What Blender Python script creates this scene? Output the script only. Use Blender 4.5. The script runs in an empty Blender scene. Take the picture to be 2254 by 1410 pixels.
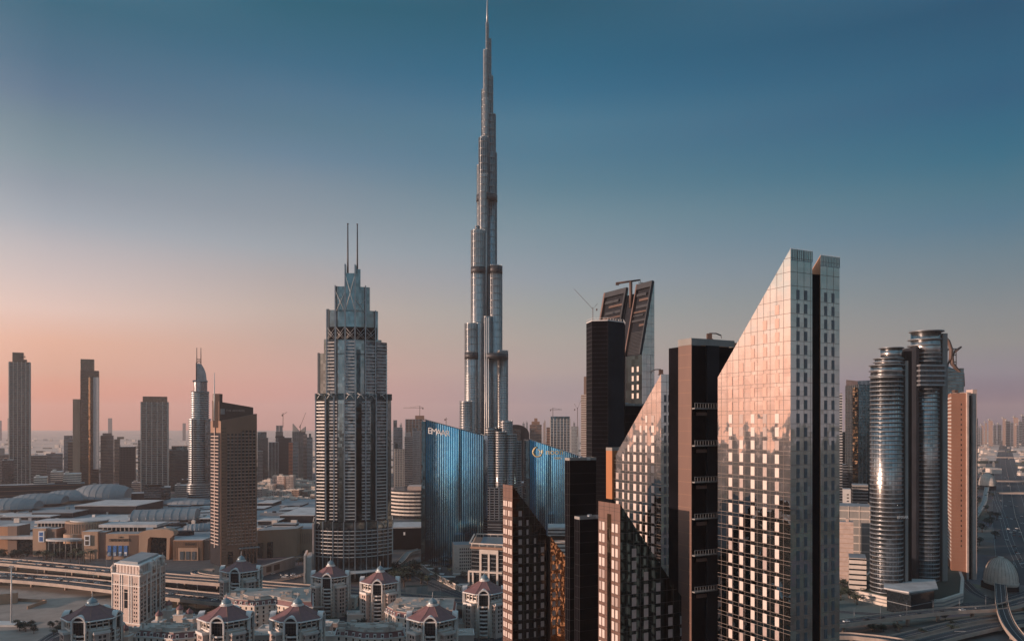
import bpy, math, random
from math import sin, cos, pi, radians, sqrt, atan2
random.seed(7)
# ------------------------------------------------------------ camera, light
F, CX, HY, H = 1790.0, 1127.0, 935.0, 171.0
sc = bpy.context.scene
cam = bpy.data.objects.new('camera', bpy.data.cameras.new('camera'))
sc.collection.objects.link(cam)
cam.location = (0, 0, H); cam.rotation_euler = (pi/2, 0, 0)
cam.data.sensor_width = 36; cam.data.lens = 36*F/2254
cam.data.shift_y = (HY-705)/2254
cam.data.clip_start = 1; cam.data.clip_end = 60000
sc.camera = cam
SUN_EL, SUN_AZ = radians(6.8), radians(-107)          # azimuth from +Y, negative = left
sd = (sin(SUN_AZ)*cos(SUN_EL), cos(SUN_AZ)*cos(SUN_EL), sin(SUN_EL))
sl = bpy.data.lights.new('sun', 'SUN'); sl.energy = 5.0; sl.angle = radians(0.6); sl.color = (1.0, 0.68, 0.52)
so = bpy.data.objects.new('sun', sl); sc.collection.objects.link(so)
import mathutils
so.rotation_euler = mathutils.Vector(sd).to_track_quat('Z', 'Y').to_euler()
so.location = (-500, -200, 900)
vs = sc.view_settings; vs.view_transform = 'Standard'; vs.look = 'None'; vs.exposure = 0.36; vs.gamma = 1
sc.cycles.max_bounces = 6; sc.cycles.volume_bounces = 0; sc.cycles.glossy_bounces = 4; sc.cycles.diffuse_bounces = 2
sc.cycles.transmission_bounces = 3; sc.cycles.caustics_reflective = False; sc.cycles.caustics_refractive = False
sc.cycles.sample_clamp_indirect = 3.0
w = bpy.data.worlds.new('World'); sc.world = w; w.use_nodes = True
nt = w.node_tree; N = nt.nodes; L = nt.links; N.clear()
def srgb(r, g, b):
    f = lambda c: (c/255/12.92 if c/255 <= .04045 else ((c/255+.055)/1.055)**2.4)
    return (f(r), f(g), f(b), 1)
# SKYTAB
SKY = [  # stops near the zenith are raised above the view as added fill light
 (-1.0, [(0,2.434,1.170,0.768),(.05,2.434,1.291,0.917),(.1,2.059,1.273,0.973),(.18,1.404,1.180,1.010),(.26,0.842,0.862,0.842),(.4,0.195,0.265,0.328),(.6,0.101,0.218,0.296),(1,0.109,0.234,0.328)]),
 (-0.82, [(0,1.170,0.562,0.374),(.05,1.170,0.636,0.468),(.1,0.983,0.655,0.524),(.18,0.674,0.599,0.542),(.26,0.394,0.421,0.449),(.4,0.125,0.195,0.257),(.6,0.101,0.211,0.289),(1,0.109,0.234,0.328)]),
 (-0.490, [(0.000,0.712,0.171,0.069),(0.024,0.712,0.171,0.069),(0.057,0.618,0.316,0.217),(0.090,0.655,0.366,0.263),(0.123,0.622,0.455,0.400),(0.155,0.498,0.417,0.405),(0.187,0.388,0.370,0.388),(0.216,0.269,0.308,0.354),(0.249,0.192,0.244,0.294),(0.278,0.141,0.214,0.257),(0.307,0.103,0.177,0.226),(0.335,0.068,0.137,0.211),(0.363,0.038,0.116,0.187),(0.414,0.013,0.096,0.154),(0.620,0.094,0.203,0.289),(1.000,0.109,0.234,0.328)]),
 (-0.268, [(0.000,0.562,0.225,0.192),(0.027,0.562,0.225,0.192),(0.063,0.510,0.292,0.242),(0.100,0.443,0.312,0.264),(0.135,0.412,0.341,0.305),(0.171,0.329,0.307,0.309),(0.205,0.247,0.289,0.325),(0.238,0.190,0.241,0.284),(0.273,0.145,0.207,0.260),(0.305,0.088,0.170,0.242),(0.336,0.057,0.143,0.208),(0.366,0.041,0.125,0.200),(0.395,0.016,0.103,0.176),(0.450,0.001,0.082,0.133),(0.620,0.094,0.203,0.289),(1.000,0.109,0.234,0.328)]),
 (0.046, [(0.000,0.188,0.179,0.234),(0.028,0.188,0.179,0.234),(0.066,0.318,0.269,0.255),(0.103,0.300,0.285,0.261),(0.140,0.244,0.272,0.268),(0.177,0.197,0.249,0.290),(0.213,0.150,0.224,0.270),(0.246,0.111,0.200,0.249),(0.282,0.063,0.161,0.220),(0.315,0.040,0.140,0.211),(0.347,0.035,0.136,0.211),(0.378,0.010,0.106,0.188),(0.407,0.001,0.091,0.166),(0.463,0.000,0.069,0.120),(0.620,0.094,0.203,0.289),(1.000,0.109,0.234,0.328)]),
 (0.514, [(0.000,0.005,0.004,0.092),(0.024,0.005,0.004,0.092),(0.056,0.149,0.156,0.203),(0.089,0.179,0.196,0.194),(0.121,0.152,0.187,0.201),(0.152,0.112,0.171,0.203),(0.184,0.079,0.157,0.204),(0.213,0.044,0.138,0.203),(0.245,0.026,0.125,0.185),(0.274,0.006,0.107,0.176),(0.303,0.001,0.093,0.166),(0.331,0.001,0.076,0.152),(0.358,0.000,0.076,0.148),(0.409,0.000,0.059,0.121),(0.620,0.094,0.203,0.289),(1.000,0.109,0.234,0.328)]),
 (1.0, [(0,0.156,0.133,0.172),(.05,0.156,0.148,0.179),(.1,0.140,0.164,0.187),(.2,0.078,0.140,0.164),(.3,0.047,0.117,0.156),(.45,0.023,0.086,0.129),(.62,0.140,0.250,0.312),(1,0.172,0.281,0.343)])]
# ENDTAB
def ramp(stops, fac):
    n = N.new('ShaderNodeValToRGB'); cr = n.color_ramp
    while len(cr.elements) < len(stops): cr.elements.new(0.5)
    for e, s in zip(cr.elements, stops): e.position = s[0]; e.color = (*s[1:], 1)
    L.new(fac, n.inputs[0]); return n.outputs[0]
tc = N.new('ShaderNodeTexCoord'); sp = N.new('ShaderNodeSeparateXYZ'); L.new(tc.outputs['Generated'], sp.inputs[0])
def mth(op, a, b=None, clamp=False):
    n = N.new('ShaderNodeMath'); n.operation = op; n.use_clamp = clamp
    for i, v in enumerate((a, b)):
        if v is None: continue
        if isinstance(v, (int, float)): n.inputs[i].default_value = v
        else: L.new(v, n.inputs[i])
    return n.outputs[0]
hl = mth('SQRT', mth('ADD', mth('MULTIPLY', sp.outputs[0], sp.outputs[0]), mth('MULTIPLY', sp.outputs[1], sp.outputs[1])))
xr = mth('DIVIDE', sp.outputs[0], mth('MAXIMUM', hl, 1e-4))          # sin azimuth
z = sp.outputs[2]
el = mth('MAXIMUM', z, 0.0)
def mix(f, a, b):
    n = N.new('ShaderNodeMix'); n.data_type = 'RGBA'; L.new(f, n.inputs[0]); L.new(a, n.inputs[6]); L.new(b, n.inputs[7]); return n.outputs[2]
sky = N.new('ShaderNodeTexSky'); sky.sky_type = 'NISHITA'; sky.sun_disc = False
sky.sun_elevation = SUN_EL; sky.sun_rotation = SUN_AZ; sky.dust_density = 3; sky.air_density = 1.2; sky.ozone_density = 2
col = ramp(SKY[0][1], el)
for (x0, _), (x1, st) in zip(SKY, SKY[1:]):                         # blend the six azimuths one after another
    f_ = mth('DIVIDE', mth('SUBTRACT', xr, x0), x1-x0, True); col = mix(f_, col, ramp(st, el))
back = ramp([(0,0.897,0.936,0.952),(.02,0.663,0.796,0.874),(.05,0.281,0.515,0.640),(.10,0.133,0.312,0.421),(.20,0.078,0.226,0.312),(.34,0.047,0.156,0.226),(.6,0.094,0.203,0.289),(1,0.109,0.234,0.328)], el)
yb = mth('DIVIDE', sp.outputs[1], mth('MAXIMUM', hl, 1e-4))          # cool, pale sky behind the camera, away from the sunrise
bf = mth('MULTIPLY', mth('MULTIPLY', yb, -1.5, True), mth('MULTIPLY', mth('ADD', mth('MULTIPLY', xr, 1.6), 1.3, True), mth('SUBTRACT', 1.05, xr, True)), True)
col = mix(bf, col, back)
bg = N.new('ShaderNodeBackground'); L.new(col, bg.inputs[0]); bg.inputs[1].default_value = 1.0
bg2 = N.new('ShaderNodeBackground'); L.new(sky.outputs[0], bg2.inputs[0]); bg2.inputs[1].default_value = 0.001
ad = N.new('ShaderNodeAddShader'); L.new(bg.outputs[0], ad.inputs[0]); L.new(bg2.outputs[0], ad.inputs[1])
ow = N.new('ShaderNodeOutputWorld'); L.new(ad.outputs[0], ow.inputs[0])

# ------------------------------------------------------------ materials
MAT = {}
def pmat(name, col, rough=.7, metal=0.0, var=.18, vscale=.15, streak=False, bump=0.0, spec=.5, col2=None):
    """painted / stone / concrete: base colour broken up by noise"""
    m = bpy.data.materials.new(name); m.use_nodes = True; t = m.node_tree; n = t.nodes; l = t.links
    p = n['Principled BSDF']; p.inputs['Roughness'].default_value = rough; p.inputs['Metallic'].default_value = metal
    p.inputs['Specular IOR Level'].default_value = spec
    tc = n.new('ShaderNodeTexCoord'); mp = n.new('ShaderNodeMapping'); l.new(tc.outputs['Object'], mp.inputs[0])
    mp.inputs['Scale'].default_value = (1, 1, .25 if streak else 1)
    no = n.new('ShaderNodeTexNoise'); no.inputs['Scale'].default_value = vscale; no.inputs['Detail'].default_value = 6; no.inputs['Roughness'].default_value = .65
    l.new(mp.outputs[0], no.inputs[0])
    mx = n.new('ShaderNodeMix'); mx.data_type = 'RGBA'
    c2 = col2 or tuple(c*(1+var) for c in col)
    mr = n.new('ShaderNodeMapRange'); mr.inputs[1].default_value = .3; mr.inputs[2].default_value = .7; l.new(no.outputs[0], mr.inputs[0])
    mx.inputs[6].default_value = (*[c*(1-var) for c in col], 1); mx.inputs[7].default_value = (*c2, 1)
    l.new(mr.outputs[0], mx.inputs[0]); l.new(mx.outputs[2], p.inputs['Base Color'])
    MAT[name] = m; return m
def glass(name, tint, rough=.06, metal=1.0, cell=(3, 3, 3.6), tilt=.02, wave=.02, wscale=.12, var=.25):
    """mirror curtain wall: every pane tilted a little on its own, and slightly wavy"""
    m = bpy.data.materials.new(name); m.use_nodes = True; t = m.node_tree; n = t.nodes; l = t.links
    p = n['Principled BSDF']; p.inputs['Roughness'].default_value = rough; p.inputs['Metallic'].default_value = metal
    tc = n.new('ShaderNodeTexCoord')
    dv = n.new('ShaderNodeVectorMath'); dv.operation = 'SNAP'; l.new(tc.outputs['Object'], dv.inputs[0]); dv.inputs[1].default_value = cell
    wn = n.new('ShaderNodeTexWhiteNoise'); l.new(dv.outputs[0], wn.inputs[0])
    no = n.new('ShaderNodeTexNoise'); no.inputs['Scale'].default_value = wscale; no.inputs['Detail'].default_value = 3; l.new(tc.outputs['Object'], no.inputs[0])
    def vm(op, a, b):
        v = n.new('ShaderNodeVectorMath'); v.operation = op; l.new(a, v.inputs[0])
        if isinstance(b, tuple): v.inputs[1].default_value = b
        else: l.new(b, v.inputs[1])
        return v.outputs[0]
    a = vm('MULTIPLY', vm('SUBTRACT', wn.outputs['Color'], (.5,)*3), (tilt,)*3)
    b = vm('MULTIPLY', vm('SUBTRACT', no.outputs['Color'], (.5,)*3), (wave,)*3)
    ge = n.new('ShaderNodeNewGeometry')
    nn = n.new('ShaderNodeVectorMath'); nn.operation = 'NORMALIZE'; l.new(vm('ADD', vm('ADD', a, b), ge.outputs['Normal']), nn.inputs[0])
    l.new(nn.outputs[0], p.inputs['Normal'])
    mx = n.new('ShaderNodeMix'); mx.data_type = 'RGBA'; l.new(wn.outputs['Value'], mx.inputs[0])
    mx.inputs[6].default_value = (*[c*(1-var) for c in tint], 1); mx.inputs[7].default_value = (*[min(1, c*(1+var)) for c in tint], 1)
    l.new(mx.outputs[2], p.inputs['Base Color']); MAT[name] = m; return m

# ------------------------------------------------------------ mesh helper
def wloc(o):
    x = y = zz = 0
    while o: x += o.location.x; y += o.location.y; zz += o.location.z; o = o.parent
    return x, y, zz
def tag(o, label=None, cat=None, group=None, kind=None):
    if label: o['label'] = label
    if cat: o['category'] = cat
    if group: o['group'] = group
    if kind: o['kind'] = kind
    return o
class B:
    def __init__(s): s.v = []; s.f = []; s.m = []; s.sm = []
    def add(s, vs, fs, mi=0, smooth=False):
        k = len(s.v); s.v += vs
        for f in fs: s.f.append([i+k for i in f]); s.m.append(mi); s.sm.append(smooth)
    def quad(s, a, b, c, d, mi=0): s.add([a, b, c, d], [(0, 1, 2, 3)], mi)
    def poly(s, pts, mi=0): s.add(list(pts), [tuple(range(len(pts)))], mi)
    def prism(s, foot, z0, z1, mi=0, top=True, bot=True, smooth=False, mtop=None):
        """foot CCW; z1 may be a list (sloped top)"""
        n = len(foot); zt = z1 if isinstance(z1, (list, tuple)) else [z1]*n
        zb = z0 if isinstance(z0, (list, tuple)) else [z0]*n
        vs = [(x, y, zb[i]) for i, (x, y) in enumerate(foot)]+[(x, y, zt[i]) for i, (x, y) in enumerate(foot)]
        s.add(vs, [(i, (i+1) % n, n+(i+1) % n, n+i) for i in range(n)], mi, smooth)
        k = len(s.v)-2*n
        if top: s.f.append([k+n+i for i in range(n)]); s.m.append(mi if mtop is None else mtop); s.sm.append(False)
        if bot: s.f.append([k+n-1-i for i in range(n)]); s.m.append(mi); s.sm.append(False)
    def box(s, x0, x1, y0, y1, z0, z1, mi=0): s.prism([(x0, y0), (x1, y0), (x1, y1), (x0, y1)], z0, z1, mi)
    def seg(s, p, q, z0, z1, out=0.3, inn=0.1, mi=0):
        """box along wall p->q (outside on the right hand side for CCW foot), z may be pairs"""
        dx, dy = q[0]-p[0], q[1]-p[1]; d = math.hypot(dx, dy) or 1; nx, ny = dy/d, -dx/d
        s.prism([(p[0]+nx*out, p[1]+ny*out), (q[0]+nx*out, q[1]+ny*out), (q[0]-nx*inn, q[1]-ny*inn), (p[0]-nx*inn, p[1]-ny*inn)], z0, z1, mi)
    def cyl(s, x, y, r, z0, z1, n=16, r2=None, mi=0, smooth=True, ex=1.0):
        r2 = r if r2 is None else r2
        a = [(x+r*cos(2*pi*i/n)*ex, y+r*sin(2*pi*i/n), z0) for i in range(n)]; b = [(x+r2*cos(2*pi*i/n)*ex, y+r2*sin(2*pi*i/n), z1) for i in range(n)]
        s.add(a+b, [(i, (i+1) % n, n+(i+1) % n, n+i) for i in range(n)], mi, smooth)
        k = len(s.v)-2*n
        s.f.append([k+n+i for i in range(n)]); s.f.append([k+n-1-i for i in range(n)]); s.m += [mi, mi]; s.sm += [False, False]
    def lathe(s, x, y, prof, n=16, mi=0, smooth=True, ex=1., ey=1.):
        vs = []
        for r, zz in prof: vs += [(x+r*ex*cos(2*pi*i/n), y+r*ey*sin(2*pi*i/n), zz) for i in range(n)]
        fs = []
        for j in range(len(prof)-1):
            fs += [(j*n+i, j*n+(i+1) % n, (j+1)*n+(i+1) % n, (j+1)*n+i) for i in range(n)]
        s.add(vs, fs, mi, smooth)
    def tube(s, pts, r, n=6, mi=0):
        V = mathutils.Vector; pts = [V(p) for p in pts]; vs = []
        for i, p in enumerate(pts):
            d = (pts[min(i+1, len(pts)-1)]-pts[max(i-1, 0)]).normalized()
            u = d.cross(V((0, 0, 1)) if abs(d.z) < .9 else V((1, 0, 0))).normalized(); ww = d.cross(u)
            rr = r[i] if isinstance(r, (list, tuple)) else r
            vs += [tuple(p+u*rr*cos(2*pi*k/n)+ww*rr*sin(2*pi*k/n)) for k in range(n)]
        fs = [(j*n+k, (j)*n+(k+1) % n, (j+1)*n+(k+1) % n, (j+1)*n+k) for j in range(len(pts)-1) for k in range(n)]
        fs += [tuple(range(n))[::-1], tuple((len(pts)-1)*n+k for k in range(n))]
        s.add(vs, fs, mi, True)
    def build(s, name, mats, parent=None, label=None):
        if not isinstance(mats, (list, tuple)): mats = [mats]
        ox, oy, oz = wloc(parent) if parent else (0, 0, 0)
        me = bpy.data.meshes.new(name); me.from_pydata([(x-ox, y-oy, zz-oz) for x, y, zz in s.v], [], s.f)
        for m in mats: me.materials.append(MAT[m])
        me.polygons.foreach_set('material_index', s.m); me.polygons.foreach_set('use_smooth', s.sm); me.update()
        o = bpy.data.objects.new(name, me); sc.collection.objects.link(o)
        if parent: o.parent = parent
        if label: o['label'] = label
        return o
def empty(name, loc, label, cat, group=None):
    o = bpy.data.objects.new(name, None); sc.collection.objects.link(o); o.location = loc; o.empty_display_size = 2
    return tag(o, label, cat, group)
def kids(o): return [c for c in sc.collection.objects if c.parent == o]
def copytree(root, kd=None):
    def rec(o, par):
        c = o.copy(); sc.collection.objects.link(c); c.parent = par
        for ch in CH.get(o.name, []): rec(ch, c)
        return c
    return rec(root, None)
CH = {}
def index_children(root):
    allo = list(sc.collection.objects)
    def rec(o):
        CH[o.name] = [c for c in allo if c.parent == o]
        for c in CH[o.name]: rec(c)
    rec(root)
def X(px, Y): return (px-CX)/F*Y
def Z(py, Y): return H-(py-HY)/F*Y
def YG(py, zz=0.0): return (H-zz)*F/(py-HY)
def G(px, py, zz=0.0): Y = YG(py, zz); return X(px, Y), Y
UL, UR = (-.45, .893), (.893, .45)                 # the two facade directions of the wedge towers
def ext(C, d, px):
    k = (px-CX)/F; return (k*C[1]-C[0])/(d[0]-k*d[1])
def along(C, d, t): return C[0]+d[0]*t, C[1]+d[1]*t
def offs(foot, o):
    n = len(foot); out = []
    for i in range(n):
        a, b, c = foot[i-1], foot[i], foot[(i+1) % n]
        def nr(p, q):
            dx, dy = q[0]-p[0], q[1]-p[1]; d = math.hypot(dx, dy) or 1; return dy/d, -dx/d
        n1, n2 = nr(a, b), nr(b, c); s = 1+n1[0]*n2[0]+n1[1]*n2[1]; s = max(s, .3)
        out.append((b[0]+o*(n1[0]+n2[0])/s, b[1]+o*(n1[1]+n2[1])/s))
    return out
def rect(x0, x1, y0, y1, rot=0):
    cx, cy = (x0+x1)/2, (y0+y1)/2; c, s_ = cos(rot), sin(rot)
    return [(cx+(x-cx)*c-(y-cy)*s_, cy+(x-cx)*s_+(y-cy)*c) for x, y in ((x0, y0), (x1, y0), (x1, y1), (x0, y1))]
def fins(b, foot, z0, z1, sp, wd, out, edges=None, mi=0):
    n = len(foot)
    for i in (edges if edges is not None else range(n)):
        p, q = foot[i], foot[(i+1) % n]; dx, dy = q[0]-p[0], q[1]-p[1]; d = math.hypot(dx, dy)
        k = max(1, round(d/sp)); ux, uy = dx/d, dy/d
        for j in range(k+1):
            t = min(max(j*d/k, wd/2), d-wd/2)
            a = (p[0]+ux*(t-wd/2), p[1]+uy*(t-wd/2)); c = (p[0]+ux*(t+wd/2), p[1]+uy*(t+wd/2))
            b.seg(a, c, z0, z1, out, .05, mi)
def bands(b, foot, z0, z1, fh, bh, out, mi=0):
    o = offs(foot, out); zz = z0
    while zz < z1-bh*.5:
        b.prism(o, zz, min(zz+bh, z1), mi); zz += fh
# ------------------------------------------------------------ palette
pmat('beige_stone', (.68, .57, .49), .75, vscale=.12, streak=True)
pmat('pale_stone', (.62, .54, .48), .7, vscale=.2, var=.12)
pmat('white_trim', (.72, .68, .65), .55, vscale=.3, var=.08)
pmat('pink_stone', (.50, .39, .345), .8, vscale=.2)
pmat('brown_cladding', (.27, .155, .105), .55, vscale=.06, streak=True)
pmat('granite_lit', (.17, .10, .08), .42, vscale=.05, streak=True)  # granite with low sunlight already mixed into its colour
pmat('orange_cladding', (.42, .17, .07), .45, vscale=.08, streak=True)
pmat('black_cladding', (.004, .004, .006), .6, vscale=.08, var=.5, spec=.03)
pmat('dark_grey_cladding', (.020, .022, .028), .6, vscale=.08, var=.3, spec=.08)
pmat('concrete', (.26, .25, .24), .85, vscale=.1, streak=True)
pmat('grey_roof', (.27, .29, .31), .8, vscale=.05, var=.3)
pmat('pale_roof', (.50, .49, .49), .75, vscale=.06, var=.25)
pmat('blue_roof', (.23, .25, .265), .5, vscale=.03, var=.12)
pmat('metal_grey', (.30, .32, .34), .4, .6, vscale=.2)
pmat('metal_white', (.62, .60, .58), .4, .2, vscale=.2, var=.1)
pmat('metal_dark', (.05, .05, .055), .5, .4, vscale=.2)
pmat('rust_steel', (.12, .075, .06), .7, .2, vscale=.3)
pmat('roof_maroon', (.20, .095, .095), .7, vscale=.35, var=.15)
pmat('dome_blue', (.20, .26, .29), .35, .3, vscale=.4)
pmat('sandstone', (.40, .26, .18), .75, vscale=.06, var=.15, streak=True)
pmat('terracotta', (.27, .13, .085), .7, vscale=.06, var=.12, streak=True)
pmat('sandstone_dark', (.24, .16, .125), .8, vscale=.06, var=.2, streak=True)
pmat('copper_wall', (.40, .21, .12), .5, .2, vscale=.1, streak=True)
pmat('asphalt', (.022, .029, .038), .85, vscale=.03, var=.25)
pmat('parapet_concrete', (.42, .34, .29), .8, vscale=.1, var=.2)
pmat('paving', (.09, .09, .093), .85, vscale=.08, var=.3)
pmat('line_paint', (.6, .6, .58), .7)
pmat('leaf_dark', (.020, .034, .024), .8, vscale=.8, var=.5)
pmat('leaf_mid', (.055, .070, .040), .8, vscale=.8, var=.45)
pmat('bark', (.09, .065, .05), .9, vscale=1)
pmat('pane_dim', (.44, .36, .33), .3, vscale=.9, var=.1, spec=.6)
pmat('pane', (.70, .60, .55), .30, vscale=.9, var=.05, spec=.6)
pmat('pane_shade', (.36, .31, .30), .3, vscale=.9, var=.12, spec=.6)  # pane colour darkened for the shade on the right faces
pmat('pane_grey', (.20, .22, .25), .3, vscale=.9, var=.2, spec=.6)
pmat('screen_blue', (.05, .16, .42), .4, vscale=.6, var=.5)
pmat('sign_dark', (.05, .035, .03), .6)
pmat('sign_gold', (.75, .58, .30), .45)
pmat('sign_white', (.8, .8, .8), .5)
pmat('red_brick', (.18, .05, .045), .8)
pmat('orange_band', (.75, .25, .12), .6)  # plain orange of the strips on one narrow tower
pmat('golden_shell', (.50, .45, .40), .5, .1, vscale=.15)
glass('dark_window', (.012, .016, .02), .15, 0.0, (2, 2, 2), .03, .02)
glass('mirror_silver', (.60, .56, .53), .03, 1, (3, 3, 4.33), .016, .09, .22, .04)
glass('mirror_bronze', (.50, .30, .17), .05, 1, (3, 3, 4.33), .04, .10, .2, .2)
glass('mirror_dark', (.028, .05, .06), .06, 1, (3, 3, 4.33), .012, .02, .08, .4)
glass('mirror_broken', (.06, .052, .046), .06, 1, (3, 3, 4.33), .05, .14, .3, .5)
glass('mirror_slate', (.56, .62, .60), .04, 1, (3, 3, 4.33), .018, .08, .2, .08)
glass('tower_glass', (.22, .265, .27), .09, 1, (3, 3, 3.67), .02, .03, .06, .25)
glass('balcony_glass', (.10, .12, .135), .12, 1, (3, 3, 3.67), .06, .05, .2, .6)
glass('spire_metal', (.50, .485, .475), .42, 1, (2, 2, 3.7), .02, .01, .05, .10)
glass('spire_glass', (.26, .31, .335), .3, 1, (2, 2, 3.7), .02, .02, .05, .2)
glass('blue_glass', (.008, .36, .66), .08, 1, (1.7, 1.7, 4), .006, .012, .05, .12)
glass('blue_pale', (.60, .88, 1.0), .12, 1, (1.7, 1.7, 4), .006, .012, .05, .12)
glass('teal_glass', (.07, .12, .14), .10, 1, (3, 3, 3.6), .03, .04, .08, .35)
glass('grey_glass', (.15, .165, .18), .14, 1, (3, 3, 3.6), .03, .04, .08, .3)
glass('curve_glass', (.40, .385, .375), .24, 1, (2.5, 2.5, 3.9), .03, .03, .1, .35)
# ground: dusty town ground with paler sand and darker plots
m = bpy.data.materials.new('town_ground'); m.use_nodes = True; t = m.node_tree; n = t.nodes; l = t.links; p = n['Principled BSDF']
p.inputs['Roughness'].default_value = .95
gc = n.new('ShaderNodeTexCoord'); n1 = n.new('ShaderNodeTexNoise'); n1.inputs['Scale'].default_value = .0035; n1.inputs['Detail'].default_value = 10; n1.inputs['Roughness'].default_value = .68
n2 = n.new('ShaderNodeTexVoronoi'); n2.inputs['Scale'].default_value = .010; l.new(gc.outputs['Object'], n1.inputs[0]); l.new(gc.outputs['Object'], n2.inputs[0])
r1 = n.new('ShaderNodeValToRGB'); l.new(n1.outputs[0], r1.inputs[0])
r1.color_ramp.elements[0].position = .33; r1.color_ramp.elements[0].color = (.026, .034, .038, 1)
r1.color_ramp.elements[1].position = .62; r1.color_ramp.elements[1].color = (.20, .18, .17, 1)
mm = n.new('ShaderNodeMix'); mm.data_type = 'RGBA'; mm.blend_type = 'MULTIPLY'; mm.inputs[0].default_value = .35
l.new(r1.outputs[0], mm.inputs[6]); l.new(n2.outputs['Color'], mm.inputs[7]); l.new(mm.outputs[2], p.inputs['Base Color']); MAT['town_ground'] = m
pmat('sand', (.33, .27, .235), .95, vscale=.04, var=.25)
pmat('desert_sand', (.66, .48, .40), .95, vscale=.0022, var=.42)
glass('bronze_dark', (.11, .085, .07), .12, 1, (3, 3, 3.6), .03, .04, .08, .35)
pmat('joint', (.20, .16, .14), .6)
pmat('low_roof', (.42, .36, .32), .85, vscale=.08, var=.3)

# ------------------------------------------------------------ ground, haze
b = B(); b.quad((-16000, -14000, 0), (16000, -14000, 0), (16000, 26000, 0), (-16000, 26000, 0))
tag(b.build('ground', 'town_ground'), kind='structure')
b = B(); b.quad((-15900, 2900, .01), (-420, 2900, .01), (-900, 25900, .01), (-15900, 25900, .01)); b.quad((-420, 3300, .01), (1000, 3300, .01), (9000, 25900, .01), (-900, 25900, .01)); b.quad((1000, 3900, .01), (15900, 3900, .01), (15900, 25900, .01), (9000, 25900, .01)); tag(b.build('desert', 'desert_sand'), kind='structure')
hm = bpy.data.materials.new('haze'); hm.use_nodes = True; ht = hm.node_tree; ht.nodes.clear()
pv = ht.nodes.new('ShaderNodeVolumePrincipled'); pv.inputs['Color'].default_value = (1.0, .87, .86, 1); pv.inputs['Density'].default_value = .00005; pv.inputs['Anisotropy'].default_value = .15
ho = ht.nodes.new('ShaderNodeOutputMaterial'); ht.links.new(pv.outputs[0], ho.inputs['Volume']); MAT['haze'] = hm
b = B(); b.box(-16500, 16500, -14500, 26500, -1, 838); tag(b.build('haze', 'haze'), kind='stuff')
# ------------------------------------------------------------ wedge towers in the right foreground
FL = 4.33
def windows(root, lst, mat, mat2=None):
    """lst of (centre point xyz, direction 2D, w, h, distance). first 100 single panes, rest one mesh"""
    lst.sort(key=lambda e: e[4])
    rest = B(); k = WCOUNT.get(root.name, 0)
    for (c, d, ww, hh, dist) in lst:
        p, q = (c[0]-d[0]*ww/2, c[1]-d[1]*ww/2), (c[0]+d[0]*ww/2, c[1]+d[1]*ww/2)
        bb = B() if k < 100 else rest
        bb.seg(p, q, c[2]-hh/2, c[2]+hh/2, .09, .0)
        if k < 100: bb.build('window', 'pane_dim' if mat == 'pane' and random.random() < .22 else mat, root)
        k += 1
    WCOUNT[root.name] = k
    if rest.f: tag(rest.build('window', mat, root), kind='stuff')
WCOUNT = {}
def zrow(py, Y): return Z(py, Y)

def wedge(name, label, C, s_len, t0, t1, ztop_corner, ztop_far, mat_left, mat_right, mode, zb=0, root=None):
    """block with footprint corner C + [0,s_len] along UL, [t0,t1] along UR.
       mode 'L': roof falls along UL ; mode 'R': roof falls along UR (t1 side low)"""
    P = lambda s, t: (C[0]+UL[0]*s+UR[0]*t, C[1]+UL[1]*s+UR[1]*t)
    foot = [P(0, t0), P(0, t1), P(s_len, t1), P(s_len, t0)]
    if mode == 'L': zt = [ztop_corner, ztop_corner, ztop_far, ztop_far]
    else: zt = [ztop_corner, ztop_far, ztop_far, ztop_corner]
    b = B(); a = foot
    lo = [(x, y, zb) for x, y in a]; hi = [(x, y, zz) for (x, y), zz in zip(a, zt)]
    b.quad(lo[0], lo[1], hi[1], hi[0], 1)         # right-front face
    b.quad(lo[1], lo[2], hi[2], hi[1], 1)
    b.quad(lo[2], lo[3], hi[3], hi[2], 0)
    b.quad(lo[3], lo[0], hi[0], hi[3], 0)         # left face
    b.poly(hi, 2); b.poly(lo[::-1], 1)
    return b.build(name, [mat_left, mat_right, 'grey_roof'], root), P
def joints_left(b, P, s_len, zc, zf, zb, fl=FL, sp=2.9, t=0):
    zz = zb
    while zz < zc-1:
        smax = s_len if zz <= zf else s_len*(zc-zz)/(zc-zf)
        b.seg(P(smax, t), P(0, t), zz, zz+.13, .05, 0); b.seg(P(smax, t), P(0, t), zz+3.1, zz+3.2, .05, 0) if zz+3.3 < zc and smax > 4 and zz+3.2 <= zc-(zc-zf)*smax/s_len+.5 else None
        zz += fl
    s = sp
    while s < s_len:
        zt = zc-(zc-zf)*s/s_len
        b.seg(P(s+.05, t), P(s-.05, t), zb, zt, .04, 0); s += sp
def joints_right(b, P, t0, t1, zfun, zb, fl=FL, sp=2.9):
    zz = zb
    while zz < zfun(t0)-1:
        tm = t1
        if zfun(t1) < zz: tm = t0+(t1-t0)*(zfun(t0)-zz)/(zfun(t0)-zfun(t1))
        b.seg(P(0, t0), P(0, tm), zz, zz+.13, .05, 0); zz += fl
    t = t0+sp
    while t < t1-.5:
        b.seg(P(0, t-.05), P(0, t+.05), zb, zfun(t), .04, 0); t += sp

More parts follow.
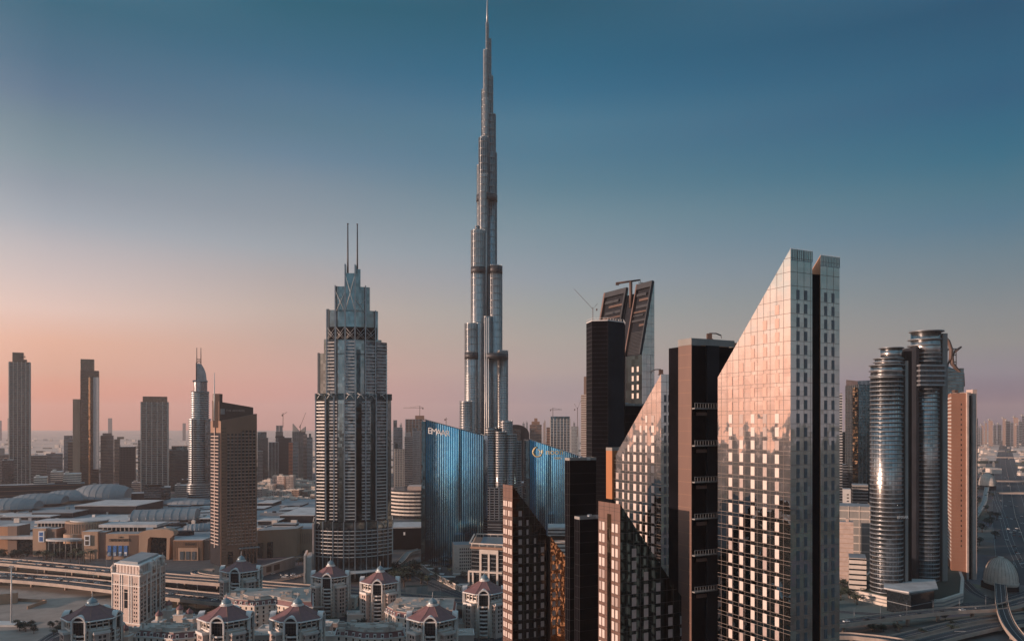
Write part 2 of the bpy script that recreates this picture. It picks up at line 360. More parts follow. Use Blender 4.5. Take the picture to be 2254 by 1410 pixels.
# --- main tower -----------------------------------------------------
C = (X(1740, 255), 255.0)
sM = ext(C, UL, 1580); tA, tB, tC = ext(C, UR, 1788), ext(C, UR, 1806), ext(C, UR, 1848)
zc = Z(547, 255); PM = lambda s, t: (C[0]+UL[0]*s+UR[0]*t, C[1]+UL[1]*s+UR[1]*t)
zf = Z(830, PM(sM, 0)[1])
main = empty('office_tower', (C[0], C[1], 0), 'tallest foreground tower, pale mirror glass with a long slanted edge and dark slot', 'tower', 'wedge topped mirror towers')
wedge('front_block', '', C, sM, 0, tA, zc, zf, 'mirror_silver', 'mirror_slate', 'L', 0, main)
wedge('rear_block', '', C, sM, tB, tC, zc-.8, zf-.8, 'copper_wall', 'mirror_slate', 'L', 0, main)  # copper tone puts the sunlight on the slot side into the colour
b = B(); foot = [PM(.3, tA), PM(.3, tB), PM(sM, tB), PM(sM, tA)]; zs = Z(606, 262); k = zs-zf
b.prism(foot, 0, [zs, zs, zf-12, zf-12]); b.build('slot_wall', 'black_cladding', main)
b = B(); z0 = 51.0
zrow0 = Z(662, 258)                     # row line under first window row
zst = zrow0 - FL*int((zrow0-40)/FL)
joints_left(b, PM, sM, zc, zf, zst)
joints_right(b, PM, 0, tA, lambda t: zc, zst); joints_right(b, PM, tB, tC, lambda t: zc-.8, zst)
b.build('joint_lines', 'joint', main)
b = B(); b.seg(PM(0, 0), PM(0, tA), zc-3.6, zc-3.4, .06, 0); b.seg(PM(0, tB), PM(0, tC), zc-4.3, zc-4.1, .06, 0)
for (ta, tb, dz) in ((0, tA, 0), (tB, tC, -.8)):
    t = ta
    while t <= tb+.01:
        b.seg(PM(0, t-.06), PM(0, t+.06), zc-3.4+dz, zc+dz+.25, .12, 0); t += (tb-ta)/12
b.build('parapet_fins', 'metal_grey', main)
lst = []
for j, px in enumerate((1710.5, 1683.7, 1657, 1632, 1608)):
    s = ext(C, UL, px)
    for i in range(60):
        zz = zst + FL*i + 1.75
        if zz > zc-(zc-zf)*(s+3)/sM-4.5 or zz < 80 or zz > Z(630, 262): continue
        if zz > Z(645+30*j, 262) : continue
        lst.append(((*PM(s, 0), zz), (-UL[0], -UL[1]), 1.75, 3.0, 300-zz))
lst = [e for e in lst]
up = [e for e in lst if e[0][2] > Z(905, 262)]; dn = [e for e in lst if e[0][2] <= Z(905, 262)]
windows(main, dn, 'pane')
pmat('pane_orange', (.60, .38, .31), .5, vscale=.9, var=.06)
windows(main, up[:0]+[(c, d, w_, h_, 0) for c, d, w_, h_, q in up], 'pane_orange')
lst = []
for px in (1756.5, 1773.5, 1817.5, 1833.5):
    t = ext(C, UR, px)
    for i in range(60):
        zz = zst + FL*i + 1.75
        if zz < 80 or zz > zc-11: continue
        lst.append(((*PM(0, t), zz), UR, 1.25, 3.0, 300-zz))
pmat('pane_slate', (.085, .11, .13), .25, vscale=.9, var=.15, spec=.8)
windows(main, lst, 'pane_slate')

# --- black tower with balconies behind it ----------------------------
C2 = (X(1522, 292), 292.0); P2 = lambda s, t: (C2[0]+UL[0]*s+UR[0]*t, C2[1]+UL[1]*s+UR[1]*t)
s2 = ext(C2, UL, 1493); t2 = ext(C2, UR, 1582); z2 = Z(757, 292)
core = empty('granite_tower', (*C2, 0), 'black granite tower with brown lit side and short balconies, left of the tallest tower', 'tower')
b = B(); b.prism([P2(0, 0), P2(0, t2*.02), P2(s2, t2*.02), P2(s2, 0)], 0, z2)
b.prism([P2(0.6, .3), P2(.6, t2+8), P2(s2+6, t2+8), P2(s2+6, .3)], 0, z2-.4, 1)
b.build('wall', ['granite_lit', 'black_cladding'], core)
b = B(); b.prism([P2(-.3, t2*.55), P2(-.3, t2), P2(.5, t2), P2(.5, t2*.55)], 0, z2-.2); b.build('grey_panel', 'dark_grey_cladding', core)
b = B(); f3 = [P2(s2-3, t2+1), P2(s2-3, t2+14), P2(s2+8, t2+14), P2(s2+8, t2+1)]
b.prism(f3, 0, Z(750, 300)); b.build('side_wing', 'orange_cladding', core)  # orange carries the low sun on this facet in its colour
b = B()
zz = 40
while zz < z2-3:
    b.seg(P2(s2, 0), P2(0, 0), zz, zz+.12, .05, 0); b.seg(P2(s2-3+.0, t2+1), P2(s2-3, t2+14), zz, zz+.1, .04, 0); zz += 4.6
b.build('joint_lines', 'brown_cladding', core)
b = B()
for f in ([P2(0, 0), P2(.6, t2+8), P2(s2+6, t2+8), P2(s2, 0)],):
    o = f
    for i in range(4):
        p, q = o[i], o[(i+1) % 4]
        b.seg(p, q, z2-.2, z2+2.2, .1, .15)
b.build('parapet', 'concrete', core)
for py in (890, 972, 1052, 1133, 1213, 1293):
    bz = Z(py+8, 292); o = empty('balcony', (*P2(0, t2/2), bz), None, None); o.parent = core; o.location = (P2(0, t2/2)[0]-C2[0], P2(0, t2/2)[1]-C2[1], bz)
    b = B(); b.prism([P2(-1.6, .2), P2(-1.6, t2+.2), P2(.6, t2+.2), P2(.6, .2)], bz-.3, bz+.1); b.build('slab', 'concrete', o)
    b = B(); p, q = P2(-1.6, .2), P2(-1.6, t2+.2); b.seg(p, q, bz+1.75, bz+1.95, .06, .06)
    fins(b, [p, q, P2(.5, t2), P2(.5, 0)], bz, bz+1.8, 1.25, .14, .06, edges=[0]); b.seg(P2(-1.6, t2*.78), P2(-1.6, t2+.2), bz, bz+1.75, .02, .05)
    b.build('railing', 'metal_grey', o)
    b = B(); b.prism([P2(-.2, t2*.2), P2(-.2, t2), P2(.5, t2), P2(.5, t2*.2)], bz-2.6, bz-1.4); b.build('soffit_panel', 'granite_lit', o)
def bmu(root, x, y, z, s=1.0, dirn=1, label=''):
    """roof maintenance crane"""
    b = B(); b.box(x-1.4*s, x+1.4*s, y-1.2*s, y+1.2*s, z, z+3.2*s); b.box(x-2*s, x+2*s, y-1.5*s, y+1.5*s, z-.6*s, z); b.build('machine_body', 'rust_steel', root)
    b = B(); b.tube([(x, y, z+3.4*s), (x+dirn*4*s, y, z+3.3*s), (x+dirn*7*s, y, z+2.1*s)], .4*s, 6); b.build('jib', 'metal_dark', root)
    b = B(); b.tube([(x+dirn*7*s, y, z+2.1*s), (x+dirn*7.1*s, y, z+.4*s)], .2*s, 5); b.build('hook_arm', 'metal_dark', root)
x, y = P2(1.5, t2*.75); r = empty('roof_crane', (x, y, z2), 'small dark maintenance crane standing on the roof of the black granite tower', 'crane')
bmu(r, x, y, z2+2.4, .62, 1)

# --- left lit wedge tower --------------------------------------------
C = (X(1455, 345), 345.0); P3 = (lambda C: lambda s, t: (C[0]+UL[0]*s+UR[0]*t, C[1]+UL[1]*s+UR[1]*t))(C)
s3 = ext(C, UL, 1350); t3 = ext(C, UR, 1500); zc = Z(823, 345); zf = Z(1010, P3(s3, 0)[1])
tw = empty('office_tower', (*C, 0), 'rose lit mirror tower with slanted edge, just left of the black granite tower', 'tower', 'wedge topped mirror towers')
wedge('glass_block', '', C, s3, 0, t3, zc, zf, 'mirror_silver', 'mirror_slate', 'L', 0, tw)
zst = Z(948, 345)-FL*32-.9
b = B(); joints_left(b, P3, s3, zc, zf, zst, sp=3.3); joints_right(b, P3, 0, t3, lambda t: zc, zst); b.build('joint_lines', 'joint', tw)
lst = []
for j, px in enumerate((1437, 1422.7, 1410.4, 1397.4, 1383.7, 1372, 1359)):
    s = ext(C, UL, px)
    for i in range(60):
        zz = zst+FL*i+1.75
        if zz > zc-(zc-zf)*(s+2)/s3-5 or zz < 62 or zz > Z(915, 350): continue
        lst.append(((*P3(s, 0), zz), (-UL[0], -UL[1]), 2.1 if j in (0, 3, 6) else 1.35, 3.0, 300-zz))
windows(tw, lst, 'pane')
lst = []
for px in (1464, 1473, 1483):
    t = ext(C, UR, px)
    for i in range(60):
        zz = zst+FL*i+1.75
        if zz < 62 or zz > zc-9: continue
        lst.append(((*P3(0, t), zz), UR, 1.1, 3.0, 300-zz))
windows(tw, lst, 'pane_slate')
b = B(); q0 = P3(s3+.5, 0); b.prism([P3(s3+4.5, -1), P3(s3-.5, -1), P3(s3-.5, 6), P3(s3+4.5, 6)], Z(1100, 372), Z(992, 372)); b.build('orange_core', 'orange_cladding', tw)
b = B(); b.prism([P3(s3+4.5, -1), P3(s3-.5, -1), P3(s3-.5, 6), P3(s3+4.5, 6)], 0, Z(1100.5, 372)); b.build('core_base', 'black_cladding', tw)
b = B()
for i in range(4): b.seg(*[(P3(s3+4.5, -1), P3(s3-.5, -1)), (P3(s3-.5, -1), P3(s3-.5, 6)), (P3(s3-.5, 6), P3(s3+4.5, 6)), (P3(s3+4.5, 6), P3(s3+4.5, -1))][i], Z(992, 372), Z(985, 372), .1, .1)
b.build('core_parapet', 'concrete', tw)
x, y = P3(4, 3); r = empty('roof_crane', (x, y, zc), 'dark maintenance crane on the top corner of the rose lit mirror tower', 'crane'); bmu(r, x, y, zc+.3, .6, -1)

# --- front dark wedge tower (falls to the right) -----------------------
def rwedge(Cpx, Yc, leftpx, rightpx, ytop, yend, slots, label, cols, colsl, zlow, matR, matL, gold=None, wpx=10, wh=3.0):
    C = (X(Cpx, Yc), Yc); P = lambda s, t: (C[0]+UL[0]*s+UR[0]*t, C[1]+UL[1]*s+UR[1]*t)
    sl, tr = ext(C, UL, leftpx), ext(C, UR, rightpx); zc = Z(ytop, Yc); ze = Z(yend, P(0, tr)[1])
    zt = lambda t: zc+(ze-zc)*t/tr
    tw = empty('office_tower', (*C, 0), label, 'tower', 'wedge topped mirror towers')
    edges = [0]+[ext(C, UR, s) for pr in slots for s in pr]+[tr]
    for i in range(0, len(edges), 2):
        a, c = edges[i], edges[i+1]
        mr = matR if not (gold and i == len(edges)-2) else gold
        wedge('glass_block', '', C, sl, a, c, zt(a), zt(c), matL, mr, 'R', 0, tw)
    for i in range(1, len(edges)-1, 2):
        a, c = edges[i], edges[i+1]
        b = B(); f = [P(2.2, a), P(2.2, c), P(sl, c), P(sl, a)]; b.prism(f, 0, [zt(a)-1, zt(c)-1, zt(c)-1, zt(a)-1]); b.build('slot_wall', 'black_cladding', tw)
    zst = zc-6-FL*25
    b = B(); joints_left(b, P, sl, zc, zc-.01, zst, sp=3.4)
    for i in range(0, len(edges), 2): joints_right(b, P, edges[i], edges[i+1], zt, zst)
    b.build('joint_lines', 'metal_dark', tw)
    lst = []
    for px in cols:
        t = ext(C, UR, px)
        for i in range(40):
            zz = zst+FL*i+1.6
            if zz < zlow or zz > zt(t)-7.5: continue
            lst.append(((*P(0, t), zz), UR, (wpx if px not in (1161, 1177.5, 1231) else wpx*.6)/F*P(0, t)[1]/.86, wh, 300-zz))
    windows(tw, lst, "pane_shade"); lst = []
    for px in colsl:
        s = ext(C, UL, px)
        for i in range(40):
            zz = zst+FL*i+1.6
            if zz < zlow or zz > zc-7: continue
            lst.append(((*P(s, 0), zz), (-UL[0], -UL[1]), 1.45, wh, 300-zz))
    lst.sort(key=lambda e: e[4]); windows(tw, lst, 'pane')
    return C, P, sl, tr, zc, zt, tw
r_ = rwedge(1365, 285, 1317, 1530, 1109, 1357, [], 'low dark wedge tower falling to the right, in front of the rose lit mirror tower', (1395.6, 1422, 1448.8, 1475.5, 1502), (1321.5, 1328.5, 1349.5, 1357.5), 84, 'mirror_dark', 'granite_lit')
C, P, sl_, tr, zc, zt, tw = r_
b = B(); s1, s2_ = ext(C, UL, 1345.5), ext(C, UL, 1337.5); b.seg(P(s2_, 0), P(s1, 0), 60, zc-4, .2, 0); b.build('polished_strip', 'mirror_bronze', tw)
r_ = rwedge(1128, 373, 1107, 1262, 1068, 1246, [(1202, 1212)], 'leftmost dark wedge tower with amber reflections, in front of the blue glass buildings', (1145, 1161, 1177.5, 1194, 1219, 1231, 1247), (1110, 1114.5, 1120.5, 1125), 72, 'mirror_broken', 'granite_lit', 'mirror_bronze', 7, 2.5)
C, P, sl_, tr, zc, zt, tw = r_
# dark stepped blocks between the wedges
def dark_block(label, cpx, Yc, lpx, rpx, ytop, cut=0):
    C = (X(cpx, Yc), Yc); P = lambda s, t: (C[0]+UL[0]*s+UR[0]*t, C[1]+UL[1]*s+UR[1]*t)
    s, t = ext(C, UL, lpx), ext(C, UR, rpx); zt = Z(ytop, Yc)
    r = empty('granite_block', (*C, 0), label, 'building', 'dark granite blocks between the wedge towers')
    f = [P(0, 0), P(0, t), P(s, t), P(s, 0)]
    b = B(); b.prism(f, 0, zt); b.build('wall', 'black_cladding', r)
    b = B()
    for i in range(4): b.seg(f[i], f[(i+1) % 4], zt+.0, zt+1.1, .12, .15)
    b.build('parapet', 'concrete', r)
    b = B(); zz = 60
    while zz < zt-2: b.seg(f[3], f[0], zz, zz+.1, .05, 0); b.seg(f[0], f[1], zz, zz+.08, .04, 0); zz += FL
    fins(b, f, 60, zt, 2.4, .12, .07, edges=[3]); b.build('joint_lines', 'metal_dark', r)
    b = B(); q = P(s*.5, t*.5); b.cyl(q[0], q[1], .9, zt, zt+1.6, 10); b.box(q[0]+1.5, q[0]+4, q[1]-1, q[1]+1, zt, zt+1.2); b.build('roof_plant', 'metal_grey', r)
    return r
dark_block('tall black stepped block touching the right edge of the smaller blue glass building', 1254, 336, 1244, 1312, 1013)
dark_block('low black block with a pale roof rim between the two dark wedge towers', 1276, 318, 1265, 1330, 1143)
dark_block('low black block between the foot of a dark wedge tower and the granite tower', 1480, 318, 1466, 1494, 1290)
dark_block('black terrace block below the twin slanted crowns, behind the rose lit mirror tower', 1345, 425, 1334, 1424, 892)

# --- twin crown tower ------------------------------------------------------
Yc = 450.0; C = (X(1413, Yc), Yc); P = lambda s, t: (C[0]+UL[0]*s+UR[0]*t, C[1]+UL[1]*s+UR[1]*t)
tr = ext(C, UR, 1440); z_lo = Z(780, Yc); z_hi = Z(620, P(0, tr)[1])
tt = empty('crown_tower', (*C, 0), 'tall dark tower with two slanted open crowns and a crane between them', 'tower')
sa, sb, sc_, sd_ = 0, ext(C, UL, 1378), ext(C, UL, 1357), ext(C, UL, 1308)
for nm, a, c in (('right_crown', sa, sb), ('left_crown', sc_, sd_)):
    top = 0 if a == 0 else Z(628, P(a, tr)[1]+0)-z_hi
    wing = B(); f = [P(a, 0), P(a, tr), P(c, tr), P(c, 0)]
    lo = [(x, y, 0) for x, y in f]; hi = [(*f[0], z_lo), (*f[1], z_hi), (*f[2], z_hi), (*f[3], z_lo)]
    wing.quad(lo[0], lo[1], hi[1], hi[0], 1); wing.quad(lo[1], lo[2], hi[2], hi[1], 1); wing.quad(lo[2], lo[3], hi[3], hi[2], 0)
    wing.quad(lo[3], lo[0], hi[0], hi[3], 2); wing.poly(hi, 0)
    wg = wing.build('crown_wing', ['dark_grey_cladding', 'mirror_slate', 'mirror_dark'], tt)
    fr = B(); V = mathutils.Vector
    def sp_(u, v, o=0.0):          # point on sloped roof: u along UL (a..c), v 0 low..1 high, o lifted
        q = P(a+(c-a)*u, tr*v); zz = z_lo+(z_hi-z_lo)*v
        nn = V((-UR[0]*(z_hi-z_lo), -UR[1]*(z_hi-z_lo), tr)).normalized()
        return (q[0]+nn.x*o, q[1]+nn.y*o, zz+nn.z*o)
    def slab(u0, u1, v0, v1, o0, o1, mi, bb):
        bb.add([sp_(u0, v0, o0), sp_(u1, v0, o0), sp_(u1, v1, o0), sp_(u0, v1, o0), sp_(u0, v0, o1), sp_(u1, v0, o1), sp_(u1, v1, o1), sp_(u0, v1, o1)],
               [(4, 5, 6, 7), (0, 3, 2, 1), (0, 1, 5, 4), (1, 2, 6, 5), (2, 3, 7, 6), (3, 0, 4, 7)], mi)
    slab(0, .06, 0, 1.01, .0, 1.6, 0, fr); slab(.94, 1, 0, 1.01, 0, 1.6, 1, fr); slab(.06, .94, .93, 1.01, 0, 1.5, 0, fr)
    fr.build('crown_frame', ['metal_dark', 'granite_lit'], tt)  # sunlight on one frame edge is put into its colour
    tr_ = B()
    for v0, v1, u0, u1, mi, h in ((.83, .87, .3, .9, 1, .9), (.76, .79, .1, .7, 0, .8), (.66, .70, .12, .8, 1, .9), (.60, .62, .06, .94, 0, .5), (.55, .57, .3, .94, 1, .6), (.47, .50, .06, .94, 1, .8), (.40, .43, .1, .45, 0, .6)):
        slab(u0, u1, v0, v1, 0.02, h, mi, tr_)
    tr_.build('terrace_deck', ['rust_steel', 'metal_dark'], tt)
    lv = B(); v = .02
    while v < .34: slab(.06, .94, v, v+.008, .01, .35, 0, lv); v += .02
    lv.build('louvres', 'metal_dark', tt)
b = B(); b.prism([P(sb, tr*.2), P(sb, tr), P(sc_, tr), P(sc_, tr*.2)], 0, [z_lo+3, z_hi-4, z_hi-4, z_lo+3]); b.build('link_wall', 'dark_grey_cladding', tt)
b = B()
joints_right(b, P, 0, tr, lambda t: z_lo, 140); 
for i in range(10): b.seg(P(0, tr*min(1, i/9)-.05), P(0, tr*min(1, i/9)+.05), 130, z_lo+(z_hi-z_lo)*i/9, .04, 0)
zz = z_lo
while zz < z_hi-3: b.seg(P(0, tr*(zz-z_lo)/(z_hi-z_lo)), P(0, tr), zz, zz+.12, .04, 0); zz += FL
b.build('joint_lines', 'metal_dark', tt)
lst = []
for px in (1393, 1404):
    s = ext(C, UL, px)
    for py in (811, 831, 851, 870): lst.append(((*P(s, 0), Z(py, Yc)), (-UL[0], -UL[1]), 1.8, 2.9, 1))
windows(tt, lst, 'pane')
# octagonal shaft in front of it
Y2 = 415.0; pf = [(X(1303, Y2-6), Y2-6), (X(1338, Y2-8), Y2-8), (X(1373, Y2), Y2), (X(1376, Y2+10), Y2+10), (X(1300, Y2+22), Y2+22), (X(1291, Y2+4), Y2+4)]
sh = empty('octagonal_tower', (*pf[0], 0), 'black faceted tower with railed flat roof in front of the twin slanted crowns', 'tower')
zt = Z(710, Y2)
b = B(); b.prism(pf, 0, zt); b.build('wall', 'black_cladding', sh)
b = B(); b.seg(pf[1], pf[2], 60, zt-.3, .1, 0); b.build('grey_panel', 'dark_grey_cladding', sh)
b = B(); zz = 60
while zz < zt-2: b.seg(pf[5], pf[0], zz, zz+.22, .1, 0); b.seg(pf[0], pf[1], zz, zz+.06, .04, 0); zz += FL/2
fins(b, pf, 60, zt, 1.8, .2, .12, edges=[5]); b.build('joint_lines', 'metal_dark', sh)
b = B()
for i in range(6): b.seg(pf[i], pf[(i+1) % 6], zt+1.5, zt+1.65, .05, .05); b.seg(pf[i], pf[(i+1) % 6], zt, zt+.5, .1, .1)
fins(b, pf, zt+.4, zt+1.6, 2.0, .12, .05); b.build('railing', 'metal_white', sh)
# crane on the twin crown
x, y = P((sb+sc_)/2, tr*.8); zt = z_hi-12
cr = empty('roof_crane', (x, y, zt), 'largest rooftop crane with a long arm, between the two slanted crowns', 'crane')
b = B(); b.tube([(x, y, zt), (x, y, z_hi+3.2)], .95, 8); b.build('mast', 'rust_steel', cr)
b = B(); b.tube([(x-8.2, y, z_hi+2.1), (x-3, y, z_hi+2.9), (x+5.5, y, z_hi+4.1)], [.75, .65, .5], 6); b.box(x-8.7, x-6.9, y-.8, y+.8, z_hi+1.1, z_hi+2.6); b.build('jib', 'rust_steel', cr)
b = B(); b.tube([(x+5.5, y, z_hi+4.1), (x+5.6, y, z_hi+2.7)], .15, 5); b.box(x+4.4, x+6.9, y-.3, y+.3, z_hi+2.4, z_hi+2.65); b.build('hook_arm', 'metal_dark', cr)
# ------------------------------------------------------------ the supertall spire tower
YB = 1250.0; SB = YB/F
bx = lambda px: (px-CX)*SB
root = empty('skyscraper', (bx(1072), YB, 0), 'tallest silver stepped skyscraper with a needle spire reaching the top of the sky', 'skyscraper')
def tier(l, r, top, dy=0, mat='spire_metal', fl=8, bot=0, crown=True):
    x = (bx(l)+bx(r))/2; rr = (bx(r)-bx(l))/2; y = YB+dy; zt = H-(top-HY)*SB
    b = B(); b.cyl(x, y, rr, bot, zt-1.5, 28, smooth=True); b.cyl(x, y, rr*.9, zt-1.5, zt-.6, 20)
    t = b.build('tier', mat, root)
    b = B(); n = max(8, int(rr*2.2)); 
    for i in range(n):
        a = 2*pi*i/n
        if sin(a) > .35: continue
        px_, py_ = x+rr*cos(a), y+rr*sin(a); tx, ty = -sin(a)*.16, cos(a)*.16; ox, oy = cos(a)*.45, sin(a)*.45
        b.add([(px_-tx, py_-ty, max(bot, 30)), (px_-tx+ox, py_-ty+oy, max(bot, 30)), (px_+tx+ox, py_+ty+oy, max(bot, 30)), (px_+tx, py_+ty, max(bot, 30)),
               (px_-tx, py_-ty, zt), (px_-tx+ox, py_-ty+oy, zt), (px_+tx+ox, py_+ty+oy, zt), (px_+tx, py_+ty, zt)],
              [(0, 1, 5, 4), (1, 2, 6, 5), (2, 3, 7, 6), (4, 5, 6, 7)], 0)
    b.build('fin', 'metal_grey', t); o = b
    b = B(); zz = max(bot, 30)
    while zz < zt-1:
        step = 3.7 if zz < 245 else 7.4*1.5
        b.lathe(x, y, [(rr, zz), (rr*1.0+.32, zz), (rr*1.0+.32, zz+(1.5 if zz < 245 else .5)), (rr, zz+(1.5 if zz < 245 else .5))], 24); zz += step
    b.build('floor_ring', 'spire_metal', t)
    if zt > 140:
        b = B(); zz = 32
        hh = min(zt-(14 if zt > 230 else 3), 175+rr*3)
        while zz < hh:
            b.lathe(x, y, [(rr, zz+1.6), (rr+.12, zz+1.6), (rr+.12, zz+3.5), (rr, zz+3.5)], 24); zz += 3.7
        b.build('window_ring', 'balcony_glass', t)
    return x, y, rr, zt
T_ = [(1069.5, 1075.5, 50, 0, 'spire_glass'), (1070, 1081, 82, 5, 'spire_glass'), (1064, 1074, 110, -1, 'spire_metal'), (1067, 1085, 163, 6, 'spire_glass'),
      (1059.5, 1072, 196, 2, 'spire_glass'), (1064.5, 1075, 220, -6, 'spire_metal'), (1067, 1091, 248, 6, 'spire_glass'), (1054, 1077, 305, -4, 'spire_glass'), (1068, 1093.5, 334, 4, 'spire_glass'),
      (1049.5, 1062, 361, 4, 'spire_metal'), (1055, 1074, 387, -9, 'spire_metal'), (1046.5, 1058, 500, -10, 'spire_glass'), (1038, 1069, 512, -16, 'spire_metal'),
      (1076, 1105.5, 588, -14, 'spire_metal'), (1025, 1055, 715, -22, 'spire_metal'), (1094, 1118, 773, -20, 'spire_metal'), (1015, 1043, 883, -28, 'spire_metal'), (1064, 1084, 700, -22, 'spire_metal'), (1100, 1128, 925, -26, 'spire_metal'), (1068, 1094, 940, -30, 'grey_glass'), (1090, 1116, 948, -34, 'grey_glass'), (1110, 1137, 955, -30, 'grey_glass'), (1128, 1147, 968, -20, 'grey_glass'), (1040, 1068, 955, -36, 'grey_glass')]
for l_, r__, tp, dy, mt in T_: tier(l_, r__, tp, dy, mt)
for l_, r__, y0, y1, dy in ((1048.5, 1094.5, 429, 443, 3), (1037.5, 1069.5, 593, 607, -16), (1075.5, 1106, 590, 607, -14), (1024.5, 1055.5, 779, 793, -22), (1064, 1118.5, 781, 793, -20)):
    b = B(); x = (bx(l_)+bx(r__))/2; rr = (bx(r__)-bx(l_))/2; b.cyl(x, YB+dy, rr+.25, H-(y1-HY)*SB, H-(y0-HY)*SB, 28); b.build('plant_floor_band', 'metal_dark', root)
b = B()
for px in (1069, 1073, 1077): b.tube([(bx(px), YB-34, 20), (bx(px), YB-34, H-(705-HY)*SB)], .8, 5)
b.tube([(bx(1071), YB-20, 300), (bx(1071), YB-20, H-(520-HY)*SB)], .8, 5)
b.build('lift_spine', 'metal_white', root)
b = B(); b.tube([(bx(1072.5), YB, H-(60-HY)*SB), (bx(1072.5), YB, H-(28-HY)*SB), (bx(1072.6), YB, H-(0-HY)*SB), (bx(1072.7), YB, H+(HY+9)*SB)], [1.7, 1.3, .8, .25], 8)
b.cyl(bx(1072.5), YB, 1.9, H-(36-HY)*SB, H-(34-HY)*SB, 10); b.build('spire', 'metal_grey', root)
b = B(); f = [(bx(1005), YB-10), (bx(1040), YB-48), (bx(1100), YB-52), (bx(1140), YB-38), (bx(1150), YB+10), (bx(1120), YB+40), (bx(1010), YB+30)]
zp = H-(1066-HY)*SB; b.prism(f, 0, zp); pb = b.build('podium_wing', 'balcony_glass', root)
b = B(); bands(b, f, 4, zp+1, 3.7, 1.3, .5); b.build('floor_ring', 'spire_metal', pb)
b = B(); fins(b, f, 0, zp, 7, 1.2, .9); b.build('fin', 'metal_grey', pb)
b = B(); f2 = [(bx(1000), YB-60), (bx(1105), YB-70), (bx(1160), YB-40), (bx(1160), YB+30), (bx(1000), YB+30)]
b.prism(f2, 0, 30); bands(b, f2, 6, 30, 4, 1.2, .6, 1); b.build('podium', ['dark_grey_cladding', 'metal_grey'], root)

# ------------------------------------------------------------ balcony hotel tower with twin masts
Ya = 900.0; sA = Ya/F; ax = lambda px: (px-CX)*sA; az_ = lambda py: H-(py-HY)*sA
tw = empty('hotel_tower', (ax(779), Ya+20, 0), 'grey stepped hotel tower crowned by two thin black masts, balconies down its front', 'tower')
def curve(px):                              # bowed street front
    u = (px-779)/86.5; return Ya-9+16*u*u
FINS = [697, 719, 728, 746, 760, 784, 797, 816, 829.5, 853.5, 863]
SEC = [(697, 863.5, 866, 1145), (701, 854, 778, 866), (715, 841.5, 747, 778), (721, 833.5, 684, 747), (740, 815.5, 633, 684), (761, 795, 604, 633)]
for l_, r__, tp, bt in SEC:
    pts = [p for p in FINS if l_ < p < r__]; pts = [l_]+pts+[r__]
    f = [(ax(p), curve(p)) for p in pts]+[(ax(r__), Ya+44), (ax(l_), Ya+44)]
    b = B(); b.prism(f, az_(bt)-2, az_(tp)); sec = b.build('tower_stage', 'tower_glass', tw)
    for p in pts[1:-1]+[l_, r__]:
        pass
BAL = [(697, 719), (728, 746), (760, 784), (797, 816), (829.5, 853.5)]
bal = B(); gl = B(); dk = B()
for i, (a, c) in enumerate(BAL):
    tops = {0: 866, 1: 872, 2: 750, 3: 872, 4: 752}[i]
    if i == 0: ups = [(721, 740, 750, 862)]
    else: ups = []
    for (aa, cc, tp, bt) in [(a, c, tops, 1145)]+ups:
        p, q = (ax(aa), curve(aa)), (ax(cc), curve(cc))
        dk.seg(p, q, az_(bt), az_(tp), .35, 0)
        zz = az_(bt)+2
        while zz < az_(tp)-2:
            bal.seg((p[0]+.4, p[1]), (q[0]-.4, q[1]), zz, zz+.85, 1.7, 0)
            zz += 3.67
for a, c, tp, bt in ((721, 739, 752, 862), (806, 829, 752, 862)):
    p, q = (ax(a), curve(a)), (ax(c), curve(c)); dk.seg(p, q, az_(bt), az_(tp), .35, 0); zz = az_(bt)+2
    while zz < az_(tp)-2: bal.seg(p, q, zz, zz+.85, 1.7, 0); zz += 3.67
dk.build('balcony_recess', 'balcony_glass', tw); bal.build('balcony_rails', 'metal_white', tw)
b = B()
for a, c in ((719, 728), (784, 797), (818, 829)): b.seg((ax(a), curve(a)), (ax(c), curve(c)), az_(1143), az_(868), .25, 0)
b.seg((ax(786), curve(786)), (ax(795), curve(795)), az_(866), az_(770), .25, 0)
b.build('dark_glass_strip', 'mirror_dark', tw)
fm = B(); tops = {697: 866, 719: 872, 746: 866, 760: 866, 784: 866, 807: 866, 829.5: 866, 853.5: 866, 737: 872, 806.5: 872}
for p in (697, 719, 760, 784, 806.5, 829.5, 853.5, 737):
    fm = B(); fm.seg((ax(p)-.7, curve(p)), (ax(p)+.7, curve(p)), az_(1145), az_(tops.get(p, 870)), 2.3, 0); fm.build('pilaster', 'metal_grey', tw)
for p, tp, w_ in ((721.5, 683, 1.2), (740, 631, 1.3), (761.5, 585, 1.3), (783, 585, 1.2), (806, 630, 1.2), (828, 683, 1.2), (741.5, 660, .8)):
    fm = B(); fm.seg((ax(p)-w_/2, curve(p)), (ax(p)+w_/2, curve(p)), az_(868), az_(tp), 2.2, 3); fm.build('pilaster', 'metal_grey', tw)
# side blades
for l_, r__, tp, bt, dy in ((701, 706, 777, 866, 12), (715, 720, 747, 866, 10), (721, 727, 682, 866, 6), (740, 746, 631, 690, 8), (760.5, 764, 585, 610, 4), (783, 786, 585, 610, 4), (788, 795, 593, 640, 6), (806, 815.5, 635, 690, 6), (828, 833.5, 686, 750, 6), (849, 854, 778, 866, 12), (836, 841.5, 748, 780, 10)):
    b = B(); b.box(ax(l_), ax(r__), Ya-6+dy-4, Ya+30, az_(bt), az_(tp)); b.build('side_blade', 'concrete' if l_ < 750 else 'tower_glass', tw)
def lattice(l_, r__, y0, y1, n):
    lat = B()
    for i in range(n):
        a = l_+(r__-l_)*i/n; c = l_+(r__-l_)*(i+1)/n
        lat.tube([(ax(a), curve(a)-2.0, az_(y1)), (ax(c), curve(c)-2.0, az_(y0))], .2, 4); lat.tube([(ax(c), curve(c)-2.0, az_(y1)), (ax(a), curve(a)-2.0, az_(y0))], .2, 4)
    lat.build('lattice', 'metal_white', tw)
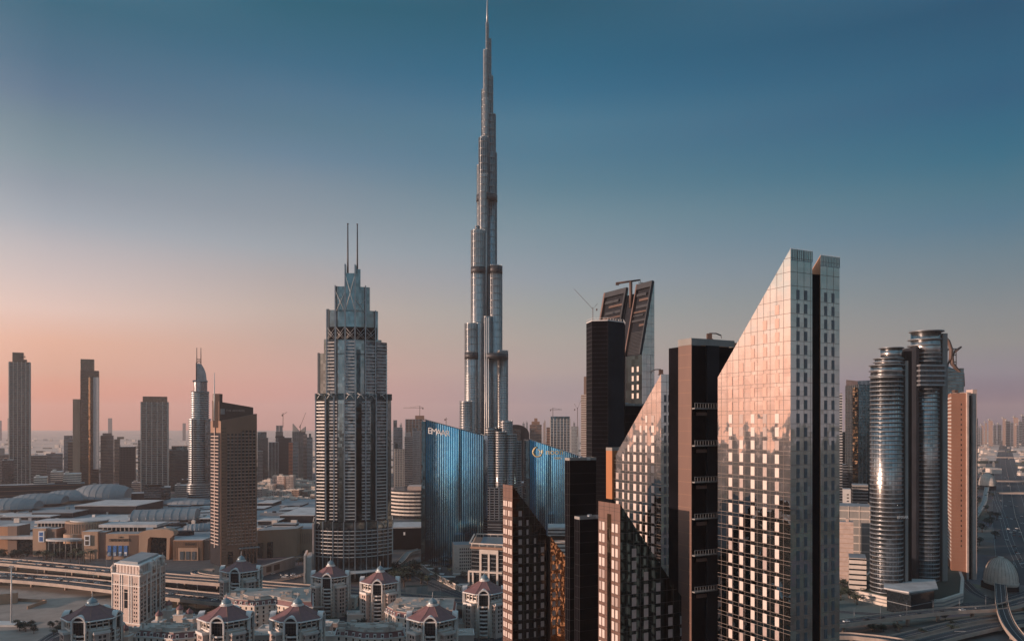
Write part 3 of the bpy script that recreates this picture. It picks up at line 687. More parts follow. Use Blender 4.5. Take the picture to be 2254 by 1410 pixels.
dl = B(); pts = [721, 741, 761, 784, 806, 829]
dl2 = [(ax(p), curve(p)) for p in [721]+pts[1:]+[833]]
for i in range(len(dl2)-1): dl.seg(dl2[i], dl2[i+1], az_(748), az_(721), .8, 0)
dl.build('plant_floor_band', 'black_cladding', tw)
for i in range(5): lattice(pts[i], pts[i+1], 721, 748, 1); lattice(pts[i]+3, pts[i+1]-3, 733, 748, 1)
lattice(761, 784, 604, 690, 1); lattice(741, 761, 645, 690, 1); lattice(784, 806, 660, 690, 1)
for i, (a, c) in enumerate(zip((697, 719, 760, 784, 806.5, 829.5), (719, 740, 784, 806.5, 829.5, 853.5))):
    for (y0, y1) in ((866, 878), (1147, 1160)):
        lat = B()
        for s in (1, -1):
            m_ = (a+c)/2; lat.tube([(ax(m_-s*(c-a)*.35), curve(m_)-2.6, az_(y1)), (ax(m_-s*(c-a)*.12), curve(m_)-2.6, az_(y0+4)), (ax(m_+s*(c-a)*.3), curve(m_)-2.6, az_(y0))], .35, 4)
        lat.build('arch_tracery', 'metal_white', tw)
b = B()
for i in range(len(FINS)-1):
    p, q = (ax(FINS[i]), curve(FINS[i])), (ax(FINS[i+1]), curve(FINS[i+1]))
    b.seg(p, q, az_(880), az_(866), 1.9, 0)
b.build('arch_band', 'mirror_dark', tw)
# podium drum
D0 = [(692+(865-692)*i/14) for i in range(15)]; cv = lambda p: Ya-14+20*((p-778)/86.5)**2
f = [(ax(p), cv(p)) for p in D0]+[(ax(868), Ya+48), (ax(690), Ya+48)]
b = B(); b.prism(f, 0, az_(1146)); b.build('podium_drum', 'balcony_glass', tw)
b = B(); zz = az_(1222)
k = 0
while zz < az_(1160):
    b.prism(offs(f, 1.3), zz, zz+.75); zz += 6.1*.66
b.build('floor_slab', 'metal_white', tw)
b = B(); b.prism(offs(f, .8), az_(1160), az_(1146)); b.build('arch_frieze', 'tower_glass', tw)
b = B()
for p in (695.5, 713, 735, 758.5, 783, 808, 832.5, 856): b.seg((ax(p)-.6, cv(p)), (ax(p)+.6, cv(p)), 4, az_(1146)+.5, 2.2, 0)
for p in (704, 724, 746, 770, 796, 820, 845): b.seg((ax(p)-.25, cv(p)), (ax(p)+.25, cv(p)), 4, az_(1162), 1.5, 0)
b.build('pilaster', 'metal_grey', tw)
b = B(); cf = [(ax(p), cv(p)-9-7*(1-((p-785)/75)**2)) for p in range(710, 861, 15)]+[(ax(866), Ya), (ax(705), Ya)]
b.prism(cf, 11.5, 12.4); b.build('canopy', 'pale_roof', tw)
b = B(); b.box(ax(690), ax(694), Ya-4, Ya+44, 0, az_(1150)); b.build('end_wall', 'pink_stone', tw)
b = B(); b.box(ax(674), ax(678), Ya-20, Ya+20, 0, az_(1213)); b.box(ax(679), ax(690), Ya-16, Ya+20, 0, az_(1218)); b.box(ax(674.8), ax(677.2), Ya-20.4, Ya-19.8, 6, 13); b.build('side_annex', 'pale_stone', tw)
for px in (767, 788):
    b = B(); b.tube([(ax(px), Ya+4, az_(606)), (ax(px), Ya+4, az_(560)), (ax(px), Ya+4, az_(490))], [1.0, .85, .6], 8); b.cyl(ax(px), Ya+4, 1.0, az_(491.5), az_(490), 8); b.build('mast', 'metal_dark', tw)

tw.rotation_euler = (0, 0, .185); tw.location.x -= 4.5; tw.scale = (.985, .985, 1)
# ------------------------------------------------------------ curved hotel tower with sail top (far left)
Yd = 1700.0; sD = Yd/F; dx_ = lambda px: (px-CX)*sD; dz_ = lambda py: H-(py-HY)*sD
tw = empty('hotel_tower', (dx_(438), Yd, 0), 'slender blue grey hotel tower with a curved sail crown and two thin spires', 'tower')
def dstage(l_, r__, tp, bt, name='tower_stage', rounded=True, slabs=True, mat='teal_glass', out=2.0):
    n = 12; f = []
    cx, hw = (dx_(l_)+dx_(r__))/2, (dx_(r__)-dx_(l_))/2
    f = [(cx+hw*sin(a)*1.0, Yd-hw*.9*cos(a)*.8) for a in [(-pi/2+pi*i/n) for i in range(n+1)]]+[(cx+hw, Yd+30), (cx-hw, Yd+30)]
    b = B(); b.prism(f, dz_(bt), dz_(tp)); st = b.build(name, mat, tw)
    if slabs:
        b = B(); bands(b, f, dz_(bt)+2, dz_(tp), 4.6, 1.9, 1.2); b.build('floor_slab', 'metal_grey', st)
    return f
dstage(417, 462, 921, 1066); dstage(414, 464, 1064, 1112, out=3)
f_ = dstage(422, 458, 862, 921); dstage(427, 455, 838, 862, slabs=False, mat='grey_glass')
b = B(); b.box(dx_(425.5), dx_(456), Yd-20, Yd+20, dz_(840), dz_(837.5)); b.box(dx_(422), dx_(459), Yd-22, Yd+20, dz_(863), dz_(861.5)); b.build('roof_slab', 'metal_grey', tw)
for a, c in ((423.5, 427), (451, 461)):
    b = B(); b.box(dx_(a), dx_(c), Yd-26, Yd-18, dz_(1062), dz_(923)); 
    b.build('bright_pier', 'grey_glass', tw)
b = B(); pr = [(432.5, 837), (432.5, 802), (438, 800), (444, 803), (449, 812), (452.5, 822), (454, 837)]
lo = [(dx_(p), Yd-12, dz_(q)) for p, q in pr]; hi = [(dx_(p), Yd+6, dz_(q)) for p, q in pr]
b.poly(lo[::-1][::-1]); b.poly(hi[::-1]); 
for i in range(len(pr)): b.quad(lo[i], lo[i-1], hi[i-1], hi[i])
b.build('sail_crown', 'grey_glass', tw)
b = B(); b.box(dx_(431.8), dx_(434), Yd-13, Yd+8, dz_(838), dz_(799)); b.build('crown_edge', 'metal_dark', tw)
for px in (433.5, 442):
    b = B(); b.tube([(dx_(px), Yd, dz_(802)), (dx_(px), Yd, dz_(765))], [1.1, .7], 6); b.build('spire', 'metal_dark', tw)
b = B()
for q in (790, 797): b.tube([(dx_(433.5), Yd, dz_(q)), (dx_(442), Yd, dz_(q))], .5, 4)
b.tube([(dx_(433.5), Yd, dz_(797)), (dx_(442), Yd, dz_(790))], .4, 4); b.tube([(dx_(433.5), Yd, dz_(790)), (dx_(442), Yd, dz_(797))], .4, 4); b.build('spire_brace', 'metal_dark', tw)

tw.rotation_euler = (0, 0, .35)
# ------------------------------------------------------------ brown hotel slab
Yh = 985.0
HA, HB = (X(486, Yh), Yh), (X(565.5, Yh+24), Yh+24)          # front face corners
dx, dy = HB[0]-HA[0], HB[1]-HA[1]; d = math.hypot(dx, dy); u = (dx/d, dy/d); nb = (-u[1], u[0])
HC = (X(463.5, Yh+26), Yh+26)
f = [HA, HB, (HB[0]+nb[0]*26, HB[1]+nb[1]*26), HC]
tw = empty('hotel_tower', (*HA, 0), 'brown slab hotel tower with a sloping crown and one thin mast at its left edge', 'tower')
zl, zr = Z(926, Yh), Z(910, Yh+24)
b = B(); b.prism(f, 0, [zl, zr, zr, zl], 0); b.build('wall', 'brown_cladding', tw)
P_ = lambda t, o=0: (HA[0]+u[0]*t-nb[0]*o, HA[1]+u[1]*t-nb[1]*o)
tq = lambda px: ext(HA, u, px)
gr = B(); wn_ = B(); zz = Z(1192, Yh); ztop = Z(958, Yh); cols = [500.5+i*8.05 for i in range(8)]
zf_ = (Z(946, Yh)-Z(1200, Yh))/34
wk = 0
for i in range(33, -1, -1):
    z0 = Z(1200, Yh)+i*zf_
    for px in cols:
        a, c = tq(px), tq(min(px+5, 563.5))
        if i > 32 and px < 528: continue
        wk += 1; wb_ = B() if wk <= 100 else wn_; wb_.seg(P_(a), P_(c), z0+.7, z0+zf_-.4, .08, 0)
        if wk <= 100: wb_.build('window', 'dark_window', tw)
        gr.seg(P_(a-.2), P_(c+.2), z0, z0+.9, .9, 0, 1)
for px in cols+[564]:
    a = tq(px-1.5); gr.seg(P_(a-.45), P_(a+.45), Z(1202, Yh), Z(946 if px > 525 else 960, Yh), .8, 0)
gr.build('balcony_grid', ['brown_cladding', 'pink_stone'], tw); tag(wn_.build('window', 'dark_window', tw), kind='stuff')
b = B()
for i in range(50):
    z0 = Z(1225, Yh)+i*4.3
    if z0 > zl-8: break
    for px in (489, 492, 495): b.seg(P_(tq(px)), P_(tq(px+1.2)), z0, z0+1.3, .05, 0)
b.build('slit_windows', 'dark_window', tw)
# dark left face with ladder balconies
v = (HA[0]-HC[0], HA[1]-HC[1]); dl_ = math.hypot(*v); v = (v[0]/dl_, v[1]/dl_)
Q = lambda t: (HC[0]+v[0]*t, HC[1]+v[1]*t)
b = B(); b.seg(Q(0), Q(dl_*.98), 0, Z(952, Yh+14), .35, 0); b.build('side_recess', 'dark_grey_cladding', tw)
b = B(); zz = Z(1200, Yh)
while zz < Z(957, Yh+10): b.seg(Q(dl_*.12), Q(dl_*.86), zz, zz+1.1, 1.4, 0); zz += zf_
b.seg(Q(dl_*.47), Q(dl_*.52), Z(1208, Yh), Z(940, Yh), 1.6, 0); b.build('side_balcony_rails', 'pink_stone', tw)
# crown
b = B(); m2 = P_(tq(560), -6); cr = [P_(-.5, -5), P_(tq(561), -7), P_(tq(561), -20), (HC[0]+3, HC[1]-3)]
b.prism(cr, [zl-2, zr-6, zr-6, zl-2], [Z(883, Yh), Z(896, Yh+26), Z(896, Yh+26), Z(880, Yh)]); b.build('crown', 'rust_steel', tw)
b = B(); b.box(X(471, Yh+10), X(486, Yh+10), Yh+6, Yh+16, Z(940, Yh), Z(866, Yh+6)); b.build('crown_fin', 'rust_steel', tw)
b = B(); b.seg(P_(tq(488), -4.6), P_(tq(497), -5.4), Z(911, Yh), Z(899, Yh), .5, 0); b.build('sign_panel', 'metal_grey', tw)
b = B(); b.tube([(X(472.5, Yh), Yh-1, Z(925, Yh)), (X(472.5, Yh), Yh-1, Z(880, Yh)), (X(472.5, Yh), Yh-1, Z(820, Yh))], [.9, .8, .35], 7); b.build('mast', 'metal_white', tw)
b = B(); b.prism([P_(tq(524), 9), P_(tq(568), 9), P_(tq(568), -2), P_(tq(524), -2)], Z(1208, Yh)-.7, Z(1208, Yh)); b.build('entrance_canopy', 'blue_roof', tw)
b = B(); b.seg(P_(tq(501)), P_(tq(513)), 2, 17, .3, 0)
for i in range(5): b.seg(P_(tq(527+i*8)), P_(tq(532+i*8)), 1, 22, .3, 0)
b.build('entrance_glass', 'dark_window', tw)
def txt(s, size, loc, rotz, mat, name='lettering', parent=None, ext_=.15, tilt=pi/2):
    cu = bpy.data.curves.new(name, 'FONT'); cu.body = s; cu.size = size; cu.extrude = ext_; cu.align_x = 'CENTER'; cu.align_y = 'CENTER'; cu.resolution_u = 3
    o = bpy.data.objects.new('tmp', cu); sc.collection.objects.link(o)
    me = bpy.data.meshes.new_from_object(o.evaluated_get(bpy.context.evaluated_depsgraph_get())) if False else None
    bpy.context.view_layer.update(); me = bpy.data.meshes.new_from_object(o); bpy.data.objects.remove(o)
    me.materials.clear(); me.materials.append(MAT[mat])
    from mathutils import Matrix
    me.transform(Matrix.Translation(loc) @ Matrix.Rotation(rotz, 4, 'Z') @ Matrix.Rotation(tilt, 4, 'X'))
    if parent:
        me.transform(Matrix.Translation([-c for c in wloc(parent)]))
    r = bpy.data.objects.new(name, me); sc.collection.objects.link(r)
    if parent: r.parent = parent
    return r
ang = atan2(u[1], u[0]); q = P_(tq(520), -4.0); txt('THE ADDRESS', 3.6, (q[0], q[1], Z(903, Yh)), ang, 'pink_stone', 'lettering', tw)

# ------------------------------------------------------------ two blue ribbed glass buildings
def blue_building(label, lpx, rpx, Y, yl, yr, bulge, side_px, name_fn, nr=26, grp='blue ribbed glass office buildings', leftband=True):
    n = 16; pts = []
    for i in range(n+1):
        u_ = i/n; px = lpx+(rpx-lpx)*u_; yy = Y-bulge*(1-(2*u_-1)**2)+bulge*.6*u_; pts.append((X(px, yy), yy))
    root = empty('office_building', (X((lpx+rpx)/2, Y), Y, 0), label, 'building', grp)
    back = [(pts[-1][0]+4, Y+42), (pts[0][0]-8, Y+42)]
    f = pts+back; zt = [Z(yl+(yr-yl)*(i/n), pts[i][1]) for i in range(n+1)]+[Z(yr, Y), Z(yl, Y)]
    lean = lambda bb: setattr(bb, 'v', [(x, y+z_*.030, z_) for x, y, z_ in bb.v])
    b = B(); b.prism(f, 0, zt); lean(b); b.build('curtain_wall', 'blue_glass', root)
    b = B()
    def at_(u_):
        k = min(int(u_*n), n-1); t = u_*n-k; a, c = pts[k], pts[k+1]; return (a[0]+(c[0]-a[0])*t, a[1]+(c[1]-a[1])*t), zt[k]+(zt[k+1]-zt[k])*t
    for i in range(nr+1):
        u_ = min(max(i/nr, .006), .994); (x0, y0), zz = at_(u_-.004 if u_ > .01 else 0); (x1, y1), z2_ = at_(min(1, u_+.004))
        b.seg((x0, y0), (x1, y1), 0, z2_+.8, 1.7, 0)
        if i < nr:
            (xa, ya), za = at_(u_+.42/nr); (xb, yb), zb_ = at_(min(1, u_+.72/nr)); b.seg((xa, ya), (xb, yb), 0, zb_, .35, 0, 1)
    lean(b); b.build('vertical_ribs', ['teal_glass', 'blue_pale'], root)
    b = B(); p, q = (pts[0][0]-8, Y+42), pts[0]; b.seg(p, q, 0, [zt[0], zt[0], zt[0], zt[0]], .3, 0); b.prism([(pts[0][0]-X(side_px, 1)*0-5.5, Y-2), (pts[0][0], pts[0][1]-.5), (pts[0][0]+1, pts[0][1]+3), (pts[0][0]-5, Y+6)], 0, zt[0]-1.5); lean(b); b.build('side_wall', 'teal_glass', root)
    b = B()
    for zz in (Z(1040, Y),): pass
    for i in range(n): b.seg(pts[i], pts[i+1], [zt[i]-.2, zt[i+1]-.2, zt[i+1]-.2, zt[i]-.2], [zt[i]+.9, zt[i+1]+.9, zt[i+1]+.9, zt[i]+.9], .8, .2)
    lean(b); b.build('roof_edge', 'metal_grey', root)
    return root, pts, zt, at_
r_, pts, zt, at_ = blue_building('larger blue ribbed glass building with sloping roof edge and white lettering', 937, 1064, 992, 924, 959, 7, 930, None, 26)
word = 'EMAAR'
for i, ch in enumerate(word):
    u_ = .065+i*.078; (x, y), zz = at_(u_); (x2, y2), _ = at_(u_+.03)
    txt(ch, 10.5, (x, y+2.9, Z(948+i*1.6, 990)), atan2(y2-y, x2-x), 'sign_white', 'letter', r_)
r_, pts, zt, at_ = blue_building('smaller blue ribbed glass building with golden lettering and ring emblem', 1166, 1276, 1180, 967, 1004, 6, 1160, None, 24)
for i, ch in enumerate('noon'):
    u_ = .36+i*.092; (x, y), zz = at_(u_); (x2, y2), _ = at_(u_+.03)
    txt(ch, 12.5, (x, y+2.2, Z(994, 1180)), atan2(y2-y, x2-x), 'sign_gold', 'letter', r_)
(x, y), zz = at_(.56); txt('com', 6.5, (x, y+2, Z(1007, 1180)), .02, 'sign_gold', 'letter', r_)
(x, y), zz = at_(.16); b = B(); zc_ = Z(994, 1180)
for rad, a0, a1, th in ((6.8, 100, 390, 1.3), (3.6, -60, 90, .8)):
    b.tube([(x+rad*cos(radians(a)), y+1.8, zc_+rad*sin(radians(a))) for a in range(a0, a1, 15)], th, 6)
b.build('ring_emblem', 'sign_gold', r_)
# ------------------------------------------------------------ twin round hotel towers on the right
def elli(cx, cy, rx, ry, n=28, a0=0, a1=2*pi): return [(cx+rx*cos(a0+(a1-a0)*i/n), cy+ry*sin(a0+(a1-a0)*i/n)) for i in range(n)]
Ys = 820.0; ss = Ys/F; sx = lambda p: (p-CX)*ss; sz = lambda q: H-(q-HY)*ss
tw = empty('twin_hotel', (sx(1995), Ys, 0), 'pair of round banded hotel towers joined near the top, by the metro station', 'tower')
def round_tower(l_, r__, top, Yt, bandtop, finpx=None):
    k = Yt/F; x0, x1 = (l_-CX)*k, (r__-CX)*k; cx, rx = (x0+x1)/2, (x1-x0)/2; zz_ = lambda q: H-(q-HY)*k
    f = elli(cx, Yt, rx, rx*1.0, 32)
    b = B(); b.prism(f, 0, zz_(top), smooth=True); sh_ = b.build('round_shaft', 'curve_glass', tw)
    b = B(); z0 = 10
    while z0 < zz_(bandtop):
        b.lathe(cx, Yt, [(rx-.1, z0), (rx+.75, z0), (rx+.75, z0+.95), (rx-.1, z0+.95)], 32); z0 += 4.3
    b.build('floor_ring', 'metal_grey', sh_)
    b = B(); n = 30
    for i in range(n):
        a = 2*pi*i/n; b.box(cx+rx*cos(a)-.13, cx+rx*cos(a)+.13, Yt+rx*sin(a)-.13, Yt+rx*sin(a)+.13, 8, zz_(top))
    b.build('mullions', 'metal_dark', sh_)
    return cx, rx, zz_
Y1, Y2_ = 790, 850
cx, rx, zq = round_tower(1919, 1984, 828, Y1, 832)
for l_, r__, y0, y1, rg in ((1917, 1987, 805, 829, 1), (1926, 1984, 790, 806, 1), (1938, 1986, 767, 792, 0)):
    k = Y1/F; a, c = (l_-CX)*k, (r__-CX)*k
    b = B(); b.prism(elli((a+c)/2, Y1, (c-a)/2-.8, (c-a)/2-.8, 30), zq(y1), zq(y0), smooth=True); st = b.build('crown_drum', 'curve_glass', tw)
    b = B(); r0 = (c-a)/2
    for q in ([y0, y1] if not rg else [y0, (y0+y1)/2, y1]):
        b.lathe((a+c)/2, Y1, [(r0-2, zq(q)), (r0+.9, zq(q)), (r0+.9, zq(q)+.8), (r0-2, zq(q)+.8)], 30)
    b.build('crown_ring', 'metal_grey', st)
b = B(); k = Y1/F; b.box((1990-CX)*k, (2002.5-CX)*k, Y1-4, Y1+26, 0, zq(773)); b.build('core_slab', 'black_cladding', tw)
b = B(); b.box((1984-CX)*k, (1990.5-CX)*k, Y1-8, Y1+20, 0, zq(795)); b.build('core_fin', 'concrete', tw)
cx, rx, zq2 = round_tower(2008, 2064, 740, Y2_, 850)
k = Y2_/F
for l_, r__, q in ((2004, 2075, 731), (2001, 2070, 749), (2000, 2068, 762)):
    a, c = (l_-CX)*k, (r__-CX)*k; b = B(); b.lathe((a+c)/2, Y2_, [(rx-3, zq2(q)), ((c-a)/2, zq2(q)), ((c-a)/2, zq2(q)+1), (rx-3, zq2(q)+1)], 30); b.build('crown_ring', 'metal_grey', tw)
b = B(); b.prism(elli(cx+1, Y2_, rx+1.2, rx+1.2, 30), zq2(805), zq2(731), smooth=True); b.build('crown_drum', 'curve_glass', tw)
b = B(); q = 770
while q < 805: b.lathe(cx+1, Y2_, [(rx, zq2(q)), (rx+1.8, zq2(q)), (rx+1.8, zq2(q)+.7), (rx, zq2(q)+.7)], 30); q += 9
b.build('crown_ring', 'metal_grey', tw)
b = B(); b.box((2066-CX)*k, (2077-CX)*k, Y2_-8, Y2_+24, 0, zq2(735)); b.build('core_slab', 'concrete', tw)
b = B(); b.box((2002-CX)*k, (2008.5-CX)*k, Y2_-14, Y2_+20, 0, zq2(765)); b.build('core_fin', 'dark_grey_cladding', tw)
b = B()
for q in (805, 816, 827, 838, 847): b.prism([((2003-CX)*k, Y2_-22), ((2062-CX)*k, Y2_-18), ((2066-CX)*k, Y2_-6), ((2003-CX)*k, Y2_-6)], zq2(q+3.4), zq2(q)); 
b.build('sky_bridge_deck', 'metal_grey', tw)
b = B(); b.prism([((2004-CX)*k, Y2_-20), ((2061-CX)*k, Y2_-16), ((2064-CX)*k, Y2_-6), ((2004-CX)*k, Y2_-6)], zq2(850), zq2(804)); b.build('sky_bridge_glass', 'dark_window', tw)
txt('EMAAR', 3.8, (X(1973, Y1), Y1-30.0*0-((1984-1919)/2*Y1/F)*.93, zq(1134.5)), .25, 'sign_white', 'lettering', tw)

# round base terraces of the twin towers
pod = empty('hotel_podium', (sx(2000), 800, 0), 'curved pale terraced podium under the round twin towers', 'building')
b = B(); pf = [G(px, py) for px, py in ((1890, 1320), (1945, 1333), (2010, 1345), (2075, 1340), (2120, 1325), (2122, 1290), (2105, 1245), (2070, 1232), (1960, 1235), (1895, 1290))]
b.prism(pf, 0, 9); b.build('terrace_wall', 'pale_stone', pod)
b = B(); b.prism(offs(pf, -3), 9, 9.5); b.build('terrace_garden', 'leaf_dark', pod)
b = B(); bands(b, pf, 2.5, 8, 3.2, 1.2, .5); b.build('terrace_edge', 'concrete', pod)
dk = empty('pavilion', (*G(2000, 1335), 0), 'dark glass pavilion with a pale leaf shaped roof in front of the round twin towers', 'building')
pf = [G(1952, 1343), G(2005, 1356), G(2056, 1345), G(2054, 1318), G(1955, 1320)]
b = B(); b.prism(pf, 0, 19); b.build('glass_wall', 'dark_window', dk)
b = B(); bands(b, pf, 9, 12, 6, .5, .2); b.build('glazing_bar', 'metal_grey', dk)
b = B(); b.prism(offs([G(1948, 1340), G(2000, 1350), G(2062, 1341), G(2056, 1320), G(1950, 1316)], 1), 19, 20.2); b.build('roof', 'pale_roof', dk)

# ------------------------------------------------------------ more right hand towers
def ptower(name, label, l_, r__, top, Y, depth, wall, band=None, fh=3.8, bh=1.3, out=.4, fin=None, fsp=4, rot=None, cat='tower', grp=None, roofm='grey_roof', rwin=None, crown=None, z0=0, fw=.5):
    x0, x1 = X(l_, Y), X(r__, Y); zt = Z(top, Y); xm = (x0+x1)/2; az0 = atan2(xm, Y)
    if rot is None: rot = -az0*.92; xm *= (Y+depth/2)/Y; hw = (x1-x0)/2*cos(az0); x0, x1 = xm-hw, xm+hw; yc0 = Y+depth/2
    f = rect(x0, x1, Y, Y+depth, rot); sx0, sx1 = x0, x1
    r = empty(name, ((x0+x1)/2, Y+depth/2, z0), label, cat, grp)
    b = B(); b.prism(f, z0, zt, 0, mtop=1); b.build('wall', [wall, roofm], r)
    if band:
        b = B(); bands(b, f, z0+3, zt, fh, bh, out); b.build('floor_bands', band, r)
    if fin:
        b = B(); fins(b, f, z0, zt+.5, fsp, fw, out+.25); b.build('mullions', fin, r)
    if crown:
        b = B(); 
        for (a, c, tp, d0, d1) in crown: ua, uc = (a-l_)/(r__-l_), (c-l_)/(r__-l_); pt = lambda u_, v_: (f[0][0]+(f[1][0]-f[0][0])*u_+(f[3][0]-f[0][0])*v_, f[0][1]+(f[1][1]-f[0][1])*u_+(f[3][1]-f[0][1])*v_); b.prism([pt(ua, d0), pt(uc, d0), pt(uc, d1), pt(ua, d1)], zt, Z(tp, Y))
        b.build('roof_block', wall, r)
    return r, f, zt
# tower with crossing arcs
Yk = 1050.0; kx = lambda p: X(p, Yk); kz = lambda q: Z(q, Yk)
r, f, zt = ptower('crown_tower', 'dark green tower topped by two crossing open arcs behind the round twin towers', 2074, 2120, 810, Yk, 40, 'teal_glass', 'metal_dark', 4, .8, .2)
b = B()
A1 = [(2078, 738), (2088, 750), (2094, 770), (2093, 790), (2084, 805), (2076, 822)]
A2 = [(2116, 763), (2103, 772), (2095, 785), (2096, 800), (2106, 812), (2119, 822), (2121, 850)]
for A in (A1, A2):
    for dy in (0, 30): b.tube([(kx(p), Yk+dy, kz(q)) for p, q in A], [1.2, 2.0, 2.6, 2.6, 2.2, 2, 1.6][:len(A)], 6)
b.build('arc', 'rust_steel', r)
b = B()
for A, ed in ((A1, 2078), (A2, 2112)):
    for q in (766, 780, 795): b.tube([(kx(ed), Yk+8, kz(q)), (kx(2092 if ed == 2078 else 2098), Yk+8, kz(q))], .6, 4)
    b.tube([(kx(ed), Yk+8, kz(812)), (kx(ed), Yk+8, kz(765))], .7, 5)
b.build('arc_brace', 'metal_dark', r)
b = B(); b.lathe(kx(2097), Yk+20, [(kx(2120)-kx(2097), kz(812)), (kx(2112)-kx(2097), kz(806)), (2, kz(800))], 4); b.build('roof', 'teal_glass', r)
# orange slab tower
Yo = 905.0; ox = lambda p, Y=Yo: X(p, Y); oz = lambda q: Z(q, Yo)
r = empty('slab_tower', (ox(2117), Yo, 0), 'tall orange tiled slab tower with a dark glass groove, right of the round twin towers', 'tower')
f = [(ox(2094), Yo), (ox(2122), Yo-4), (X(2124, Yo+30), Yo+30), (X(2086.5, Yo+34), Yo+34)]
b = B(); b.prism(f, 0, oz(865)); b.build('tiled_wall', 'terracotta', r)
b = B(); zz = 20
while zz < oz(870): b.seg(f[3], f[0], zz, zz+1.6, .6, 0); zz += 4.1
b.build('side_balcony_rails', 'pale_stone', r)
b = B(); zz = 36
while zz < oz(885): b.seg((ox(2112), Yo-2.6), (ox(2114), Yo-2.85), zz, zz+2.2, .08, 0); zz += 5.6
b.build('slit_windows', 'dark_window', r)
b = B(); zz = 12
while zz < oz(868): b.seg(f[0], f[1], zz, zz+.3, .08, 0); zz += 4.1
b.build('tile_courses', 'brown_cladding', r)
b = B(); b.box(ox(2122), ox(2126), Yo-6, Yo+8, 0, oz(864)); b.box(ox(2137.5), ox(2147), Yo-3, Yo+10, 0, oz(857)); b.box(ox(2122), ox(2147), Yo-1, Yo+30, oz(870), oz(863)); b.build('stone_frame', 'pink_stone', r)
b = B(); b.box(ox(2126), ox(2138), Yo, Yo+30, 0, oz(869)); b.build('glass_groove', 'mirror_dark', r)
b = B(); b.box(ox(2110), ox(2118), Yo+8, Yo+14, oz(863), oz(857)); b.build('roof_plant', 'rust_steel', r)
# others
r, f, zt = ptower('glass_tower', 'dark teal tower with a slanted rounded cap, left of the round twin towers', 1888, 1921, 846, 1150, 40, 'teal_glass', 'metal_dark', 4, .7, .2, 'metal_grey', 6, .06)
b = B(); x0, x1 = X(1888, 1150), X(1922, 1150); b.prism([(x0, 1150), (x1, 1150), (x1, 1190), (x0, 1190)], zt, [Z(838, 1150), Z(836, 1150), Z(836, 1150), Z(832, 1150)]); b.build('roof_cap', 'grey_glass', r)
ptower('glass_tower', 'narrow bronze edged tower standing just left of the dark teal capped tower', 1876, 1888, 853, 1130, 30, 'mirror_bronze', 'metal_dark', 4, .8, .3)
ptower('glass_tower', 'thin white banded tower seen just right of the tallest foreground tower', 1842, 1853, 865, 1250, 30, 'grey_glass', 'metal_white', 4.2, 1.6, .5)
ptower('apartment_tower', 'small pink stepped tower between the thin white banded tower and the bronze edged tower', 1860, 1872, 922, 2000, 30, 'pink_stone', 'dark_window', 4, 1.6, .3, crown=[(1866, 1872, 912, 0, 1)])
ptower('office_block', 'low dark teal block at the foot of the thin white banded tower', 1852, 1877, 950, 1300, 40, 'teal_glass', 'metal_dark', 4, .8, .2, cat='building')
ptower('office_block', 'grey glass block below the low dark teal block, beside the tallest tower', 1854, 1866, 1022, 1180, 30, 'grey_glass', 'metal_grey', 4, 1, .2, cat='building')
ptower('glass_tower', 'slim grey tower behind the right edge of the orange slab tower', 2146, 2151, 920, 1100, 30, 'grey_glass', 'pink_stone', 4, 1, .3)
# low buildings right, between main tower and round towers
r, f, zt = ptower('office_block', 'white block with black slit windows right of the tallest foreground tower', 1855, 1872, 1076, 1010, 22, 'metal_white', None, cat='building')
b = B(); zz = 12
while zz < zt-4: b.seg((X(1864, 1010), 1010), (X(1870, 1010), 1010), zz, zz+1.4, .15, 0); zz += 4
b.build('slit_windows', 'dark_window', r)
ptower('office_block', 'grey block with horizontal windows beside the white slit window block', 1875, 1910, 1067, 1030, 30, 'concrete', 'dark_window', 4, 1.8, .1, cat='building')
ptower('warehouse', 'long pale flat hall behind the sandy lot, left of the round twin towers', 1843, 1914, 1114, 905, 40, 'concrete', 'pale_stone', 9, 1.2, .3, 'pale_stone', 12, cat='building')
ptower('office_block', 'small pink stone block in front of the long pale hall', 1843, 1878, 1148, 880, 12, 'pink_stone', 'sandstone', 5, .5, .2, cat='building', crown=[(1862, 1868, 1141, .2, .7)])
b = B(); b.poly([(*G(px, py), .02) for px, py in ((1838, 1175), (1920, 1172), (1922, 1212), (1838, 1214))]); tag(b.build('sandy_lot', 'sand'), kind='structure')
ptower('canopy_building', 'low building with a curved pale terrace left of the round twin towers', 1868, 1906, 1228, 800, 30, 'pale_stone', 'dark_window', 5, 1.5, .2, cat='building')

# ------------------------------------------------------------ metro stations and track
def station(label, px, py, Y, w_, sc_=1.0, ry0=60):
    """gold shell dome straddling the track"""
    x = X(px, Y); z0 = 9*sc_; r = empty('metro_station', (x, Y, 0), label, 'station', 'gold shell metro stations')
    b = B(); n, mq = 20, 8; rx, ry, rz = w_/2, ry0, w_*.92
    prof = [(cos(pi/2*j/mq), sin(pi/2*j/mq)) for j in range(mq+1)]
    b.lathe(x, Y, [(max(c_, .01), z0+rz*s_) for c_, s_ in prof], 28, ex=rx, ey=ry); b.build('shell_roof', 'golden_shell', r)
    b = B()
    for i in range(28):
        a = 2*pi*i/28; b.tube([(x+rx*1.005*c_*cos(a), Y+ry*1.005*c_*sin(a), z0+rz*1.005*s_) for c_, s_ in prof[:-1]], .12*sc_, 4)
    b.build('shell_ribs', 'rust_steel', r)
    b = B(); b.lathe(x, Y, [(.97, z0-2.5), (1.0, z0), (1.0, z0+.6), (.97, z0+.6)], 28, ex=rx*1.02, ey=ry*1.02); b.build('shell_rim', 'golden_shell', r)
    b = B(); b.box(x-rx*.8, x+rx*.8, Y-ry*.6, Y+ry*.8, 0, z0-2); b.build('concourse', 'dark_grey_cladding', r)
    return r
station('large gold shell metro station at the lower right with the track entering it', 2203, 1250, 845, 28, 1.0, 21)
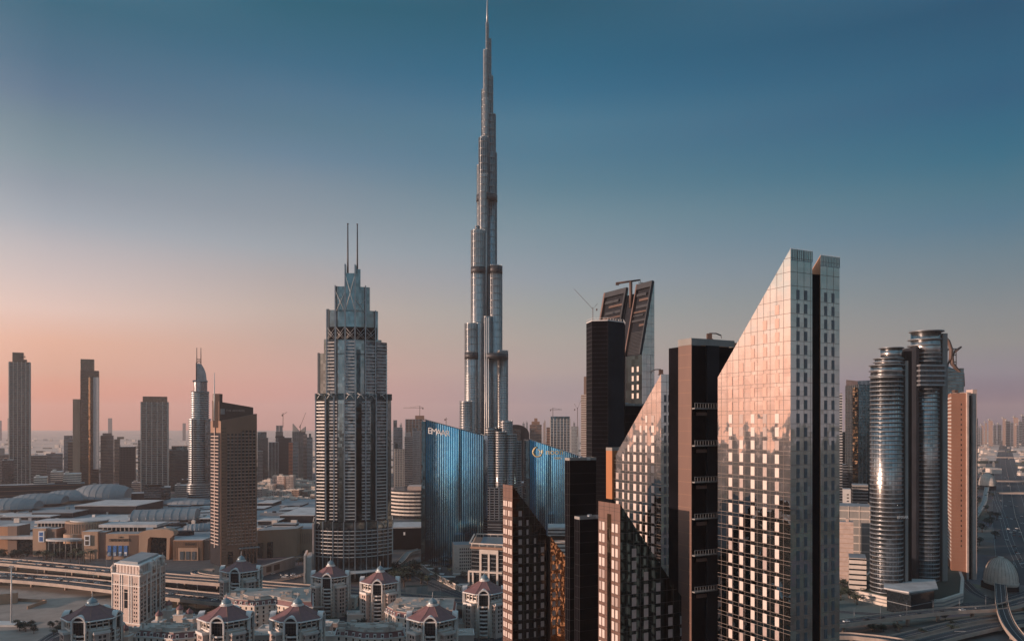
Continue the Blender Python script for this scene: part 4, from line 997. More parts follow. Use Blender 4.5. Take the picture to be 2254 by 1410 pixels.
station('small distant gold shell metro station beside the wide highway', 2173, 1060, 2150, 34, 1.6, 28)
def road(name, pts, wd, z, par=1.1, piers=0, mat='asphalt', lab=None, pm='parapet_concrete', lines=True, thick=1.6, kind='structure', pierw=1.6):
    """pts: ground plan centre line [(x,y)] at height z (or list)"""
    V = mathutils.Vector; n = len(pts); zs = z if isinstance(z, (list, tuple)) else [z]*n
    # resample smoothly
    P2_ = []
    for i in range(n-1):
        p0, p1, p2, p3 = pts[max(i-1, 0)], pts[i], pts[i+1], pts[min(i+2, n-1)]
        for k in range(8):
            t = k/8; q = []
            for c in (0, 1): q.append(.5*((2*p1[c])+(-p0[c]+p2[c])*t+(2*p0[c]-5*p1[c]+4*p2[c]-p3[c])*t*t+(-p0[c]+3*p1[c]-3*p2[c]+p3[c])*t**3))
            P2_.append((q[0], q[1], zs[i]+(zs[i+1]-zs[i])*t))
    P2_.append((*pts[-1], zs[-1])); Lf = []; Rt = []; n2 = len(P2_)
    nrm = []
    for i in range(n2):
        a, c = P2_[max(i-1, 0)], P2_[min(i+1, n2-1)]; dx, dy = c[0]-a[0], c[1]-a[1]; d = math.hypot(dx, dy) or 1; nrm.append((-dy/d, dx/d))
    off = lambda i, o, dz=0: (P2_[i][0]+nrm[i][0]*o, P2_[i][1]+nrm[i][1]*o, P2_[i][2]+dz)
    def strip(b, o0, o1, z0_, z1_, mi=0, closed=True):
        for i in range(n2-1):
            a = [off(i, o0, z0_), off(i, o1, z0_), off(i, o1, z1_), off(i, o0, z1_)]; c = [off(i+1, o0, z0_), off(i+1, o1, z0_), off(i+1, o1, z1_), off(i+1, o0, z1_)]
            b.add(a+c, [(3, 2, 6, 7), (0, 4, 5, 1), (1, 5, 6, 2), (0, 3, 7, 4)], mi)
    b = B(); h = wd/2
    if thick > 0: strip(b, -h, h, -thick, 0)
    else:
        for i in range(n2-1): b.quad(off(i, -h), off(i+1, -h), off(i+1, h), off(i, h))
    r = b.build(name, mat); tag(r, lab, kind=kind)
    if thick > 0:
        b = B(); strip(b, -h-.35, -h+.0, -thick-.4, par); b.build('parapet', pm, r); b = B(); strip(b, h-.0, h+.35, -thick-.4, par); b.build('parapet', pm, r)
    if lines:
        b = B()
        for o in ((-.25, .25) if wd > 14 else (0,)) : 
            for i in range(n2-1): b.quad(off(i, o*wd-.12, .02), off(i+1, o*wd-.12, .02), off(i+1, o*wd+.12, .02), off(i, o*wd+.12, .02))
        for o in (-h+1, h-1):
            for i in range(n2-1): b.quad(off(i, o-.1, .02), off(i+1, o-.1, .02), off(i+1, o+.1, .02), off(i, o+.1, .02))
        b.build('lane_lines', 'line_paint', r)
        if wd > 20:
            b = B(); strip(b, -.3, .3, .0, .9); b.build('median_barrier', pm, r)
    if piers:
        tot = 0
        for i in range(1, n2):
            tot += math.hypot(P2_[i][0]-P2_[i-1][0], P2_[i][1]-P2_[i-1][1])
            if tot > piers:
                tot = 0; b = B(); x, y, zz = P2_[i]
                b.cyl(x, y, pierw, 0, zz-thick-1.8, 10); b.cyl(x, y, pierw, zz-thick-1.8, zz-thick-.02, 10, r2=pierw*2.3); b.build('pier', pm, r)
    return r, P2_, nrm
def gp(px, py, z): return G(px, py, z)
road('metro_track', [gp(2194, 1238, 9), gp(2199, 1262, 9), gp(2203, 1300, 9), gp(2207, 1335, 9), gp(2221, 1372, 9), gp(2250, 1408, 9), gp(2290, 1440, 9)], 9.5, 9, 1.2, 28, 'asphalt', None, 'parapet_concrete', True, 1.6)
road('metro_track', [gp(2173, 1068, 9), gp(2170, 1085, 9), gp(2166, 1105, 9), gp(2150, 1130, 9), gp(2135, 1150, 9)], 9.5, 9, 1.2, 40, 'concrete')
# ground roads on the right
road('highway', [(X(2212, 9000), 9000), (X(2213, 4000), 4000), (X(2222, 2400), 2400), (X(2232, 1650), 1650), gp(2240, 1150, 0), gp(2290, 1290, 0)], 78, .03, 0, 0, 'asphalt', None, thick=0)
road('service_road', [(X(2180, 3200), 3200), (X(2190, 2000), 2000), gp(2205, 1130, 0), gp(2222, 1190, 0), gp(2250, 1250, 0)], 12, .06, 0, 0, 'asphalt', None, thick=0)
road('flyover', [gp(1700, 1392, 9), gp(1843, 1371, 9), gp(1950, 1357, 9), gp(2080, 1343, 9), gp(2192, 1336, 9), gp(2254, 1322, 9), gp(2330, 1300, 9)], 13, 9, 1.1, 32)
road('flyover', [gp(1700, 1400, 7), gp(1843, 1397, 7), gp(1900, 1400, 7), gp(1990, 1412, 7), gp(2100, 1440, 7)], 11, 7, 1.1, 30)
road('flyover', [gp(1960, 1430, 5), gp(2060, 1405, 5), gp(2130, 1388, 5), gp(2200, 1374, 5), gp(2300, 1362, 5)], 14, 5, 1.0, 34)
road('flyover', [gp(1930, 1412, 3), gp(2010, 1394, 3), gp(2110, 1370, 3), gp(2200, 1357, 3), gp(2300, 1345, 3)], 10, 3, 1.0, 34)
road('ground_road', [gp(2085, 1262, 0), gp(2120, 1278, 0), gp(2150, 1305, 0), gp(2200, 1318, 0), gp(2300, 1290, 0)], 12, .05, 0, 0, thick=0)
road('ground_road', [gp(1843, 1345, 0), gp(1960, 1352, 0), gp(2060, 1352, 0), gp(2120, 1330, 0), gp(2200, 1325, 0)], 11, .04, 0, 0, thick=0)
# gantry sign
Yg = 655; r = empty('overhead_sign', (X(2112, Yg), Yg, 0), 'pale overhead road sign gantry above the flyovers at the bottom right', 'sign')
b = B(); b.box(X(2101, Yg), X(2126, Yg), Yg, Yg+.5, Z(1403, Yg), Z(1388, Yg)); b.build('sign_panel', 'metal_white', r)
b = B()
for i in range(7): x = X(2101, Yg)+(X(2126, Yg)-X(2101, Yg))*i/6; b.box(x-.12, x+.12, Yg-.15, Yg-.02, Z(1403, Yg), Z(1388, Yg))
b.box(X(2101, Yg), X(2126, Yg), Yg-.15, Yg-.02, Z(1395.7, Yg), Z(1395.2, Yg)); b.build('sign_frame', 'parapet_concrete', r)
b = B(); b.tube([(X(2085, Yg), Yg+.8, 0), (X(2086, Yg), Yg+.8, Z(1397, Yg)), (X(2100, Yg), Yg+.8, Z(1393, Yg)), (X(2128, Yg), Yg+.8, Z(1394, Yg)), (X(2138, Yg), Yg+.8, Z(1400, Yg)), (X(2139, Yg), Yg+.8, 0)], .3, 6); b.build('gantry_frame', 'metal_grey', r)
# ------------------------------------------------------------ shopping mall
YM = 1055.0
mall = empty('shopping_mall', (X(330, YM), YM, 0), 'sprawling sandstone shopping mall with pale flat roofs and grey vaulted skylights', 'mall')
def mb(name, l_, r__, ytop, Y, depth, mat, z0=0, mtop=None, skew=0):
    zt = Z(ytop, Y); b = B(); x0, x1 = X(l_, Y), X(r__, Y)
    b.prism([(x0, Y), (x1, Y+skew), (x1, Y+skew+depth), (x0, Y+depth)], z0, zt, 0, mtop=1 if mtop else None); return b.build(name, [mat, mtop or mat], mall), zt
def roof(l_, r__, py, zt, depth, mat='pale_roof', z0=14, skew=0, r2=None):
    Y = YG(py, zt); x0, x1 = X(l_, Y), X(r__, Y+skew); b = B()
    b.prism([(x0, Y), (x1, Y+skew), (x1+(r2 or 0), Y+skew+depth), (x0+(r2 or 0), Y+depth)], z0, zt-.9, 1); b.prism([(x0-1, Y-1), (x1+1, Y+skew-1), (x1+1+(r2 or 0), Y+skew+depth), (x0-1+(r2 or 0), Y+depth)], zt-.9, zt, 0); return b.build('roof_slab', [mat, 'dark_grey_cladding'], mall)
b = B(); b.prism([(X(-80, 1090), 1090), (X(455, 1090), 1090), (X(690, 1090), 1090), (X(730, 1750), 1750), (X(-80, 1750), 1750)], 0, 15, 0, mtop=1); b.build('main_hall', ['sandstone_dark', 'grey_roof'], mall)
random.seed(3)
for i in range(46):                                  # patchwork of roof decks
    py = random.uniform(1108, 1168); zt = random.uniform(15.6, 18.5); px = random.uniform(-20, 640); wd = random.uniform(25, 95)
    roof(px, px+wd, py, zt+i*.013, random.uniform(14, 60), random.choice(['pale_roof', 'pale_roof', 'grey_roof', 'blue_roof']), 14.5, random.uniform(-4, 14))
for a in ((165, 300, 1112, 30, 110, 'pale_roof'), (70, 160, 1127, 24, 50, 'grey_roof'), (0, 110, 1136, 21, 30, 'pale_roof'), (300, 330, 1130, 22, 60, 'pale_roof'),
          (440, 470, 1140, 22, 90, 'pale_roof'), (470, 500, 1120, 24, 60, 'pale_roof'), (568, 612, 1145, 24, 34, 'pale_roof'), (616, 690, 1133, 28, 120, 'pale_roof'), (568, 600, 1106, 22, 60, 'pale_roof'), (600, 650, 1152, 22, 20, 'grey_roof'), (568, 640, 1160, 19, 24, 'grey_roof'), (568, 690, 1172, 18, 16, 'blue_roof'), (612, 690, 1166, 20, 9, 'grey_roof')):
    roof(*a)
def vault(pxc, py, zt, wdt, lng, rise, mat, rot=0.0, ends=True, name='vault_roof'):
    """ribbed barrel vault, axis along local x"""
    Y = YG(py, zt)+wdt/2; xc = X(pxc, Y); b = B(); n = 12; m = 8; vs = []
    for j in range(m+1):
        u = -1+2*j/m; sq = sqrt(max(0, 1-abs(u)**2.6*(.55 if ends else 0)))
        for i in range(n+1):
            a = pi*i/n; lx, ly, lz = u*lng/2, -cos(a)*wdt/2*sq, sin(a)*rise*sq
            vs.append((xc+lx*cos(rot)-ly*sin(rot), Y+lx*sin(rot)+ly*cos(rot), zt+lz))
    fs = [(j*(n+1)+i, (j+1)*(n+1)+i, (j+1)*(n+1)+i+1, j*(n+1)+i+1) for j in range(m) for i in range(n)]
    b.add(vs, fs, 0, True); b.poly([vs[i] for i in range(n+1)]); b.poly([vs[m*(n+1)+i] for i in range(n+1)][::-1])
    v = b.build(name, mat, mall); b = B()
    for j in range(0, m+1):
        b.tube([tuple(vs[j*(n+1)+i]) for i in range(n+1)], .45, 4)
    b.build('roof_rib', 'metal_grey', v)
vault(228, 1098, 24, 95, 100, 27, 'blue_roof', .12); vault(150, 1102, 22, 70, 80, 19, 'blue_roof', .2); vault(88, 1110, 21, 80, 90, 18, 'blue_roof', .2); vault(25, 1122, 20, 80, 90, 18, 'blue_roof', .2)
vault(365, 1145, 19, 60, 96, 15, 'blue_roof', .22, False); vault(440, 1168, 16, 34, 44, 9, 'grey_roof', .3); vault(415, 1110, 18, 50, 100, 9, 'grey_roof', .0)
for pxc, py, rx_, ry_ in ((390, 1151, 14, 8), (428, 1143, 10, 8), (200, 1150, 26, 16), (405, 1168, 14, 10)):
    Y = YG(py, 20.5); b = B(); b.prism(elli(X(pxc, Y), Y, rx_, ry_, 24), 14, 20.6, smooth=False); b.build('roof_oculus', 'dark_grey_cladding' if pxc != 200 else 'pale_roof', mall)
# front elevation
mb('red_block', -10, 17, 1158, 1075, 30, 'copper_wall', 0, 'pale_roof'); mb('red_block', 17, 37, 1157, 1075, 30, 'sandstone_dark', 0, 'pale_roof')
w1, z1 = mb('screen_block', 72, 101, 1162, 1062, 20, 'sandstone', 0, 'pale_roof'); mb('screen_block_side', 101, 124, 1163, 1064, 24, 'sandstone_dark', 0, 'pale_roof')  # side uses darker stone, its shade put into the colour
mb('long_canopy', -20, 72, 1180, 1068, 14, 'pale_roof', Z(1186, 1068)); mb('glazed_front', -20, 72, 1187, 1076, 10, 'dark_window')
mb('penthouse_glass', 82, 146, 1151, 1085, 20, 'dark_window', 14); mb('penthouse_roof', 76, 152, 1146, 1080, 30, 'pale_roof', Z(1151, 1080))
b = B()
for i in range(9): x = X(83+i*7.5, 1084); b.box(x-.35, x+.35, 1084, 1085, 16, Z(1151, 1084))
b.build('glazing_post', 'pale_stone', mall)
Yd_ = 1085; b = B(); b.prism(elli(X(192, Yd_), Yd_, 26, 24, 40), 0, Z(1149, Yd_-24), smooth=True); b.build('round_drum', 'sandstone', mall)
b = B()
for i in range(26):
    a = pi+pi*i/25; b.box(X(192, Yd_)+26*cos(a)-.6, X(192, Yd_)+26*cos(a)+.6, Yd_+24*sin(a)-.7, Yd_+24*sin(a)+.2, 8, Z(1153, Yd_-24))
b.build('drum_fluting', 'sandstone_dark', mall)
b = B(); b.prism(elli(X(198, Yd_), Yd_, 24, 22, 40), Z(1149, Yd_-24), Z(1147, Yd_-24)); b.build('drum_roof', 'pale_roof', mall)
b = B(); b.prism(elli(X(163, 1062), 1062, 13, 10, 24), 0, Z(1176, 1052)); b.build('low_drum', 'sandstone', mall)
b = B(); b.prism(elli(X(142, 1042), 1042, 23.5, 9, 36), Z(1189, 1033)-1.2, Z(1187, 1033)); b.build('entrance_canopy', 'pale_roof', mall)
b = B()
for i in range(6): b.cyl(X(142, 1042)-18+7.2*i, 1038, .5, 0, Z(1190, 1033), 8)
b.build('canopy_columns', 'concrete', mall)
mb('entrance_glass', 105, 180, 1196, 1052, 4, 'dark_window')
w2, z2 = mb('screen_block', 180, 215, 1169, 1040, 22, 'sandstone', 0, 'pale_roof'); mb('screen_block_side', 215, 233, 1170, 1043, 26, 'sandstone_dark', 0, 'pale_roof')  # again the shaded flank is coloured as darker stone
for px, py0, py1, Y in ((85, 1168, 1192, 1061), (186, 1177, 1200, 1039)):
    b = B(); b.box(X(px, Y), X(px+12.5, Y), Y-.6, Y+.9, Z(py1, Y), Z(py0, Y)); s_ = b.build('advert_frame', 'sign_white', mall)
    b = B(); b.box(X(px+2, Y), X(px+10, Y), Y-.75, Y-.5, Z(py0+10.5, Y), Z(py0+2.5, Y)); b.box(X(px+2, Y), X(px+10, Y), Y-.75, Y-.5, Z(py1-1.5, Y), Z(py0+12.5, Y)); b.build('advert_image', 'sign_dark' if px > 100 else 'screen_blue', s_)
mb('sign_wall', 233, 306, 1174, 1036, 30, 'sandstone', 0, 'grey_roof')
b = B()
for i in range(22):
    x = X(284+i, 1036); b.box(x-.15, x+.15, 1035.6, 1036, 1, Z(1177, 1036))
b.build('wall_fluting', 'sandstone_dark', mall)
mb('penthouse_glass', 226, 306, 1160, 1062, 20, 'dark_window', 14); mb('penthouse_roof', 217, 345, 1154, 1058, 36, 'pale_roof', Z(1160, 1058))
b = B()
for i in range(9): x = X(227+i*9.5, 1061); b.box(x-.35, x+.35, 1060.6, 1062, 16, Z(1160, 1061))
b.build('glazing_post', 'pale_stone', mall)
for i in range(4):
    Y = 1035.4; px = 237+i*12; b = B(); b.box(X(px, Y), X(px+7.5, Y), Y-.3, Y+.5, Z(1223, Y), Z(1200, Y)); b.build('advert_banner', 'screen_blue', mall)
    b = B(); b.box(X(px+1, Y), X(px+6.5, Y), Y-.5, Y-.3, Z(1222, Y), Z(1214, Y)); b.build('advert_banner', 'sign_white', mall)
Y = 1035.6
txt('THE', 2.6, (X(264, Y), Y-.3, Z(1181.5, Y)), 0, 'sign_dark', 'lettering', mall, .2); txt('DUBAI MALL', 5.0, (X(264, Y), Y-.3, Z(1188, Y)), 0, 'sign_dark', 'lettering', mall, .3)
txt('دبي مول', 3.5, (X(264, Y), Y-.3, Z(1178, Y)), 0, 'sign_dark', 'lettering', mall) if 0 else None
# portal
b = B(); Yp = 1034
out = [(305, 1232), (306, 1172), (316, 1168), (340, 1165), (368, 1164), (381, 1168), (383, 1176), (374, 1184), (372, 1232)]
inn = [(366, 1232), (367, 1183), (330, 1181), (326, 1186), (322, 1232)]
pts = [(X(p, Yp), Z(min(q, 1230), Yp) if q < 1230 else 0) for p, q in out+inn]
k_ = len(pts); b.add([(x, Yp, zz) for x, zz in pts]+[(x, Yp+14, zz) for x, zz in pts], [tuple(range(k_)), tuple(range(2*k_-1, k_-1, -1))]+[((i+1) % k_, i, k_+i, k_+(i+1) % k_) for i in range(k_)]); b.build('portal_arch', 'sandstone', mall)
mb('portal_glass', 322, 367, 1181, 1044, 4, 'dark_window')
w3, z3 = mb('sign_wall', 381, 446, 1188, 1030, 30, 'copper_wall', 0, 'pale_roof'); mb('side_wall', 446, 461, 1188, 1034, 30, 'sandstone_dark')  # flank painted darker for the shade it lies in
b = B()
for i in range(18): x = X(382+i*3.6, 1030); b.box(x-.15, x+.15, 1029.6, 1030, 1, Z(1190, 1030))
b.build('wall_fluting', 'sandstone_dark', mall)
Y = 1029.3; txt('EMAAR', 4.2, (X(418, Y), Y, Z(1197, Y)), 0, 'sign_dark', 'lettering', mall, .3); mb('door_surround', 392, 436, 1205, 1028.6, 1.5, 'sandstone')
for px in (396, 409, 422): b = B(); b.box(X(px, 1028), X(px+8, 1028), 1028, 1028.8, 1, Z(1213, 1028)); b.build('glass_door', 'pane_slate', mall)
# right hand part of the front
mb('long_wall', 566, 645, 1167, 1045, 30, 'sandstone', 0, 'grey_roof', 20); mb('long_wall', 644, 692, 1163, 1080, 30, 'sandstone', 0, 'grey_roof')
mb('dark_doorway', 567, 577, 1195, 1043.5, 8, 'dark_window'); mb('dark_doorway', 588, 598, 1193, 1047, 8, 'dark_window'); mb('roof_gap', 576, 612, 1176, 1040, 10, 'dark_grey_cladding', Z(1180, 1040)) if 0 else None
b = B()
for i in range(10): x = X(650+i*4, 1080); b.box(x-.3, x+.3, 1079.6, 1080, 14, Z(1168, 1080)-3)
b.build('wall_slots', 'sandstone_dark', mall)
for px, py, zt, ww in ((632, 1178, 19, 7), (598, 1144, 26, 8), (470, 1180, 18, 9), (250, 1145, 21, 8), (30, 1140, 22, 9), (215, 1140, 20, 6), (120, 1140, 20, 5), (660, 1160, 21, 8), (640, 1144, 26, 9)):
    Y = YG(py, zt); b = B(); b.box(X(px, Y), X(px, Y)+ww, Y, Y+5, 15, zt); b.build('roof_plant', 'pale_stone', mall)
# parking wall with posters
pw = empty('parking_wall', (*G(610, 1262), 0), 'grey sloping parking wall with two dark posters beside the brown hotel', 'wall')
a, c = G(575, 1268), G(650, 1248); b = B(); b.seg(a, c, 0, [11, 13, 13, 11], .1, 4); b.build('wall', 'concrete', pw)
b = B(); 
for t0, t1 in ((.14, .28), (.36, .52)): b.seg((a[0]+(c[0]-a[0])*t0, a[1]+(c[1]-a[1])*t0), (a[0]+(c[0]-a[0])*t1, a[1]+(c[1]-a[1])*t1), 3, 9.5, .4, -.11)
b.build('poster', 'sign_dark', pw)
# plaza, roads and plots on the left
def plot(name, pts, mat, z=.02):
    b = B(); b.poly([(*G(px, py), z) for px, py in pts]); return tag(b.build(name, mat), kind='structure')
plot('plaza', ((-60, 1228), (470, 1230), (470, 1268), (-60, 1248)), 'paving')
plot('sandy_lot', ((-80, 1285), (262, 1298), (262, 1350), (100, 1410), (-150, 1410)), 'sand')
plot('car_park', ((568, 1250), (700, 1240), (700, 1285), (568, 1290)), 'asphalt', .03)
plot('courtyard', ((250, 1345), (1112, 1345), (1112, 1500), (60, 1500), (120, 1400)), 'asphalt', .015)  # dark asphalt tone also stands in for shadows between the towers
plot('pavement', ((860, 1225), (1110, 1225), (1110, 1300), (860, 1300)), 'paving', .02)
road('flyover', [gp(-200, 1222, 9), gp(0, 1234.5, 9), gp(130, 1246, 9), gp(248, 1257, 9), gp(365, 1269, 9), gp(480, 1278, 9), gp(600, 1288, 9), gp(700, 1296, 9), gp(900, 1314, 9), gp(1060, 1331, 9), gp(1160, 1341, 9)], 27, 9, 1.3, 38)
road('flyover', [gp(-200, 1252, 9), gp(0, 1267, 9), gp(130, 1277, 9), gp(248, 1290, 9), gp(365, 1305, 9), gp(480, 1317, 9), gp(600, 1330, 9), gp(700, 1342, 9)], 34, 9, 1.3, 38)
road('ramp', [gp(500, 1270, 8), gp(470, 1266, 9), gp(440, 1262, 9), gp(428, 1258, 9), gp(436, 1253, 9), gp(470, 1252, 9)], 7, 8, 1.2, 0)
road('footbridge', [gp(925, 1208, 6), gp(900, 1215, 6), gp(885, 1232, 3), gp(868, 1246, 1)], 8, [6, 6, 3, 1], 1.0, 0, 'concrete', lines=False)
road('slip_road', [gp(575, 1283, 0), gp(640, 1272, 0), gp(690, 1258, 0)], 6, .4, .9, 0, 'concrete', lines=False, thick=.2)
road('ground_road', [gp(-100, 1262, 0), gp(120, 1262, 0), gp(300, 1285, 0), gp(500, 1300, 0), gp(760, 1325, 0)], 16, .06, thick=0)
road('ground_road', [gp(900, 1262, 0), gp(960, 1290, 0), gp(1040, 1318, 0), gp(1120, 1330, 0)], 14, .06, thick=0)
road('ground_road', [gp(60, 1440, 0), gp(110, 1400, 0), gp(190, 1360, 0), gp(260, 1330, 0)], 9, .08, thick=0)
# yard wall and buildings on the sandy lot
r, f, zt = ptower('site_building', 'small flat sandstone building on the sandy lot at the far left', -30, 40, 1307, 775, 14, 'sandstone', None, roofm='sand', cat='building')
fl_ = empty('flood_light', (X(25, 700), 700, 0), 'tall white floodlight mast standing on a white base at the far left', 'light mast')
b = B(); b.tube([(X(25, 700), 700, 0), (X(25, 700), 700, Z(1246, 700))], [.75, .45], 8); b.build('mast', 'metal_white', fl_)
b = B(); b.box(X(25, 700)-2, X(25, 700)+2, 699.5, 700.5, Z(1249, 700), Z(1245, 700)); b.build('lamp_head', 'metal_grey', fl_)
b = B(); b.box(X(25, 700)-14, X(25, 700)+12, 690, 704, 0, 1.6); b.build('base', 'metal_white', fl_)
yw = empty('yard_wall', (*G(70, 1335), 0), 'low sandstone wall edging the sandy lot behind the floodlight mast', 'wall')
b = B(); p, q, s_ = G(40, 1322), G(102, 1326), G(60, 1340); b.seg(p, q, 0, 3, .3, .3); b.seg(q, s_, 0, 3, .3, .3); b.build('wall', 'sandstone', yw)

# ------------------------------------------------------------ arabesque apartment towers with maroon roofs
def octo(R, z=None, c=(0, 0)): return [(c[0]+R*cos(pi/8+pi/4*i), c[1]+R*sin(pi/8+pi/4*i)) for i in range(8)]
ROD = 'round apartment towers with maroon roofs'
def make_domed():
    t = empty('apartment_tower', (0, 0, 0), 'x', 'tower', ROD); R = 16.2
    b = B(); b.prism(octo(R), 0, 28.6); b.build('wall', 'beige_stone', t)
    b = B()
    for i in range(4):
        a = pi/4+pi/2*i; cx, cy = 14.6*cos(a), 14.6*sin(a); f = rect(cx-4.6, cx+4.6, cy-4.6, cy+4.6, a)
        b.prism(f, 0, 26.2)
    b.build('corner_wing', 'pink_stone', t)
    b = B()
    for i in range(4):
        a = pi/4+pi/2*i; cx, cy = 14.6*cos(a), 14.6*sin(a)
        b.prism(rect(cx-5.3, cx+5.3, cy-5.3, cy+5.3, a), 26.2, 27.1)
        f = rect(cx-5.4, cx+5.4, cy-5.4, cy+5.4, a)
        for k in range(4): b.seg(f[k], f[(k+1) % 4], 27.1, 28.0, .0, .3)
    b.build('terrace', 'white_trim', t)
    b = B(); b.prism(octo(R+.7), 28.3, 29.2); b.prism(octo(R+.35), 13.9, 14.3); b.prism(octo(R+.3), 4.0, 4.5); b.build('cornice', 'white_trim', t)
    b = B(); b.prism(octo(13.6), 29.2, 35.1); b.build('glazed_storey', 'dark_window', t)
    b = B()
    for i in range(8):
        a0 = pi/8+pi/4*i
        for da in (0, .26, .52): b.cyl(15.9*cos(a0+da)*(1 if da == 0 else .975), 15.9*sin(a0+da)*(1 if da == 0 else .975), .42, 29.2, 35.1, 8)
    b.build('colonnade', 'beige_stone', t)
    b = B(); o = octo(15.8)
    for i in range(8): b.seg(o[i], o[(i+1) % 8], 32.0, 32.9, .1, .6)
    for i in range(8): b.seg(o[i], o[(i+1) % 8], 29.2, 30.2, .0, .15)
    b.build('gallery_rail', 'white_trim', t)
    b = B()
    pr = [(19.7, 35.0), (19.7, 35.6), (19.1, 35.8), (13.2, 38.2), (8.2, 40.9), (4.2, 43.4)]
    vs = []
    for rr, zz in pr: vs += [(x, y, zz) for x, y in octo(rr)]
    b.add(vs, [(j*8+i, j*8+(i+1) % 8, (j+1)*8+(i+1) % 8, (j+1)*8+i) for j in range(2, len(pr)-1) for i in range(8)], 0)
    b.add(vs, [(j*8+i, j*8+(i+1) % 8, (j+1)*8+(i+1) % 8, (j+1)*8+i) for j in range(0, 2) for i in range(8)], 1)
    b.poly([(x, y, 35.0) for x, y in octo(19.7)][::-1], 1)
    rf = b.build('roof', ['roof_maroon', 'white_trim'], t)
    b = B()
    for i in range(8):
        b.tube([(rr*cos(pi/8+pi/4*i), rr*sin(pi/8+pi/4*i), zz+.05) for rr, zz in pr[2:]], .14, 4)
    b.build('ridge', 'brown_cladding', rf)
    cu = B(); cu.cyl(0, 0, 4.4, 43.2, 44.0, 16); cu.cyl(0, 0, 3.5, 44.0, 45.0, 16); cup = cu.build('cupola', 'white_trim', t)
    d = B(); d.lathe(0, 0, [(3.6, 45.0), (3.5, 45.7), (2.9, 46.7), (1.7, 47.7), (.7, 48.3), (.25, 49.0)], 16); d.build('dome', 'dome_blue', cup)
    d = B(); d.tube([(0, 0, 48.8), (0, 0, 52.6)], [.25, .12], 6); d.build('finial', 'white_trim', cup)
    for s in range(4):
        A = -pi/2+s*pi/2
        def T(lx, ly, zz): return (lx*cos(A+pi/2)-ly*sin(A+pi/2), lx*sin(A+pi/2)+ly*cos(A+pi/2), zz)
        n = 12; b = B(); ro, ri = 5.0, 3.9
        yf, yb = -18.7, -8.5
        ring = [(cos(pi*i/n), sin(pi*i/n)) for i in range(n+1)]
        prof_o = [(ro, -7)]+[(ro*c_, ro*s_*1.05) for c_, s_ in ring]+[(-ro, -7)]; prof_i = [(ri, -7)]+[(ri*c_, ri*s_*1.05) for c_, s_ in ring]+[(-ri, -7)]
        zc = 34.2; N_ = len(prof_o)
        vf = [T(x, yf, zc+zz) for x, zz in prof_o]+[T(x, yf, zc+zz) for x, zz in prof_i]+[T(x*(.45 if zz > .5 else 1), (-14.6 if zz > .5 else yf+2.2), zc+(zz*.55+2.6 if zz > .5 else zz)) for x, zz in prof_o]+[T(x, yf+2.6, zc+zz) for x, zz in prof_i]
        fs = []
        for i in range(N_-1):
            fs += [(i, i+1, N_+i+1, N_+i), (i+1, i, 2*N_+i, 2*N_+i+1), (N_+i, N_+i+1, 3*N_+i+1, 3*N_+i)]
        b.add(vf, fs, 0, False); dm = b.build('arched_dormer', 'white_trim', t)
        b = B(); b.poly([T(x, yf+1.6, zc+zz) for x, zz in prof_i]); b.build('arch_window', 'dark_window', dm)
        b = B()
        for x in (-2, 0, 2): b.box(*sorted((T(x-.1, yf+1.3, 0)[0], T(x+.1, yf+1.5, 0)[0])), *sorted((T(x-.1, yf+1.3, 0)[1], T(x+.1, yf+1.5, 0)[1])), 27.4, zc+3)
        for zz in (29.5, 31.8, 34.2): b.box(*sorted((T(-ri, yf+1.3, 0)[0], T(ri, yf+1.5, 0)[0])), *sorted((T(-ri, yf+1.3, 0)[1], T(ri, yf+1.5, 0)[1])), zz, zz+.18)
        b.build('window_bars', 'metal_dark', dm)
        b = B()
        for x in (-ro+.45, ro-.45): q = T(x, yf+.6, 0); b.cyl(q[0], q[1], .55, 0, 27.6, 8)
        b.build('column', 'beige_stone', t)
        if s == 1 or s == 0 or s == 3:
            for k in range(8):
                zz = 2.6+3.2*k; bb = B(); pp = [T(-3.6, -15, zz), T(3.6, -15, zz), T(3.6, -17.3, zz), (T(0, -18.2, zz)), T(-3.6, -17.3, zz)]
                bb.prism([(p[0], p[1]) for p in pp][::-1], zz-.2, zz+.12)
                o = [(p[0], p[1]) for p in pp]
                for i in (2, 3): bb.seg(o[i+1], o[i], zz+.12, zz+1.0, .0, .15)
                bb.build('balcony', 'white_trim', t)
                bb = B(); a_, c_ = T(-3.2, -15.05, 0), T(3.2, -15.05, 0); bb.seg((a_[0], a_[1]), (c_[0], c_[1]), zz+.15, zz+2.5, .08, 0); bb.build('balcony_door', 'dark_window', t)
    # windows: front five facets
    ws = []
    oc = octo(R)
    for i in range(8):
        p, q = oc[i], oc[(i+1) % 8]; m_ = ((p[0]+q[0])/2, (p[1]+q[1])/2)
        if m_[1] > 7: continue
        d = math.hypot(q[0]-p[0], q[1]-p[1]); u_ = ((q[0]-p[0])/d, (q[1]-p[1])/d)
        card = abs(m_[0]) < 1 or abs(m_[1]) < 1
        for k in range(8):
            zz = 3.2+3.2*k+ .8
            if card: 
                for tt in (.14*d, .86*d): ws.append(((p[0]+u_[0]*tt, p[1]+u_[1]*tt), u_, zz))
            else:
                pass
